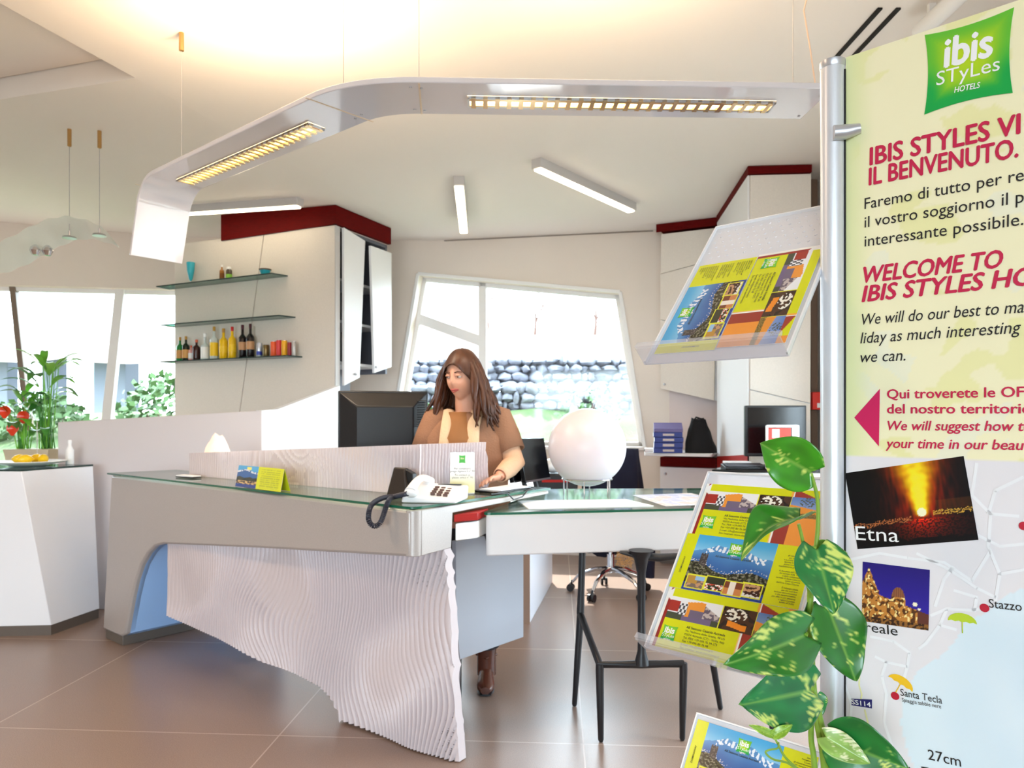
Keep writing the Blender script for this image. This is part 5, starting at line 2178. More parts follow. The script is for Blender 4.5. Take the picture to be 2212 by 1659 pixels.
mb.box(Y_(0, 0, 1.315), (0.425, 0.045, 0.36), mm_.to_3x3().to_4x4())
mk('monitor_case', mb, MATS['black_plastic'], mon, bevel=0.006)
mb = MB()
mb.box(Y_(0, -0.023, 1.32), (0.395, 0.004, 0.325), mm_.to_3x3().to_4x4())
mk('screen', mb, MATS['black_gloss'], mon)
mb = MB()
mb.box(Y_(0, 0.0, 1.11), (0.06, 0.03, 0.12), mm_.to_3x3().to_4x4())
mb.box(Y_(0, 0.01, SZ + 0.006), (0.22, 0.17, 0.012), mm_.to_3x3().to_4x4())
mk('stand', mb, MATS['black_plastic'], mon, bevel=0.003)
kb = onz(1625, 1002, SZ + 0.01)
kb = V(((1606 - CX) / F * 4.96, 4.96, SZ + 0.0005))
kbt = thing('keyboard', 'dark keyboard on the side counter in front of the black monitor', 'keyboard', kb)
mb = MB()
mb.hexa([kb + V((-0.14, -0.06, 0)), kb + V((0.14, -0.06, 0)), kb + V((0.14, 0.06, 0)), kb + V((-0.14, 0.06, 0))],
        [kb + V((-0.14, -0.06, 0.012)), kb + V((0.14, -0.06, 0.012)), kb + V((0.14, 0.06, 0.03)), kb + V((-0.14, 0.06, 0.03))])
mk('keyboard_case', mb, MATS['black_plastic'], kbt, bevel=0.003)
mb = MB()
for r_ in range(4):
    mb.box(kb + V((0, -0.042 + 0.027 * r_, 0.019 + 0.004 * r_)), (0.26, 0.019, 0.008))
mk('key_rows', mb, bmat('key_grey', (70, 70, 76), 0.5), kbt, bevel=0.002)
pp_ = V(((1592 - CX) / F * 5.18, 5.18, SZ + 0.0005))
mb = MB()
mb.box(pp_ + V((0, 0, 0.018)), (0.17, 0.12, 0.036))
tag(mk('paper_stack', mb, MATS['paper'], bevel=0.002), 'short stack of white paper behind the keyboard', 'paper')
fs = V(((1690 - CX) / F * 4.86, 4.86, SZ + 0.006))
cal = thing('leaflet_stand', 'white framed stand with a red sheet in front of the black monitor', 'stand', fs)
mb = MB()
for a, b in (((-0.105, 0.0), (-0.105, 0.29)), ((0.105, 0.0), (0.105, 0.29)), ((-0.105, 0.285), (0.105, 0.285)), ((-0.105, 0.004), (0.105, 0.004))):
    mb.tube([fs + V((a[0], 0, a[1])), fs + V((b[0], 0, b[1]))], 0.009, 8)
mb.box(fs + V((0.088, 0.0, 0.145)), (0.045, 0.012, 0.28))
mb.box(fs + V((0.02, 0.02, -0.002)), (0.12, 0.07, 0.007))
mk('frame', mb, MATS['white_plastic'], cal)
mb = MB()
mb.box(fs + V((-0.02, 0.002, 0.145)), (0.155, 0.004, 0.255))
shr = mk('red_sheet', mb, bmat('sheet_red', (222, 56, 40), 0.5), cal)
mb = MB()
mb.box(fs + V((-0.045, -0.001, 0.235)), (0.05, 0.003, 0.06))
mk('white_patch', mb, bmat('sheet_pink', (246, 210, 204), 0.5), shr)

# ------------------------------------------------------------------ file stack and black bag on the cabinet shelf
fz = zs + 0.001
fc = V(((1443 - CX) / F * 6.62, 6.62, fz))
fx = V((0.985, -0.17, 0)).normalized()
fy = V((0.17, 0.985, 0)).normalized()
bl1 = bmat('file_blue', (34, 52, 140), 0.45)
bl2 = bmat('file_violet', (104, 96, 150), 0.5)
for k, (h_, mm, lab) in enumerate(((0.045, bl1, 'blue file at the bottom of the stack on the cabinet shelf'), (0.05, bl1, 'blue file second from the bottom of the shelf stack'),
                                   (0.045, bl1, 'blue file in the middle of the shelf stack'), (0.045, bl1, 'blue file second from the top of the shelf stack'),
                                   (0.085, bl2, 'greyish violet file lying slanted on top of the shelf stack'))):
    t = thing('ring_binder', lab, 'file', fc + V((0, 0, 0)), 'files stacked on the cabinet shelf')
    o0 = fc + V((0, 0, 0.0005))
    w2_, d2_ = 0.128, 0.10
    js = 0.004 * ((k * 7) % 3 - 1)
    q0_ = [o0 + fx * (-w2_ + js) - fy * d2_, o0 + fx * (w2_ + js) - fy * d2_, o0 + fx * (w2_ + js) + fy * d2_, o0 + fx * (-w2_ + js) + fy * d2_]
    if k < 4:
        mb = MB()
        mb.prism(q0_, (0, 0, 0.004))
        mb.prism([p + V((0, 0, h_ - 0.004)) for p in q0_], (0, 0, 0.004))
        mb.prism([q0_[0], q0_[1], q0_[1] + V((0, 0, h_)), q0_[0] + V((0, 0, h_))], fy * 0.004)
    else:
        mb = MB()
        mb.hexa(q0_, [p + V((0, 0, 0.03 if i < 2 else h_)) for i, p in enumerate(q0_)])
    mk('cover', mb, mm, t, bevel=0.001)
    if k < 4:
        mb = MB()
        mb.prism([p + V((0, 0, 0.004)) + fy * (0.006 if i < 2 else -0.006) for i, p in enumerate(q0_)], (0, 0, h_ - 0.008))
        mk('pages', mb, MATS['paper'], t)
        mb = MB()
        cl_ = o0 - fy * (d2_ + 0.0008) + V((0, 0, h_ * 0.5))
        mb.prism([cl_ - fx * 0.05 - V((0, 0, h_ * .22)), cl_ + fx * 0.05 - V((0, 0, h_ * .22)), cl_ + fx * 0.05 + V((0, 0, h_ * .22)), cl_ - fx * 0.05 + V((0, 0, h_ * .22))], fy * 0.001)
        mk('spine_label', mb, bmat('label_buff', (206, 196, 196), 0.6), t)
    fc = fc + V((0, 0, h_ + 0.001))
bg_c = V(((1515 - CX) / F * 6.58, 6.58, fz))
rows = []
for i in range(13):
    f = i / 12
    w_ = 0.145 * (1 - 0.62 * f ** 1.4)
    row = []
    for j in range(24):
        a = 2 * math.pi * j / 24
        k = 1 + 0.10 * nz(math.cos(a) * 2, math.sin(a) * 2, f * 4)
        row.append(bg_c + V((-0.035 * f + w_ * k * math.cos(a), 0.085 * (1 - 0.4 * f) * k * math.sin(a), 0.31 * f + 0.012 * math.cos(a * 2) * f)))
    rows.append(row)
mb = MB()
mb.grid(rows, wrap=True, cap=True)
bgt = thing('black_bag', 'slumped black bag beside the blue files on the cabinet shelf', 'bag', bg_c)
mk('bag_body', mb, bmat('bag_black', (12, 12, 16), 0.9), bgt, smooth=60)
mb = MB()
mb.tube([bg_c + V((-0.09, -0.03, 0.28)), bg_c + V((-0.06, -0.05, 0.325)), bg_c + V((0.02, -0.05, 0.30)), bg_c + V((0.05, -0.05, 0.20))], 0.008, 8)
mk('handle', mb, MATS['bag_black'], bgt)
cy = V(((1402 - CX) / F * 6.62, 6.62, fz + 0.022))
t = thing('tape_roll', 'small white roll lying at the free end of the cabinet shelf', 'roll', cy)
mb = MB()
mb.tube([cy + V((-0.04, 0, 0)), cy + V((0.035, 0, 0))], 0.022, 18)
mk('roll_body', mb, MATS['white_plastic'], t)
mb = MB()
mb.tube([cy + V((-0.044, 0, 0)), cy + V((-0.041, 0, 0))], 0.012, 14)
mk('core', mb, MATS['black_plastic'], t)
# fire call point on the cabinet flank by the banner pole
fcp = V((2.30, 5.45, 1.55))
fcp = P(1763, 866, 5.5)
mb = MB()
mb.box(fcp + V((0, 0, 0)), (0.075, 0.05, 0.135))
t = thing('fire_call_point', 'red fire call box on a brown conduit behind the banner pole', 'alarm', fcp)
mk('alarm_case', mb, bmat('alarm_red', (214, 40, 26), 0.4), t, bevel=0.006)
mb = MB()
mb.box(fcp + V((0.012, -0.026, -0.035)), (0.03, 0.004, 0.035))
mk('alarm_window', mb, MATS['white_plastic'], t)
mb = MB()
mb.box((fcp.x + 0.0, fcp.y + 0.045, 1.62), (0.05, 0.03, 3.24))
mk('conduit', mb, bmat('conduit_brown', (98, 74, 56), 0.6), t)
# ------------------------------------------------------------------ woman working behind the desk
WX, WY = -0.235, 3.80
skin = mat('skin', (226, 168, 140), 0.5, sss=0.12)
hairm = mat('hair_brown', (74, 40, 22), 0.42, var=(26, 0.45), stretch=(1, 1, 0.15))
topm = mat('poncho_brown', (152, 110, 84), 0.85, bump=(120, 0.2))
slm = mat('sleeve_peach', (222, 180, 148), 0.85, bump=(100, 0.2))
scarf = mat('scarf_cream', (222, 192, 158), 0.85, bump=(80, 0.25))
ochre = mat('blouse_ochre', (148, 100, 58), 0.8)
trou = mat('trouser_dark', (40, 38, 46), 0.85)
bootm = mat('boot_brown', (88, 48, 36), 0.25, var=(9, 0.3))
wom = thing('person', 'woman with long brown hair in a brown poncho top, working behind the reception desk', 'person', (WX, WY, 0))


def W3(x, y, z):
    return V((WX + x, WY + y, z))


hd_c = W3(-0.02, -0.06, 1.625)
hrot = M.Translation(hd_c) @ M.Rotation(-0.50, 4, 'Z') @ M.Rotation(0.20, 4, 'X') @ M.Scale(1.10, 4)      # turned to the photo's left and a little down
hd = lambda x, y, z: hrot @ V((x, y, z))

mb = MB()
T = lambda pts, r: mb.tube(pts, r, 14)
# trunk
rows = []
for z, rx, ry, cy in ((0.84, 0.165, 0.125, 0.0), (0.92, 0.18, 0.135, 0.0), (1.02, 0.155, 0.115, 0.0), (1.10, 0.145, 0.105, -0.005), (1.20, 0.16, 0.115, -0.012), (1.29, 0.165, 0.115, -0.012),
                      (1.37, 0.16, 0.09, -0.005), (1.41, 0.11, 0.07, -0.005), (1.44, 0.06, 0.058, -0.012)):
    rows.append([W3(rx * math.cos(a), cy + ry * math.sin(a), z) for a in [2 * math.pi * k / 24 for k in range(24)]])
mb.grid(rows, wrap=True, cap=True)
T([W3(0, 0.0, 1.40), W3(-0.01, -0.025, 1.48), hd(0, 0.015, -0.05)], [0.062, 0.054, 0.055])
# legs
for sx in (-1, 1):
    T([W3(0.085 * sx, 0.0, 0.90), W3(0.09 * sx, -0.012, 0.70), W3(0.09 * sx, -0.012, 0.50), W3(0.095 * sx, 0.015, 0.30), W3(0.10 * sx, 0.02, 0.09)], [0.092, 0.08, 0.058, 0.052, 0.036])
    T([W3(0.10 * sx, 0.03, 0.05), W3(0.105 * sx, -0.10, 0.035)], [0.034, 0.030])
# arms
shL, elL, wrL = P(1076, 908, 3.78), P(1111, 1000, 3.70), P(1078, 1029, 3.55)
shR, elR, wrR = W3(-0.16, 0.0, 1.385), W3(-0.235, -0.06, 1.17), W3(-0.20, -0.22, 1.10)
for a, b, c in ((shL, elL, wrL), (shR, elR, wrR)):
    T([a, a.lerp(b, 0.5), b, b.lerp(c, 0.5), c], [0.052, 0.046, 0.038, 0.035, 0.025])
# hands with five fingers each
for wr, fwd, side, up_ in ((wrL, (P(1056, 1037, 3.47) - wrL).normalized(), V((0.75, 0.5, 0.3)), V((0, 0, 1))), (wrR, V((0.05, -0.8, -0.4)).normalized(), V((-1, 0, 0)), V((0, 0, 1)))):
    s = (side - fwd * side.dot(fwd)).normalized()
    n = s.cross(fwd).normalized()
    if n.z < 0:
        n = -n
    pl0, pl1 = wr + fwd * 0.01, wr + fwd * 0.085
    rows = []
    for f, wv, tv in ((0, 0.022, 0.017), (0.3, 0.034, 0.017), (0.7, 0.040, 0.015), (1.0, 0.038, 0.012)):
        c = pl0.lerp(pl1, f)
        rows.append([c + s * wv * math.cos(a) + n * tv * math.sin(a) for a in [2 * math.pi * k / 14 for k in range(14)]])
    mb.grid(rows, wrap=True, cap=True)
    for k, (off, L) in enumerate(((-0.029, 0.072), (-0.010, 0.080), (0.010, 0.075), (0.028, 0.060))):
        b0 = pl1 + s * off - fwd * 0.008
        d = (fwd + s * off * 2.5).normalized()
        q1 = b0 + d * L * 0.48 + n * 0.004
        q2 = q1 + (d - n * 0.45).normalized() * L * 0.32
        q3 = q2 + (d - n * 0.9).normalized() * L * 0.24
        mb.tube([b0, q1, q2, q3], [0.0095, 0.0085, 0.0078, 0.006], 8)
    b0 = pl0 + fwd * 0.02 - s * 0.028
    mb.tube([b0, b0 - s * 0.025 + fwd * 0.025 - n * 0.004, b0 - s * 0.032 + fwd * 0.055 - n * 0.010], [0.012, 0.010, 0.0075], 8)
# head: skull, jaw, nose, ears; -y is the way she faces
rows = []
for i in range(29):
    th = math.pi * i / 28
    row = []
    for j in range(40):
        ph_ = 2 * math.pi * j / 40
        d = V((math.sin(th) * math.cos(ph_), math.sin(th) * math.sin(ph_), -math.cos(th)))
        x, y, z = d.x * 0.074, d.y * 0.092, d.z * 0.112
        if z < 0:
            k = -z / 0.112
            x *= 1 - 0.34 * k ** 1.5
            y = y * (1 - 0.10 * k) - 0.018 * k
        if y < 0:                             # flatten and model the face
            y *= 0.94
            y -= 0.020 * math.exp(-((x / 0.011) ** 2)) * math.exp(-(((z + 0.018) / 0.022) ** 2))
            y -= 0.010 * math.exp(-((x / 0.010) ** 2)) * math.exp(-(((z - 0.012) / 0.028) ** 2))
            for e in (-1, 1):
                y += 0.010 * math.exp(-(((x - e * 0.030) / 0.014) ** 2)) * math.exp(-(((z - 0.008) / 0.012) ** 2))
                y -= 0.006 * math.exp(-(((x - e * 0.036) / 0.018) ** 2)) * math.exp(-(((z + 0.030) / 0.020) ** 2))
            y -= 0.006 * math.exp(-((x / 0.020) ** 2)) * math.exp(-(((z + 0.056) / 0.008) ** 2))
            y -= 0.007 * math.exp(-((x / 0.018) ** 2)) * math.exp(-(((z + 0.095) / 0.014) ** 2))
        row.append(hd(x, y, z))
    rows.append(row)
mb.grid(rows, wrap=True, cap=True)
for e in (-1, 1):
    mb.ball(hd(0.074 * e, 0.01, -0.005), (0.008, 0.018, 0.028), 10)
body = mk('body', mb, skin, wom, smooth=180)
rm = body.modifiers.new('skin', 'REMESH')
rm.mode = 'VOXEL'
rm.voxel_size = 0.0055
rm.use_smooth_shade = True
so = body.modifiers.new('soft', 'SMOOTH')
so.factor = 0.5
so.iterations = 3
# face details
eye_w = bmat('eye_white', (206, 190, 180), 0.4)
for e in (-1, 1):
    mb = MB()
    c = hd(0.029 * e, -0.0765, 0.008)
    mb.ball(c, 0.0115, 14)
    ey_ = mk('eye', mb, eye_w, wom, smooth=180)
    mb = MB()
    c2_ = hd(0.029 * e - 0.002, -0.0845, 0.0055)
    mb.ball(c2_, 0.0048, 10)
    mk('iris', mb, bmat('iris_brown', (60, 36, 24), 0.15), ey_, smooth=180)
    mb = MB()
    mb.tube([hd(0.014 * e, -0.0895, 0.026), hd(0.030 * e, -0.088, 0.031), hd(0.046 * e, -0.0765, 0.026)], [0.003, 0.0034, 0.0016], 8)
    mk('eyebrow', mb, hairm, wom, smooth=60)
    mb = MB()
    mb.tube([hd(0.017 * e, -0.0865, 0.0125), hd(0.029 * e, -0.0870, 0.0150), hd(0.042 * e, -0.0795, 0.0115)], [0.004, 0.0066, 0.003], 8)
    mk('eyelid', mb, skin, wom, smooth=60)
mb = MB()
mb.tube([hd(-0.023, -0.082, -0.053), hd(-0.009, -0.0945, -0.0505), hd(0, -0.0945, -0.0525), hd(0.009, -0.0945, -0.0505), hd(0.023, -0.082, -0.053)], [0.0018, 0.0042, 0.0038, 0.0042, 0.0018], 8)
mb.tube([hd(-0.021, -0.081, -0.056), hd(0, -0.094, -0.0615), hd(0.021, -0.081, -0.056)], [0.0018, 0.0055, 0.0018], 8)
mk('lips', mb, bmat('lip_rose', (196, 96, 88), 0.35), wom, smooth=60)
# hair: cap swept from a side parting, and locks falling to the shoulders
rows = []
mb = MB()
for i in range(21):
    th = math.pi * (0.02 + 0.66 * i / 20)
    row = []
    for j in range(40):
        ph_ = 2 * math.pi * j / 40
        fr = max(0.0, -math.sin(ph_))                # 1 at the face
        t2 = min(th, math.pi * (0.66 - 0.34 * fr ** 1.6)) if fr > 0 else th
        d = V((math.sin(t2) * math.cos(ph_), math.sin(t2) * math.sin(ph_), math.cos(t2)))
        bulge = 1.0 + 0.03 * nz(ph_ * 3, i * 0.2)
        row.append(hd(d.x * 0.090 * bulge, d.y * 0.110 * bulge + 0.006, d.z * 0.128 * bulge))
    rows.append(row)
mb.grid(rows, wrap=True)
rh = random.Random(11)
for k in range(170):
    a = rh.uniform(-0.45, math.pi + 0.36)              # round the sides and back
    x0_, y0_ = math.cos(a), math.sin(a)
    pts_ = []
    hz_ = rh.uniform(0.0, 0.118)
    kk_ = math.sqrt(max(0.1, 1 - (hz_ / 0.125) ** 2)) * 0.97
    top = hd(0.086 * x0_ * kk_, 0.106 * y0_ * kk_ + 0.006, hz_)
    L = rh.uniform(0.20, 0.29) + max(0, hz_)
    out_ = hrot.to_3x3() @ V((x0_, y0_, 0))
    out_.z = 0
    out_.normalize()
    wav = rh.uniform(0, 6)
    for q in range(8):
        f = q / 7
        p = top + V((0, 0, -L * f)) + out_ * (0.9 * (1 - kk_) * 0.10 * math.sin(min(1, f * 2.2) * 1.57) + 0.016 * math.sin(f * 2.2) + 0.085 * f * f * (1.0 if y0_ > -0.2 else 0.4)) + V((0.014 * f * math.sin(f * 9 + wav), 0.012 * f * math.cos(f * 8 + wav), 0))
        pts_.append(p)
    mb.tube(pts_, [0.004, 0.011, 0.0135, 0.0135, 0.013, 0.011, 0.008, 0.003], 7)
hair = mk('hair', mb, hairm, wom, smooth=180)
hair.modifiers.new('thickness', 'SOLIDIFY').thickness = 0.004
# poncho top
rows = []
for z, rx, ry, cy in ((1.435, 0.078, 0.072, -0.02), (1.425, 0.11, 0.085, -0.015), (1.405, 0.175, 0.10, -0.01), (1.37, 0.215, 0.118, -0.012), (1.30, 0.235, 0.142, -0.022), (1.22, 0.232, 0.152, -0.025),
                      (1.14, 0.222, 0.148, -0.02), (1.05, 0.215, 0.148, -0.01), (0.96, 0.225, 0.158, 0.0), (0.88, 0.235, 0.165, 0.0)):
    rows.append([W3(rx * math.cos(a) * (1 + 0.02 * math.sin(a * 6 + z * 9)), cy + ry * math.sin(a) * (1 + 0.03 * math.sin(a * 5 + z * 7)), z - 0.02 * abs(math.cos(a)) ** 2 * (1 if z > 1.36 else 0)) for a in [2 * math.pi * k / 40 for k in range(40)]])
mb = MB()
mb.grid(rows, wrap=True)
o = mk('poncho_top', mb, topm, wom, smooth=180)
o.modifiers.new('thickness', 'SOLIDIFY').thickness = 0.006
for a, b, nm in ((shL, elL, 1), (shR, elR, -1)):
    mb = MB()
    ins_ = a + V((-0.05 * nm, 0, 0.02))
    mb.tube([ins_, a + V((0.004 * nm, 0, 0.004)), a.lerp(b, 0.35) + V((0.008 * nm, 0, 0)), a.lerp(b, 0.74) + V((0.010 * nm, 0, 0))], [0.07, 0.078, 0.076, 0.070], 20, cap=False)
    o = mk('cap_sleeve', mb, topm, wom, smooth=180)
    o.modifiers.new('thickness', 'SOLIDIFY').thickness = 0.006
for a, b, c in ((shL, elL, wrL), (shR, elR, wrR)):
    mb = MB()
    mb.tube([a.lerp(b, 0.25), a.lerp(b, 0.7), b, b.lerp(c, 0.35), b.lerp(c, 0.8), b.lerp(c, 0.95)], [0.056, 0.056, 0.055, 0.050, 0.040, 0.036], 20, cap=False)
    o = mk('sleeve', mb, slm, wom, smooth=180)
    o.modifiers.new('thickness', 'SOLIDIFY').thickness = 0.004
# blouse front and the two ends of a cream scarf
mb = MB()
rows = []
for z in (1.43, 1.38, 1.30, 1.20, 1.10, 1.0):
    f = (1.43 - z) / 0.43
    rows.append([W3(-0.035 + x * (0.05 + 0.03 * f), -0.098 - 0.088 * sstep(0, 0.3, f) + 0.02 * x * x + 0.004, z) for x in (-1, -0.6, -0.2, 0.2, 0.6, 1)])
mb.grid(rows)
o = mk('blouse', mb, ochre, wom, smooth=180, keep=True)
o.modifiers.new('thickness', 'SOLIDIFY').thickness = 0.012
for sx, w_ in ((-1, 0.026), (1, 0.032)):
    mb = MB()
    mb.tube([W3(-0.02 + 0.062 * sx, 0.05, 1.445), W3(-0.02 + 0.075 * sx, -0.06, 1.44), W3(-0.03 + 0.07 * sx, -0.135, 1.37), W3(-0.035 + 0.072 * sx, -0.182, 1.27), W3(-0.035 + 0.07 * sx, -0.186, 1.12), W3(-0.035 + 0.072 * sx, -0.18, 0.99)],
            [0.030, w_, w_, w_ * 1.05, w_ * 1.1, w_ * 1.1], 14, flat=0.45, up=(0, -1, 0.2))
    mk('scarf_end', mb, scarf, wom, smooth=180)
mb = MB()
mb.ball(W3(-0.055, -0.200, 1.215), (0.012, 0.008, 0.012), 12)
mk('pendant', mb, bmat('pendant_gold', (240, 190, 90), 0.25, metal=0.6), wom, smooth=180)
# trousers and boots
for sx in (-1, 1):
    mb = MB()
    mb.tube([W3(0.075 * sx, 0.0, 0.97), W3(0.09 * sx, 0.0, 0.84), W3(0.092 * sx, -0.01, 0.65), W3(0.092 * sx, -0.008, 0.46), W3(0.098 * sx, 0.02, 0.20)], [0.112, 0.108, 0.09, 0.076, 0.070], 20, cap=False)
    o = mk('trouser_leg', mb, trou, wom, smooth=180)
    o.modifiers.new('thickness', 'SOLIDIFY').thickness = 0.004
FT = onz(1049, 1462, 0.0)
for k, sx in enumerate((-1, 1)):
    mb = MB()
    ax_ = W3(0.10 * sx, 0.0, 0)
    q = ax_
    rows = []
    for yy, zz, rx, rz in ((0.075, 0.052, 0.024, 0.048), (0.045, 0.055, 0.036, 0.053), (0.0, 0.056, 0.039, 0.054), (-0.05, 0.046, 0.042, 0.044), (-0.10, 0.036, 0.046, 0.034), (-0.145, 0.031, 0.042, 0.028), (-0.175, 0.028, 0.024, 0.018)):
        rows.append([q + V((rx * math.cos(a), yy + 0.01, max(0.012, zz + rz * math.sin(a)))) for a in [2 * math.pi * j / 18 for j in range(18)]])
    mb.grid(rows, wrap=True, cap=True)
    mb.tube([q + V((0, 0.02, 0.05)), q + V((0, 0.022, 0.14)), q + V((0, 0.022, 0.25))], [0.05, 0.05, 0.058], 18)
    bt_ = mk('boot', mb, bootm, wom, smooth=60)
    mb = MB()
    mb.tube([q + V((0, 0.075, 0.006)), q + V((0, -0.02, 0.006)), q + V((0, -0.11, 0.006)), q + V((0, -0.165, 0.006))], [0.030, 0.038, 0.045, 0.03], 14, flat=0.16, up=(0, 0, 1))
    mk('sole', mb, MATS['black_plastic'], bt_, smooth=60)
    mb = MB()
    mb.tube([q + V((-0.052, 0.02, 0.155)), q + V((0, -0.033, 0.15)), q + V((0.052, 0.02, 0.155))], 0.008, 8)
    mk('strap', mb, bootm, bt_, smooth=60)
# ------------------------------------------------------------------ banner stand
D0 = P(1827, 905, 1.20); D0.z = 0            # left edge of the printed panel
du_ = V((0.724, -0.690, 0)).normalized()       # towards the photographer's right
dn_ = V((du_.y, -du_.x, 0))
if dn_.y > 0:
    dn_ = -dn_                                 # out of the printed face
UP = V((0, 0, 1))


def bs(x, y):
    p = onpl(x, y, D0, dn_)
    return (p - D0).dot(du_), p.z


def bpt(s, z, off=0.0):
    return D0 + du_ * s + dn_ * off + UP * z


BW, BTOP, BBOT = 0.80, 2.0, 0.30
BTOP = bs(1845, 118)[1]
stand = thing('banner_stand', 'aluminium display stand with a tall yellow welcome banner and area map', 'banner', (D0.x + 0.25, D0.y - 0.25, 0))
# background of the sheet: pale yellow above, map below
mapb = bs(2020, 992)[1]
sea_poly = [bs(x, y) for x, y in ((2212, 1270), (2165, 1290), (2140, 1320), (2090, 1345), (2062, 1385), (2030, 1420), (1985, 1448), (1955, 1500), (1945, 1560), (1955, 1600), (1975, 1659))]
ys_sea = sorted(sea_poly, key=lambda q: -q[1])


def coast(z):
    pts_ = ys_sea
    if z > pts_[0][1]:
        return 9.0
    for (sa_, za_), (sb_, zb_) in zip(pts_, pts_[1:]):
        if zb_ <= z <= za_:
            return lerp(sa_, sb_, (za_ - z) / max(za_ - zb_, 1e-6))
    return pts_[-1][0] + 0.04


def banner_ink(u, v):
    s, z = u * BW, BBOT + v * (BTOP - BBOT)
    if z > mapb:
        a = nz(s * 9, z * 9, 3.0)
        b = nz(s * 22 + 4, z * 22, 8.0)
        base = (251, 244, 203)
        if a > 0.12 and b > -0.05:
            base = (244, 239, 178)
        elif a < -0.25 and b > 0:
            base = (246, 243, 214)
        e = sstep(0.05, 0.0, s)
        return tuple(lerp(c, d, e) for c, d in zip(base, (230, 234, 176)))
    if s > coast(z) + 0.004 * nz(s * 80, z * 80, 1):
        return (228, 241, 249)
    return (238, 233, 236)


picture('printed_panel', bpt(0.0, BBOT), du_ * BW, UP * (BTOP - BBOT), 200, 420, banner_ink, MATS['print_banner'], stand)
mb = MB()
mb.prism([bpt(0.0, BBOT, -0.001), bpt(BW, BBOT, -0.001), bpt(BW, BTOP, -0.001), bpt(0.0, BTOP, -0.001)], dn_ * -0.003)
mk('backing_board', mb, MATS['paper'], stand, smooth=0)
# the two poles
for nm, s0 in (('pole', -0.021), ('pole', BW + 0.021)):
    mb = MB()
    mb.tube([bpt(s0, 0.02), bpt(s0, 1.0), bpt(s0, BTOP - 0.012)], 0.0195, 28)
    pl_ = mk('pole', mb, MATS['alu'], stand, smooth=50)
    mb = MB()
    mb.lathe([(0.0195, 0), (0.0205, 0.002), (0.0205, 0.012), (0.002, 0.020)], 28, M.Translation(bpt(s0, BTOP - 0.013)))
    mk('pole_cap', mb, MATS['alu_cap'], pl_, smooth=40)
    mb = MB()
    mb.lathe([(0.08, 0), (0.08, 0.012), (0.03, 0.02)], 28, M.Translation(bpt(s0, 0.0)))
    mk('base_plate', mb, MATS['alu_cap'], stand, smooth=40)
mb = MB()
mb.prism([bpt(-0.0022, BBOT, 0.003), bpt(0.0005, BBOT, 0.003), bpt(0.0005, BTOP - 0.02, 0.003), bpt(-0.0022, BTOP - 0.02, 0.003)], dn_ * -0.006)
mk('dark_gap_seal', mb, MATS['black_plastic'], stand, smooth=0)
cs, cz = bs(1838, 288)
mb = MB()
mb.tube([bpt(-0.012, cz, 0.022), bpt(0.004, cz, 0.012), bpt(0.024, cz + 0.003, 0.003)], [0.012, 0.012, 0.008], 16)
mk('clip', mb, MATS['alu_cap'], stand, smooth=50)

ink_red = mat('ink_crimson', (204, 22, 74), 0.45)
ink_blk = mat('ink_black', (26, 24, 26), 0.45)
ink_wht = mat('ink_white', (250, 250, 250), 0.45)


def tmat(s, z, sx, sy, off=0.0012, rot=0.0):
    m = M.Identity(4)
    o = bpt(s, z, off)
    cx_, sx_ = math.cos(rot), math.sin(rot)
    ex = du_ * cx_ + UP * sx_
    ey = du_ * -sx_ + UP * cx_
    for r in range(3):
        m[r][0] = ex[r] * sx
        m[r][1] = ey[r] * sy
        m[r][2] = dn_[r]
        m[r][3] = o[r]
    return m


def bline(mb, full, vis, p0, p1, cap, bold=0.0, shear=0.0, space=1.0):
    """a line of print: the part `vis` runs from pixel p0 to pixel p1 on its baseline; cap = capital height in pixels at p0"""
    s0, z0 = bs(*p0)
    s1, z1 = bs(*p1)
    wa, wb = text_w(vis, 0.0, shear, space)
    sx = (s1 - s0) / (wb - wa)
    zc = bs(p0[0], p0[1] - cap)[1] - z0
    sy = zc / 0.70
    rot = math.atan2(z1 - z0, s1 - s0)
    for k in range(5 if bold else 1):
        dx_, dz_ = ((0, 0), (-1, 0), (1, 0), (0, 0.7), (0, -0.7))[k]
        mb.text(full, tmat(s0 - wa * sx + dx_ * bold * sx, z0 + dz_ * bold * sy, sx, sy, 0.0012 + 0.00002 * k, rot), 0.0, shear, 'LEFT', space)


mb = MB()
bline(mb, 'IBIS STYLES VI', 'IBIS STYLES VI', (1880, 357), (2203, 288), 38, 0.03)
bline(mb, 'IL BENVENUTO.', 'IL BENVENUTO', (1878, 400), (2188, 341), 37, 0.03)
mk('heading_text', mb, ink_red, stand, smooth=0, keep=True)
mb = MB()
bline(mb, 'WELCOME TO', 'WELCOME TO', (1866, 611), (2166, 577), 34, 0.03, 0.2)
bline(mb, 'IBIS STYLES HOTELS', 'IBIS STYLES H', (1863, 652), (2187, 619), 34, 0.03, 0.2)
mk('heading_text', mb, ink_red, stand, smooth=0, keep=True)
mb = MB()
bline(mb, 'Faremo di tutto per rendere', 'Faremo di tutto per re', (1868, 452), (2212, 390), 24)
bline(mb, 'il vostro soggiorno il più', 'il vostro soggiorno il p', (1868, 492), (2212, 437), 24)
bline(mb, 'interessante possibile.', 'interessante possibile', (1868, 533), (2202, 487), 24)
mk('body_text', mb, ink_blk, stand, smooth=0, keep=True)
mb = MB()
bline(mb, 'We will do our best to make your ho-', 'We will do our best to ma', (1862, 702), (2212, 675), 24, 0, 0.2)
bline(mb, 'liday as much interesting as', 'liday as much interesting', (1859, 742), (2206, 719), 24, 0, 0.2)
bline(mb, 'we can.', 'we can', (1859, 783), (1950, 779), 24, 0, 0.2)
mk('body_text', mb, ink_blk, stand, smooth=0, keep=True)
mb = MB()
bline(mb, 'Qui troverete le OFFERTE', 'Qui troverete le OF', (1917, 861), (2212, 857), 20, 0.02)
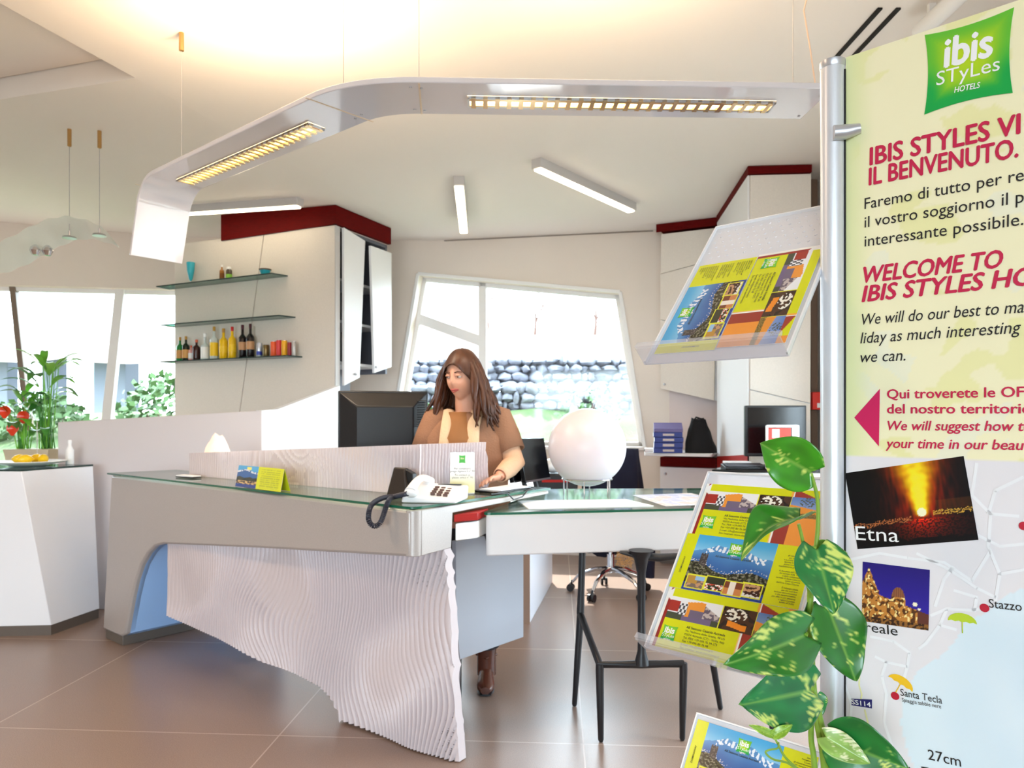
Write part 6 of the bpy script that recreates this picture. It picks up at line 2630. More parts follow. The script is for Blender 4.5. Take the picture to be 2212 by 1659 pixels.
bline(mb, 'del nostro territorio', 'del nostro territori', (1917, 893), (2205, 893), 20, 0.02)
bline(mb, 'We will suggest how to spend', 'We will suggest how t', (1918, 929), (2212, 931), 20, 0.016, 0.2)
bline(mb, 'your time in our beautiful island', 'your time in our beau', (1914, 967), (2212, 972), 20, 0.016, 0.2)
mk('offer_text', mb, ink_red, stand, smooth=0, keep=True)
mb = MB()
mb.prism([bpt(*bs(x, y), 0.0008) for x, y in ((1846, 902), (1901, 840), (1899, 964))], dn_ * 0.0003)
mk('arrow', mb, mat('ink_magenta', (214, 18, 92), 0.45), stand, smooth=0)

# printed emblem: a plump green cushion
def cushion(name, to3, parent, w, h, k=0.10, n=26, off=0.0008, rough='print_banner'):
    """four-cornered cushion shape in a unit frame, colours printed on it; to3(u, v) -> point"""
    mb = MB()
    rows, cols = [], []
    for j in range(n + 1):
        r_ = []
        for i in range(n + 1):
            u, v = i / n * 2 - 1, j / n * 2 - 1
            x = u * (1 - k * (1 - v * v) )
            y = v * (1 - k * (1 - u * u) )
            r_.append(to3(x, y))
            e = max(abs(u), abs(v))
            c1_, c2_ = (196, 224, 36), (28, 172, 76)
            f = sstep(0.35, 1.0, e) * (0.55 + 0.45 * sstep(0.4, -0.9, v)) + 0.25 * sstep(0.3, -0.8, v)
            f = min(1, f)
            cols.append([lerp(a, b, f) for a, b in zip(c1_, c2_)])
        rows.append(r_)
    mb.grid(rows)
    ob = mk(name, mb, MATS[rough], parent, smooth=0, keep=True)
    at = ob.data.color_attributes.new('print', 'FLOAT_COLOR', 'POINT')
    buf = []
    for c in cols:
        buf += lin(c) + [1]
    at.data.foreach_set('color', buf)
    return ob


qa, qb, qc, qd = bs(1998, 76), bs(2191, 16), bs(2188, 201), bs(1997, 248)


def on_logo(x, y, off=0.0010):
    u, v = (x + 1) / 2, (y + 1) / 2
    s = lerp(lerp(qd[0], qc[0], u), lerp(qa[0], qb[0], u), v)
    z = lerp(lerp(qd[1], qc[1], u), lerp(qa[1], qb[1], u), v)
    return bpt(s, z, off)


lg = cushion('emblem', on_logo, stand, 1, 1, 0.085)
mb = MB()
bline(mb, 'ibis', 'ibis', (2041, 146), (2142, 121), 62, 0.035)
bline(mb, 'STyLes', 'STyLes', (2023, 186), (2160, 152), 30, 0.0, 0.0, 1.0)
bline(mb, 'HOTELS', 'HOTELS', (2062, 201), (2117, 190), 12, 0.02, 0.1)
for v in mb.bm.verts:
    v.co += dn_ * 0.0006
mk('emblem_text', mb, ink_wht, lg, smooth=0, keep=True)

# printed photographs
def eruption(u, v):
    w = 0.5 + 0.5 * nz(u * 14, v * 14, 2)
    x = u - 0.60
    hgt = v - 0.36
    col_ = [6, 4, 8]
    ridge = 0.34 + 0.10 * (u - 0.6)
    glow = math.exp(-((x * 4.2) ** 2) - max(0, hgt - 0.1) * 0.6) if hgt > -0.05 else 0
    strands = 0.6 + 0.7 * nz(u * 40, v * 6, 7)
    if hgt > -0.05:
        a = max(0, glow * strands)
        col_ = [min(255, 6 + 190 * a), min(255, 4 + 34 * a), 8]
        wd_ = 0.055 + 0.22 * max(0, hgt) ** 1.1
        core = math.exp(-(x / wd_) ** 2) * sstep(-0.05, 0.02, hgt)
        core *= 1.1 - 0.5 * max(0, hgt)
        core = min(1, core * (0.8 + 0.5 * w))
        hot = [255, lerp(70, 235, min(1, core * 1.15)), lerp(0, 70, max(0, core - .6) * 2)]
        col_ = [lerp(a_, b_, min(1, core * 1.3)) for a_, b_ in zip(col_, hot)]
        if math.hypot(x * 1.5, hgt - 0.03) < 0.055:
            col_ = [255, 252, 210]
    else:
        r_ = math.hypot(x * 1.2, hgt + 0.02)
        a = math.exp(-r_ * 5.5) * (1.0 if nz(u * 55, v * 55, 4) > -0.02 else 0.35)
        if hgt < -0.28 + 0.05 * nz(u * 12, 3):
            a *= 0.15
        col_ = [min(255, 6 + 330 * a), min(255, 4 + 90 * a * (1 if nz(u * 80, v * 80, 1) > 0.15 else .4)), 8]
    if abs(v - ridge - 0.03 * nz(u * 9, 0.5)) < 0.03 and nz(u * 70, v * 90, 6) > 0.05 and abs(x) > 0.09:
        col_ = [210, 160, 60] if x > 0 else [190, 110, 60]
    if x > 0.12 and 0.40 < v < 0.52:
        col_ = [lerp(c, d, 0.35) for c, d in zip(col_, (120, 72, 20))]
    return col_


def tilted(name, corners, nu, nv, fn, off=0.0009):
    """printed photograph on the panel: corners in order lower-left, lower-right, upper-right, upper-left (pixels)"""
    q = [bpt(*bs(*c), off) for c in corners]
    mb = MB()
    rows = [[(q[0].lerp(q[1], i / nu)).lerp(q[3].lerp(q[2], i / nu), j / nv) for i in range(nu + 1)] for j in range(nv + 1)]
    mb.grid(rows)
    ob = mk(name, mb, MATS['print_banner'], stand, smooth=0, keep=True)
    at = ob.data.color_attributes.new('print', 'FLOAT_COLOR', 'POINT')
    buf = []
    for j in range(nv + 1):
        for i in range(nu + 1):
            buf += lin(fn(i / nu, j / nv)) + [1]
    at.data.foreach_set('color', buf)
    return ob


ph = tilted('volcano_photo', ((1853, 1186), (2114, 1166), (2082, 985), (1826, 1022)), 150, 105, eruption)
mb = MB()
bline(mb, 'Etna', 'Etna', (1850, 1166), (1943, 1171), 30)
for v in mb.bm.verts:
    v.co += dn_ * 0.0006
mk('photo_caption', mb, ink_wht, ph, smooth=0, keep=True)


def night_square(u, v):
    sky = (lerp(58, 40, v), lerp(46, 28, v), lerp(176, 120, v))
    roof = 0.50 - 0.30 * max(0, u - 0.2)
    if u < 0.26:
        roof = 0.92 - abs(u - 0.1) * 2.6 if u < 0.26 else roof
        roof = max(roof, 0.56)
    if 0.44 < u < 0.66:
        roof = max(roof, 0.45 + 0.20 * math.sqrt(max(0, 1 - ((u - 0.55) / 0.10) ** 2)))
    if v > roof:
        if math.hypot(u - 0.80, (v - 0.40)) < 0.035 or math.hypot(u - 0.86, v - 0.33) < 0.02:
            return (255, 244, 214)
        return sky
    n = nz(u * 16, v * 13, 3)
    m_ = nz(u * 26, v * 20, 5)
    if v < 0.10:
        return (60, 38, 26) if m_ > 0 else (150, 100, 50)
    c = (200, 132, 60) if n > -0.1 else (92, 54, 30)
    if m_ > 0.28:
        c = (255, 226, 150)
    if 0.44 < u < 0.66 and v > 0.48:
        c = (120, 72, 50) if int(u * 60) % 2 else (150, 96, 64)
    if u > 0.84:
        c = (104, 58, 48)
    return c


tilted('town_photo', ((1862, 1341), (2006, 1362), (2009, 1231), (1864, 1213)), 90, 80, night_square)
mb = MB()
bline(mb, 'Acireale', 'Acireale', (1822, 1356), (1940, 1373), 20)
mk('map_names', mb, ink_blk, stand, smooth=0, keep=True)
mb = MB()
bline(mb, 'Stazzo', 'Stazzo', (2137, 1312), (2208, 1320), 19)
mk('map_names', mb, ink_blk, stand, smooth=0, keep=True)
mb = MB()
bline(mb, 'Santa Tecla', 'Santa Tecla', (1946, 1502), (2036, 1520), 15)
bline(mb, 'Spiaggia sabbie nere', 'Spiaggia sabbie nere', (1949, 1515), (2034, 1530), 8)
mk('map_names', mb, ink_blk, stand, smooth=0, keep=True)
mb = MB()
bline(mb, '27cm', '27cm', (2006, 1640), (2077, 1656), 22)
bline(mb, 'Santa Tecla', 'Santa', (1926, 1664), (1985, 1674), 19)
mk('map_names', mb, ink_blk, stand, smooth=0, keep=True)
ink_map = mat('ink_mapred', (196, 24, 52), 0.45)
mb = MB()
for x, y in ((2127, 1313), (1934, 1503), (2212, 1136)):
    s, z = bs(x, y)
    mb.face([bpt(s + 0.0062 * math.cos(a), z + 0.0062 * math.sin(a), 0.0011) for a in [2 * math.pi * k / 20 for k in range(20)]])
mk('place_dots', mb, ink_map, stand, smooth=0)
mb = MB()
mb.face([bpt(*bs(x, y), 0.0010) for x, y in ((1840, 1523), (1884, 1530), (1884, 1511), (1840, 1509))][:4])
rt = mk('road_sign', mb, mat('ink_navy', (38, 36, 110), 0.45), stand, smooth=0)
mb = MB()
bline(mb, 'SS114', 'SS114', (1841, 1520), (1882, 1527), 10, 0.02)
for v in mb.bm.verts:
    v.co += dn_ * 0.0005
mk('road_sign_text', mb, ink_wht, rt, smooth=0, keep=True)


def umbrella(name, px, py, tilt, col_, size=0.019):
    s, z = bs(px, py)
    mb = MB()
    arc = [(math.cos(a) * size, math.sin(a) * size * 0.72) for a in [math.pi * k / 14 for k in range(15)]]
    sc_l = [(-size + 2 * size * k / 8, (0.0016 if k % 2 else 0.0)) for k in range(1, 8)]
    ca, sa2 = math.cos(tilt), math.sin(tilt)
    tr_ = lambda x, y: bpt(s + x * ca - y * sa2, z + x * sa2 + y * ca, 0.0011)
    mb.face([tr_(x, y) for x, y in arc + sc_l])
    mb.face([tr_(x, y) for x, y in ((-0.0007, 0), (0.0007, 0), (0.0007, -size * 0.85), (-0.0007, -size * 0.85))])
    mk(name, mb, mat('ink_' + name, col_, 0.45), stand, smooth=0)


umbrella('green_parasol', 2079, 1344, 0.02, (196, 218, 50))
umbrella('yellow_parasol', 1945, 1478, -0.42, (250, 198, 36))
# white road net on the map
mb = MB()
roads = [[(1830, 1210), (1900, 1195), (1960, 1205), (2040, 1215), (2100, 1255)], [(1980, 1195), (2050, 1230), (2110, 1270), (2150, 1290)],
         [(2110, 1000), (2100, 1070), (2140, 1110), (2135, 1180), (2160, 1240), (2150, 1300)], [(2212, 1030), (2150, 1060), (2135, 1110)],
         [(2140, 1110), (2200, 1115)], [(2100, 1150), (2160, 1180), (2212, 1175)], [(2160, 1240), (2212, 1230)], [(2100, 1255), (2140, 1190)],
         [(2010, 1330), (2045, 1315), (2100, 1318), (2122, 1314)], [(2020, 1310), (2040, 1250), (2060, 1225)], [(2045, 1318), (2030, 1350), (2000, 1390), (1985, 1400)],
         [(1880, 1375), (1930, 1385), (1965, 1410), (1960, 1440), (1915, 1430), (1905, 1460)], [(1905, 1460), (1915, 1500), (1910, 1560), (1930, 1620)],
         [(1822, 1470), (1840, 1520), (1835, 1580)], [(1890, 1418), (1915, 1430)], [(1960, 1440), (1950, 1475)], [(2060, 1275), (2110, 1290), (2105, 1320)], [(2030, 1350), (2065, 1360)]]
for rd_ in roads:
    pts_ = [bpt(*bs(x, y), 0.0007) for x, y in rd_]
    for a, b in zip(pts_, pts_[1:]):
        t_ = (b - a).normalized()
        n2_ = t_.cross(dn_).normalized() * 0.0022
        mb.face((a - n2_, b - n2_ + t_ * 0.001, b + n2_ + t_ * 0.001, a + n2_))
mk('map_roads', mb, mat('ink_road', (246, 245, 248), 0.45), stand, smooth=0)
mb = MB()
for rd_ in ([(1858, 1440), (1856, 1480), (1862, 1500), (1858, 1520)], [(1868, 1532), (1875, 1560), (1878, 1600)]):
    pts_ = [bpt(*bs(x, y), 0.0007) for x, y in rd_]
    for a, b in zip(pts_, pts_[1:]):
        n2_ = (b - a).cross(dn_).normalized() * 0.0012
        mb.face((a - n2_, b - n2_, b + n2_, a + n2_))
mk('main_road', mb, mat('ink_roadyellow', (244, 240, 180), 0.45), stand, smooth=0)

# ------------------------------------------------------------------ leaflets: printed DL sheets
LIME = (216, 220, 6)
LFW, LFH = 0.249, 0.1186


def thumb(k, u, v):
    """the small pictures along the foot of the cover"""
    n = nz(u * 5 + k * 7, v * 5, 2.2)
    if k == 0:
        if v > 0.62 and u > 0.45:
            return (150, 190, 226)
        return (186, 140, 62) if v > 0.35 and u < 0.6 else ((120, 104, 96) if n > 0 else (196, 150, 110))
    if k == 1:
        return (44, 52, 34) if v > 0.45 or n > 0.1 else ((236, 230, 220) if nz(u * 9, v * 9, 4) > 0 else (190, 70, 50))
    if k == 2:
        return (238, 228, 214) if abs(u - 0.45) < 0.16 else ((206, 130, 74) if v < 0.5 else (120, 60, 36))
    return (60, 28, 22) if n > 0.05 else ((196, 150, 110) if v > 0.4 else (230, 226, 220))


def cover(u, v):
    """leaflet front: volcano view, thumbnails, text column"""
    if u < 0.105 or u > 0.74:
        return LIME
    x = (u - 0.105) / 0.635
    frames = ((0.035, 0.05), (0.285, 0.07), (0.515, 0.045), (0.735, 0.06))
    for k, (fx, fy) in enumerate(frames):
        fw, fh = 0.225, 0.21
        if fx - 0.01 <= x <= fx + fw + 0.01 and fy - 0.02 <= v <= fy + fh + 0.02:
            if fx <= x <= fx + fw and fy <= v <= fy + fh:
                return thumb(k, (x - fx) / fw, (v - fy) / fh)
            return (226, 224, 60)
    tower = 0.11 < x < 0.205 and v < 0.66 + 0.02 * (int(x * 60) % 2)
    scrub = 0.40 + 0.10 * nz(x * 3.2, 1.0) + (0.10 * sstep(0.32, 0.0, x))
    if tower and v > scrub - 0.05:
        return (64, 60, 62) if nz(x * 60, v * 30, 1) > -0.2 else (104, 98, 96)
    if v < 0.13 + 0.03 * nz(x * 8, 0.2):
        n = nz(x * 30, v * 50, 1)
        return (30, 70, 160) if n > -.1 else (22, 52, 130)
    if v < scrub:
        n = nz(x * 26, v * 26, 3) + 0.5 * nz(x * 60, v * 60, 5)
        return (28, 30, 24) if n < -0.05 else ((70, 74, 50) if n < 0.25 else (128, 124, 108))
    mt = 0.70 + 0.13 * math.exp(-((x - 0.30) / 0.17) ** 2) + 0.12 * math.exp(-((x - 0.62) / 0.16) ** 2) + 0.02 * nz(x * 14, 4.4)
    if v < mt:
        sn_ = mt - v + 0.05 * nz(x * 16, v * 10, 2)
        if sn_ < 0.11 and nz(x * 30, v * 14, 8) > -0.02 and 0.16 < x < 0.92:
            return (232, 240, 250)
        k = sstep(scrub, mt, v)
        if v < scrub + 0.06 and nz(x * 50, v * 50, 9) > 0.3:
            return (226, 224, 216)
        return (lerp(48, 84, k), lerp(98, 146, k), lerp(164, 204, k))
    k = sstep(0.6, 1.0, v)
    return (lerp(150, 66, k), lerp(206, 168, k), lerp(238, 224, k))


def back_page(u, v):
    """leaflet back: three photographs above the address"""
    sl_ = u + (v - 0.5) * 0.02
    if u < 0.05:
        if v > 0.86 - u * 1.5 and v < 0.97 + (u - 0.03) * 2:
            return (240, 240, 240)
        return (152, 34, 34) if u > 0.022 else (240, 238, 232)
    if 0.49 < v < 0.86:
        y = (v - 0.49) / 0.37
        if u < 0.47:
            x = (u - 0.05) / 0.42
            if y > 0.35 and x < 0.20 and y < 0.82:
                return (166, 44, 36)
            if 0.2 < x < 0.36 and 0.25 < y < 0.75:
                return (236, 236, 240) if (int(x * 26) + int(y * 6)) % 2 else (70, 70, 80)
            if 0.34 < x < 0.68 and 0.2 < y < 0.95 - abs(x - 0.6) * 0.4:
                if y < 0.55 and x > 0.42:
                    return (112, 100, 126)
                return (238, 152, 56)
            if x > 0.66 and 0.25 < y < 0.85 - (x - 0.66) * 1.2:
                return (104, 92, 108) if nz(x * 20, y * 6) > 0 else (190, 176, 176)
            if y < 0.3:
                return (66, 74, 58) if x < 0.3 or x > 0.86 else (112, 98, 132)
            return (238, 238, 242)
        if 0.475 < u < 0.725:
            x = (u - 0.475) / 0.25
            if math.hypot((x - 0.42) * 1.0, (y - 0.70) * 1.2) < 0.33 and nz(x * 9, y * 9, 6) > 0.02:
                return (244, 240, 228)
            if abs(y - 0.24 - 0.05 * math.sin(x * 6)) < 0.12 and 0.22 < x < 0.8:
                return (242, 142, 34)
            return (72, 44, 30) if nz(x * 5, y * 5, 2) > -0.1 else (40, 26, 22)
        if u >= 0.73:
            x = (u - 0.73) / 0.27
            if y < 0.22 + 0.06 * nz(x * 26, 1):
                return (112, 90, 40) if nz(x * 40, y * 20) > 0 else (150, 124, 64)
            if y < 0.62 - 0.26 * x:
                return (232, 150, 54)
            if math.hypot(x - 0.48, y - 0.78) < 0.24 and nz(x * 16, y * 16, 3) > 0.06:
                return (84, 92, 80)
            return (lerp(176, 92, y), lerp(186, 128, y), lerp(214, 196, y))
        return (230, 226, 60)
    if v >= 0.86:
        if u > 0.735:
            if u < 0.745:
                return (240, 240, 240)
            return (160, 54, 42) if (u - 0.745) < (1.0 - v) * 1.2 else ((240, 152, 56) if u > 0.93 else LIME)
        return (240, 170, 60) if u > 0.72 else LIME
    if u > 0.64 - 0.0 * v:
        if u < 0.652:
            return (244, 190, 120)
        if u < 0.664:
            return (244, 242, 238)
        if u < 0.765:
            return (156, 52, 40)
        return (240, 152, 56)
    return LIME


txt_dark = mat('ink_small', (52, 58, 24), 0.5)


def leaflet(kind, label, o, ex, ey, group):
    """ex, ey: unit vectors along the long and the short edge of the print; o lower-left corner"""
    n = ex.cross(ey).normalized()
    ob = picture('leaflet', o, ex * LFW, ey * LFH, 236, 111, cover if kind == 'cover' else back_page, MATS['print_gloss'], None, 0.0008)
    tag(ob, label, 'leaflet', group)

    def tm(u, v, size, rot=0.0, k=1.0):
        m = M.Identity(4)
        p = o + ex * (u * LFW) + ey * (v * LFH) + n * 0.0008
        a = ex * math.cos(rot) + ey * math.sin(rot)
        b = ey * math.cos(rot) - ex * math.sin(rot)
        for r in range(3):
            m[r][0], m[r][1], m[r][2], m[r][3] = a[r] * size * k, b[r] * size, n[r], p[r]
        return m

    def lg_(cx_, cy_, w):
        e = cushion('emblem', lambda x, y: o + ex * (cx_ * LFW + x * w) + ey * (cy_ * LFH + y * w) + n * 0.0006, ob, 1, 1, 0.1, 12, rough='print_gloss')
        mb = MB()
        mb.text('ibis', tm(cx_, cy_ + 0.0, w * 1.1), 0.03, 0, 'CENTER')
        mb.text('STyLes', tm(cx_, cy_ - 0.065, w * 0.62), 0.0, 0, 'CENTER')
        mb.text('HOTELS', tm(cx_, cy_ - 0.115, w * 0.26), 0.02, 0, 'CENTER')
        mk('emblem_text', mb, ink_wht, e, smooth=0, keep=True)

    mb = MB()
    if kind == 'cover':
        lg_(0.435, 0.80, 0.0135)
        mb.text('All Seasons Catania Acireale', tm(0.435, 0.63, 0.0062), 0.01, 0, 'CENTER')
        mk('title_text', mb, txt_dark, ob, smooth=0, keep=True)
        mb = MB()
        mb.text('DOMINAWAY', tm(0.055, 0.42, 0.0055, math.pi / 2), 0.01, 0, 'CENTER')
        mk('spine_text', mb, txt_dark, ob, smooth=0, keep=True)
        mb = MB()
        for k, t in enumerate(('Design', 'Accoglienza', 'Comfort', 'gli aspetti essenziali', 'per dormire bene', 'e a prezzi convenienti.', 'Questa la filosofia del', 'primo low-cost hotel', 'assolutamente progettato.', '',
                               'A due passi dall’ingresso', 'dei sentieri della Timpa', 'e dallo stabilimento', 'termale di Santa Caterina', 'vicino al centro', 'dell’Etna Coast District.', '',
                               'È l’albergo ideale', 'per chi vuol fare', 'turismo escursionistico', 'o chi, semplicemente,', 'per affari o per passione', 'è legato a questo', 'lembo di Sicilia.')):
            if t:
                mb.text(t, tm(0.965, 0.93 - k * 0.038, 0.0042), 0.004, 0.1, 'RIGHT')
    else:
        lg_(0.125, 0.25, 0.0145)
        for k, t in enumerate(('All Seasons Catania Acireale', 'Via Madonna delle Grazie, 98 a/b', '95024 Acireale (CT) - Sicilia, Italy', 'Tel. PBX +39 095 76 34 275', 'Fax +39 095 80 76 08', 'E-mail: info@dominaway.it', 'Sito internet: www.dominaway.it')):
            mb.text(t, tm(0.245, 0.385 - k * 0.055, 0.0066 if k == 0 else 0.0058), 0.012 if k == 0 else 0.0)
    mk('print_text', mb, txt_dark, ob, smooth=0, keep=True)
    return ob


# ------------------------------------------------------------------ clear leaflet holders clamped to the pole
HOLD = []


def holder(tl_px, bl_px, label, dots):
    tl = onpl(tl_px[0], tl_px[1], D0 - dn_ * 0.122, dn_)
    # drop straight down and out from the panel plane until the ray through bl_px is met
    best = None
    for k in range(400):
        o_ = k * 0.001
        q = V((tl.x, tl.y, 0)) + dn_ * o_
        e = abs(CX + F * q.x / q.y - bl_px[0])
        if best is None or e < best[0]:
            best = (e, o_, q)
    o_, q = best[1], best[2]
    blp = V((q.x, q.y, H - (bl_px[1] - HY) * q.y / F))
    dv = (tl - blp)
    Lh = dv.length
    dv.normalize()                                   # up the slope
    n = du_.cross(dv).normalized()
    if n.dot(dn_) < 0:
        n = -n
    W = 0.262
    t = thing('leaflet_holder', label, 'holder', blp, 'clear leaflet holders on the pole')
    mb = MB()
    mb.prism([blp, blp + du_ * W, blp + du_ * W + dv * Lh, blp + dv * Lh], n * -0.003)
    if dots:
        for i in range(13):
            for j in range(6):
                c = blp + du_ * (0.014 + (i + 0.5 * (j % 2)) * 0.0175) + dv * (Lh - 0.018 - j * 0.0165)
                if (c - blp).dot(du_) < W - 0.008:
                    rows = []
                    for r_, z_ in ((0.0028, 0.0), (0.0022, 0.0012), (0.0008, 0.0016)):
                        rows.append([c + du_ * r_ * math.cos(a) + dv * r_ * math.sin(a) + n * z_ for a in [2 * math.pi * m_ / 10 for m_ in range(10)]])
                    mb.grid(rows, wrap=True, cap=True)
    mk('back_plate', mb, MATS['acrylic'], t, smooth=30)
    mb = MB()
    for a, b, c in ((blp, du_ * 0.003, dv * Lh), (blp + du_ * (W - 0.003), du_ * 0.003, dv * Lh), (blp + dv * (Lh - 0.003), du_ * W, dv * 0.003)):
        mb.prism([a, a + b, a + b + c, a + c], n * 0.006)
    mk('rim', mb, MATS['white_plastic'], t, smooth=0)
    mb = MB()
    lip = n * 0.040
    mb.prism([blp - dv * 0.003, blp + du_ * W - dv * 0.003, blp + du_ * W + lip - dv * 0.003, blp + lip - dv * 0.003], dv * 0.003)
    up_ = dv * 0.010
    a0_ = blp + lip
    mb.prism([a0_ + du_ * -0.002, a0_ + du_ * (W + 0.002), a0_ + du_ * W + up_, a0_ + up_], n * 0.003)
    mk('lip', mb, MATS['acrylic_lip'], t, smooth=0)
    mb = MB()
    hp_ = blp + du_ * (W - 0.012) + dv * (Lh * 0.62) - n * 0.004
    pole_pt = bpt(-0.021, hp_.z, 0.0)
    mb.tube([hp_ + n * 0.002, hp_ - n * 0.02], 0.016, 14)
    mb.tube([hp_ - n * 0.010, pole_pt + (hp_ - pole_pt).normalized() * 0.019], 0.009, 10)
    mk('clamp', mb, MATS['alu_cap'], t, smooth=40)
    HOLD.append((blp, dv, n, Lh, W))
    return t


holder((1548, 494), (1394, 786), 'clear leaflet holder with bare dotted top, highest of the three on the pole', True)
holder((1531, 1021), (1394, 1398), 'clear leaflet holder in the middle of the pole, filled by three leaflets', False)
holder((1507, 1540), (1385, 1960), 'clear leaflet holder lowest on the pole, cut off by the bottom of the view', False)

blp, dv, n, Lh, W = HOLD[0]
e = n * 0.0022
# upright leaflets: long edge runs up the slope
leaflet('cover', 'volcano cover leaflet standing sideways in the dotted top holder, outer one', blp + du_ * (0.010 + LFH) + dv * 0.022 + e, dv, -du_, 'leaflets in the holders')
leaflet('back', 'address-side leaflet standing sideways in the dotted top holder, beside the pole', blp + du_ * (0.0125 + LFH) + dv * (0.026 + LFW) + e * 1.3, -dv, du_, 'leaflets in the holders')
blp, dv, n, Lh, W = HOLD[1]
for k, (kd, lab) in enumerate((('back', 'address-side leaflet at the bottom of the three in the middle holder'), ('cover', 'volcano cover leaflet between two address-side ones in the middle holder'),
                               ('back', 'address-side leaflet at the top of the three in the middle holder'))):
    leaflet(kd, lab, blp + du_ * (0.0068 + (0.0 if k != 1 else -0.002)) + dv * (0.006 + 0.1189 * k) + n * (0.0022 + (0.0012 if k == 1 else 0)), du_, dv, 'leaflets in the holders')
blp, dv, n, Lh, W = HOLD[2]
leaflet('cover', 'volcano cover leaflet in the lowest holder, half cut off by the view', blp + du_ * 0.006 + dv * (Lh - 0.012 - LFH) + n * 0.0022, du_, dv, 'leaflets in the holders')
# ------------------------------------------------------------------ pothos climbing along the pole
def pothos_material():
    m = mat('pothos_leaf', (60, 140, 40), 0.28, spec=0.55, coat=0.25)
    nt = m.node_tree
    b = nt.nodes['Principled BSDF']
    a = nt.nodes.new('ShaderNodeVertexColor')
    a.layer_name = 'print'
    nt.links.new(a.outputs['Color'], b.inputs['Base Color'])
    b.inputs['Subsurface Weight'].default_value = 0.15
    b.inputs['Subsurface Radius'].default_value = (0.004, 0.01, 0.002)
    return m


PLM = pothos_material()
stemm = mat('pothos_stem', (140, 176, 62), 0.4, var=(30, 0.15))
POT = V((0.42, 1.02, 0))
pothos = thing('pothos_plant', 'climbing pothos with cream-streaked heart-shaped leaves twining up the banner pole', 'plant', POT)
mb = MB()
mb.lathe([(0.10, 0), (0.105, 0.01), (0.13, 0.22), (0.138, 0.225), (0.138, 0.25), (0.125, 0.25), (0.122, 0.21), (0.0, 0.21)], 30, M.Translation(POT))
mat('terracotta', (176, 104, 72), 0.8)
mk('pot', mb, MATS['terracotta'], pothos, smooth=50)


def leaf(base, tip, side, w, fold=0.35, curl=0.15, pale=0.0, seed=0.0, col_=(34, 116, 40), bend=0.0):
    """heart-shaped leaf: base (where the stalk joins) to tip; side = direction across the blade; w = half width"""
    base, tip = V(base), V(tip)
    ax = tip - base
    L = ax.length
    ax.normalize()
    side = V(side)
    side = (side - ax * side.dot(ax)).normalized()
    n = side.cross(ax).normalized()
    if n.dot(V((0, 0, H)) - base) < 0:
        n = -n
    NVv, NUu = 30, 20
    rows, cols = [], []
    for j in range(NVv + 1):
        f = j / NVv
        wv = w * (math.sin(math.pi * min(1.0, (0.13 + 0.87 * f) ** 0.72)) ** 0.85) * (1.0 if f > 0.02 else 1.0)
        if j == NVv:
            wv = 0.0004
        row = []
        for i in range(NUu + 1):
            u = i / NUu * 2 - 1
            # lobes reach back behind the stalk joint
            back = -0.16 * L * max(0.0, 1 - f * 3.2) * (1 - abs(abs(u) - 0.62) / 0.62) if f < 0.32 else 0.0
            p = base + ax * (f * L + back) + side * (u * wv)
            lift = abs(u) * wv * fold
            wave = 0.012 * L / 0.12 * 0.35 * math.sin(f * 9 + (1 if u > 0 else -1) * 1.4 + seed) * u * u
            p += n * (lift + wave - curl * L * f * f + bend * L * math.sin(f * math.pi))
            row.append(p)
            # streaks run out from the midrib
            vn = f - abs(u) * 0.38
            st = 0.75 * nz(u * 2.2 + seed * 3, vn * 26 + seed, seed * 2.0) + 0.35 * nz(u * 6 + seed, vn * 60, seed) + 0.65 * nz(u * 1.6 + seed, f * 2.6, seed * 1.3)
            bias = pale * sstep(-0.2, 0.9, u) + 0.12
            k = sstep(0.42 - bias, 0.62 - bias, st)
            vein = math.exp(-(u * wv / 0.0016) ** 2)
            g1 = [c * (1 + 0.18 * nz(u * 3, f * 4, seed + 5)) for c in col_]
            c = [lerp(a_, b_, k) for a_, b_ in zip(g1, (222, 232, 120) if pale < 0.3 else (240, 240, 196))]
            c = [lerp(a_, b_, vein * 0.7) for a_, b_ in zip(c, (150, 190, 84))]
            cols.append([min(255, max(0, x)) for x in c])
        rows.append(row)
    mb = MB()
    mb.grid(rows)
    o = mk('leaf', mb, PLM, pothos, smooth=180, keep=True)
    at = o.data.color_attributes.new('print', 'FLOAT_COLOR', 'POINT')
    buf = []
    for c in cols:
        buf += lin(c) + [1]
    at.data.foreach_set('color', buf)
    sm = o.modifiers.new('thickness', 'SOLIDIFY')
    sm.thickness = 0.0006
    return o


def stalk(pts, r0, r1=None, name='stem'):
    pts = [V(p) for p in pts]
    # smooth the way through the points
    out_ = []
    k = len(pts)
    for i in range(k - 1):
        p0, p1, p2, p3 = pts[max(i - 1, 0)], pts[i], pts[i + 1], pts[min(i + 2, k - 1)]
        for q in range(6):
            t = q / 6
            out_.append(0.5 * ((2 * p1) + (p2 - p0) * t + (2 * p0 - 5 * p1 + 4 * p2 - p3) * t * t + (3 * p1 - p0 - 3 * p2 + p3) * t ** 3))
    out_.append(pts[-1])
    r1 = r0 if r1 is None else r1
    mb = MB()
    mb.tube(out_, [lerp(r0, r1, i / (len(out_) - 1)) for i in range(len(out_))], 10)
    return mk(name, mb, stemm, pothos, smooth=60)


def Q(x, y, d=1.08):
    return P(x, y, d)


toP = POT + V((0.0, 0.0, 0.21))
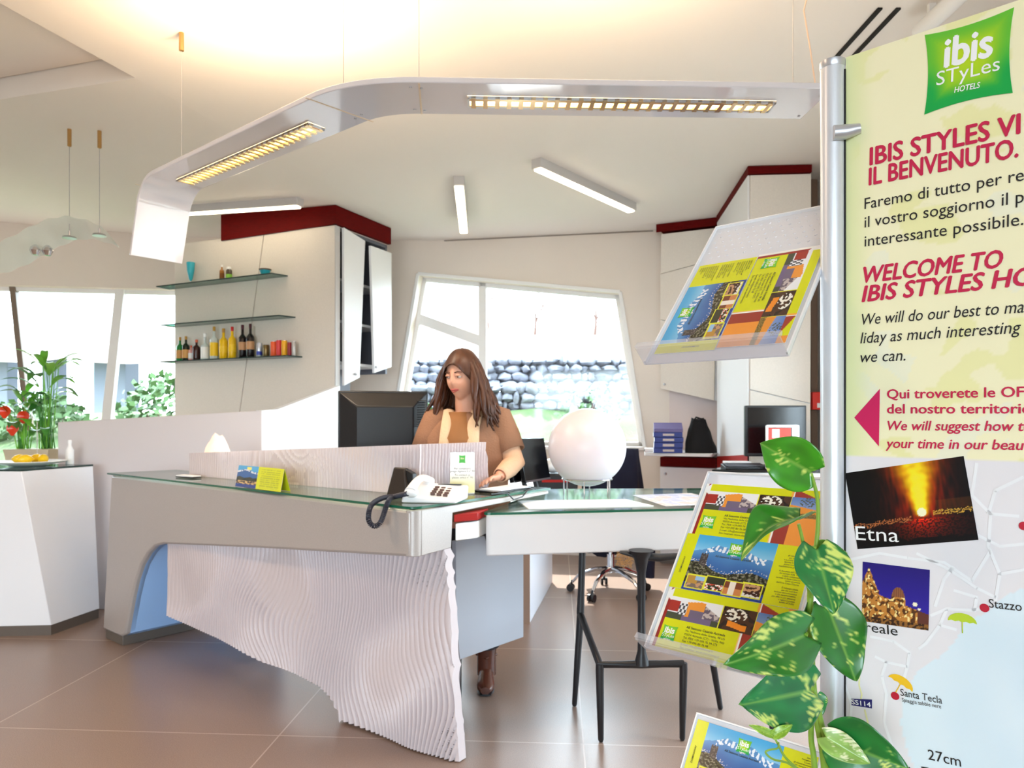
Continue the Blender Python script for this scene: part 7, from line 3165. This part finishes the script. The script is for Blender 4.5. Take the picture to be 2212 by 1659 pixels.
# climbing stems
stalk([toP, Q(1800, 1900, 1.09), Q(1782, 1659, 1.09), Q(1766, 1560, 1.09), Q(1757, 1490, 1.09), Q(1752, 1400, 1.09), Q(1750, 1300, 1.09), Q(1755, 1230, 1.09), Q(1760, 1180, 1.09)], 0.0062, 0.0045)
stalk([toP + V((0.03, 0, 0)), Q(1822, 1900, 1.085), Q(1797, 1659, 1.085), Q(1776, 1570, 1.085), Q(1758, 1495, 1.085), Q(1738, 1440, 1.085), Q(1728, 1400, 1.08)], 0.0060, 0.0030)
stalk([toP + V((-0.03, 0, 0)), Q(1775, 1900, 1.10), Q(1760, 1659, 1.10), Q(1752, 1590, 1.10), Q(1757, 1500, 1.10)], 0.0052, 0.004)
stalk([toP + V((0.04, -0.02, 0)), Q(1830, 1900, 1.07), Q(1812, 1720, 1.07), Q(1806, 1640, 1.07), Q(1810, 1605, 1.07)], 0.0048, 0.0035)
# leaf stalks
stalk([Q(1758, 1210, 1.09), Q(1766, 1150, 1.09), Q(1766, 1080, 1.085), Q(1752, 1022, 1.08)], 0.0036, 0.0026, 'petiole')
stalk([Q(1752, 1300, 1.09), Q(1742, 1240, 1.08), Q(1734, 1170, 1.075), Q(1725, 1132, 1.07)], 0.0032, 0.0024, 'petiole')
stalk([Q(1752, 1290, 1.09), Q(1760, 1240, 1.085), Q(1763, 1200, 1.08), Q(1760, 1183, 1.07)], 0.0034, 0.0026, 'petiole')
stalk([Q(1753, 1420, 1.09), Q(1768, 1370, 1.085), Q(1784, 1320, 1.08), Q(1792, 1312, 1.07)], 0.0034, 0.0026, 'petiole')
stalk([Q(1757, 1490, 1.09), Q(1740, 1440, 1.08), Q(1736, 1400, 1.075), Q(1742, 1368, 1.06)], 0.0032, 0.0026, 'petiole')
stalk([Q(1757, 1495, 1.09), Q(1756, 1488, 1.07)], 0.0034, 0.003, 'petiole')
# leaves: base, tip, across
leaf(Q(1752, 1020, 1.075), Q(1640, 958, 1.12), V((0.15, 0, -1)), 0.042, 0.15, 0.05, 0, 1.0, (64, 150, 30))
leaf(Q(1728, 1122, 1.07), Q(1598, 1190, 1.02), V((0.4, 0.9, 0.35)), 0.034, 0.55, 0.12, 0, 2.3, (48, 130, 34), 0.12)
leaf(Q(1764, 1188, 1.065), Q(1800, 1326, 1.03), V((1, 0.15, 0.12)), 0.043, 0.18, -0.02, 0.28, 3.7, (30, 124, 58))
leaf(Q(1790, 1316, 1.075), Q(1850, 1472, 1.07), V((1, 0.1, 0.25)), 0.042, 0.22, 0.02, 0.05, 4.4, (38, 116, 32))
leaf(Q(1738, 1372, 1.06), Q(1570, 1436, 1.00), V((-0.2, 0.25, 1.0)), 0.042, 0.30, 0.04, 0.12, 5.9, (40, 124, 36), 0.06)
leaf(Q(1752, 1492, 1.07), Q(1602, 1524, 1.02), V((-0.15, 0.15, 1.0)), 0.050, 0.12, 0.02, 0.0, 6.6, (26, 122, 62))
leaf(Q(1806, 1600, 1.065), Q(1962, 1662, 1.01), V((0.25, -0.1, 1.0)), 0.047, 0.25, 0.02, -0.1, 7.8, (34, 120, 50))
leaf(Q(1784, 1592, 1.06), Q(1880, 1650, 1.03), V((0.3, 0.2, 0.9)), 0.020, 0.3, 0.02, 0.62, 8.1, (150, 186, 90))
leaf(Q(1748, 1310, 1.095), Q(1740, 1390, 1.10), V((0.9, 0.4, 0.1)), 0.020, 0.3, 0.02, 0, 9.2, (30, 92, 34))
leaf(Q(1764, 1502, 1.095), Q(1776, 1545, 1.09), V((1, 0.2, 0.1)), 0.014, 0.2, 0.0, 0, 10.5, (40, 130, 60))
leaf(Q(1768, 1180, 1.09), Q(1830, 1195, 1.06), V((0.1, 0.2, 1)), 0.012, 0.3, 0.05, 0, 11.5, (110, 160, 60))
# young shoot
stalk([Q(1757, 1690, 1.05), Q(1700, 1640, 1.03), Q(1682, 1610, 1.03), Q(1670, 1588, 1.03)], 0.0020, 0.0013)
stalk([Q(1740, 1680, 1.05), Q(1705, 1650, 1.03), Q(1670, 1640, 1.02), Q(1654, 1626, 1.02), Q(1662, 1620, 1.02), Q(1680, 1616, 1.02), Q(1682, 1604, 1.03)], 0.0017, 0.0012)
leaf(Q(1671, 1588, 1.03), Q(1618, 1566, 1.03), V((0, 0.4, 1)), 0.006, 0.3, 0.02, 0, 12.1, (140, 180, 50))
leaf(Q(1672, 1588, 1.03), Q(1712, 1566, 1.03), V((0, 0.4, 1)), 0.008, 0.3, 0.0, 0, 13.1, (140, 180, 50))
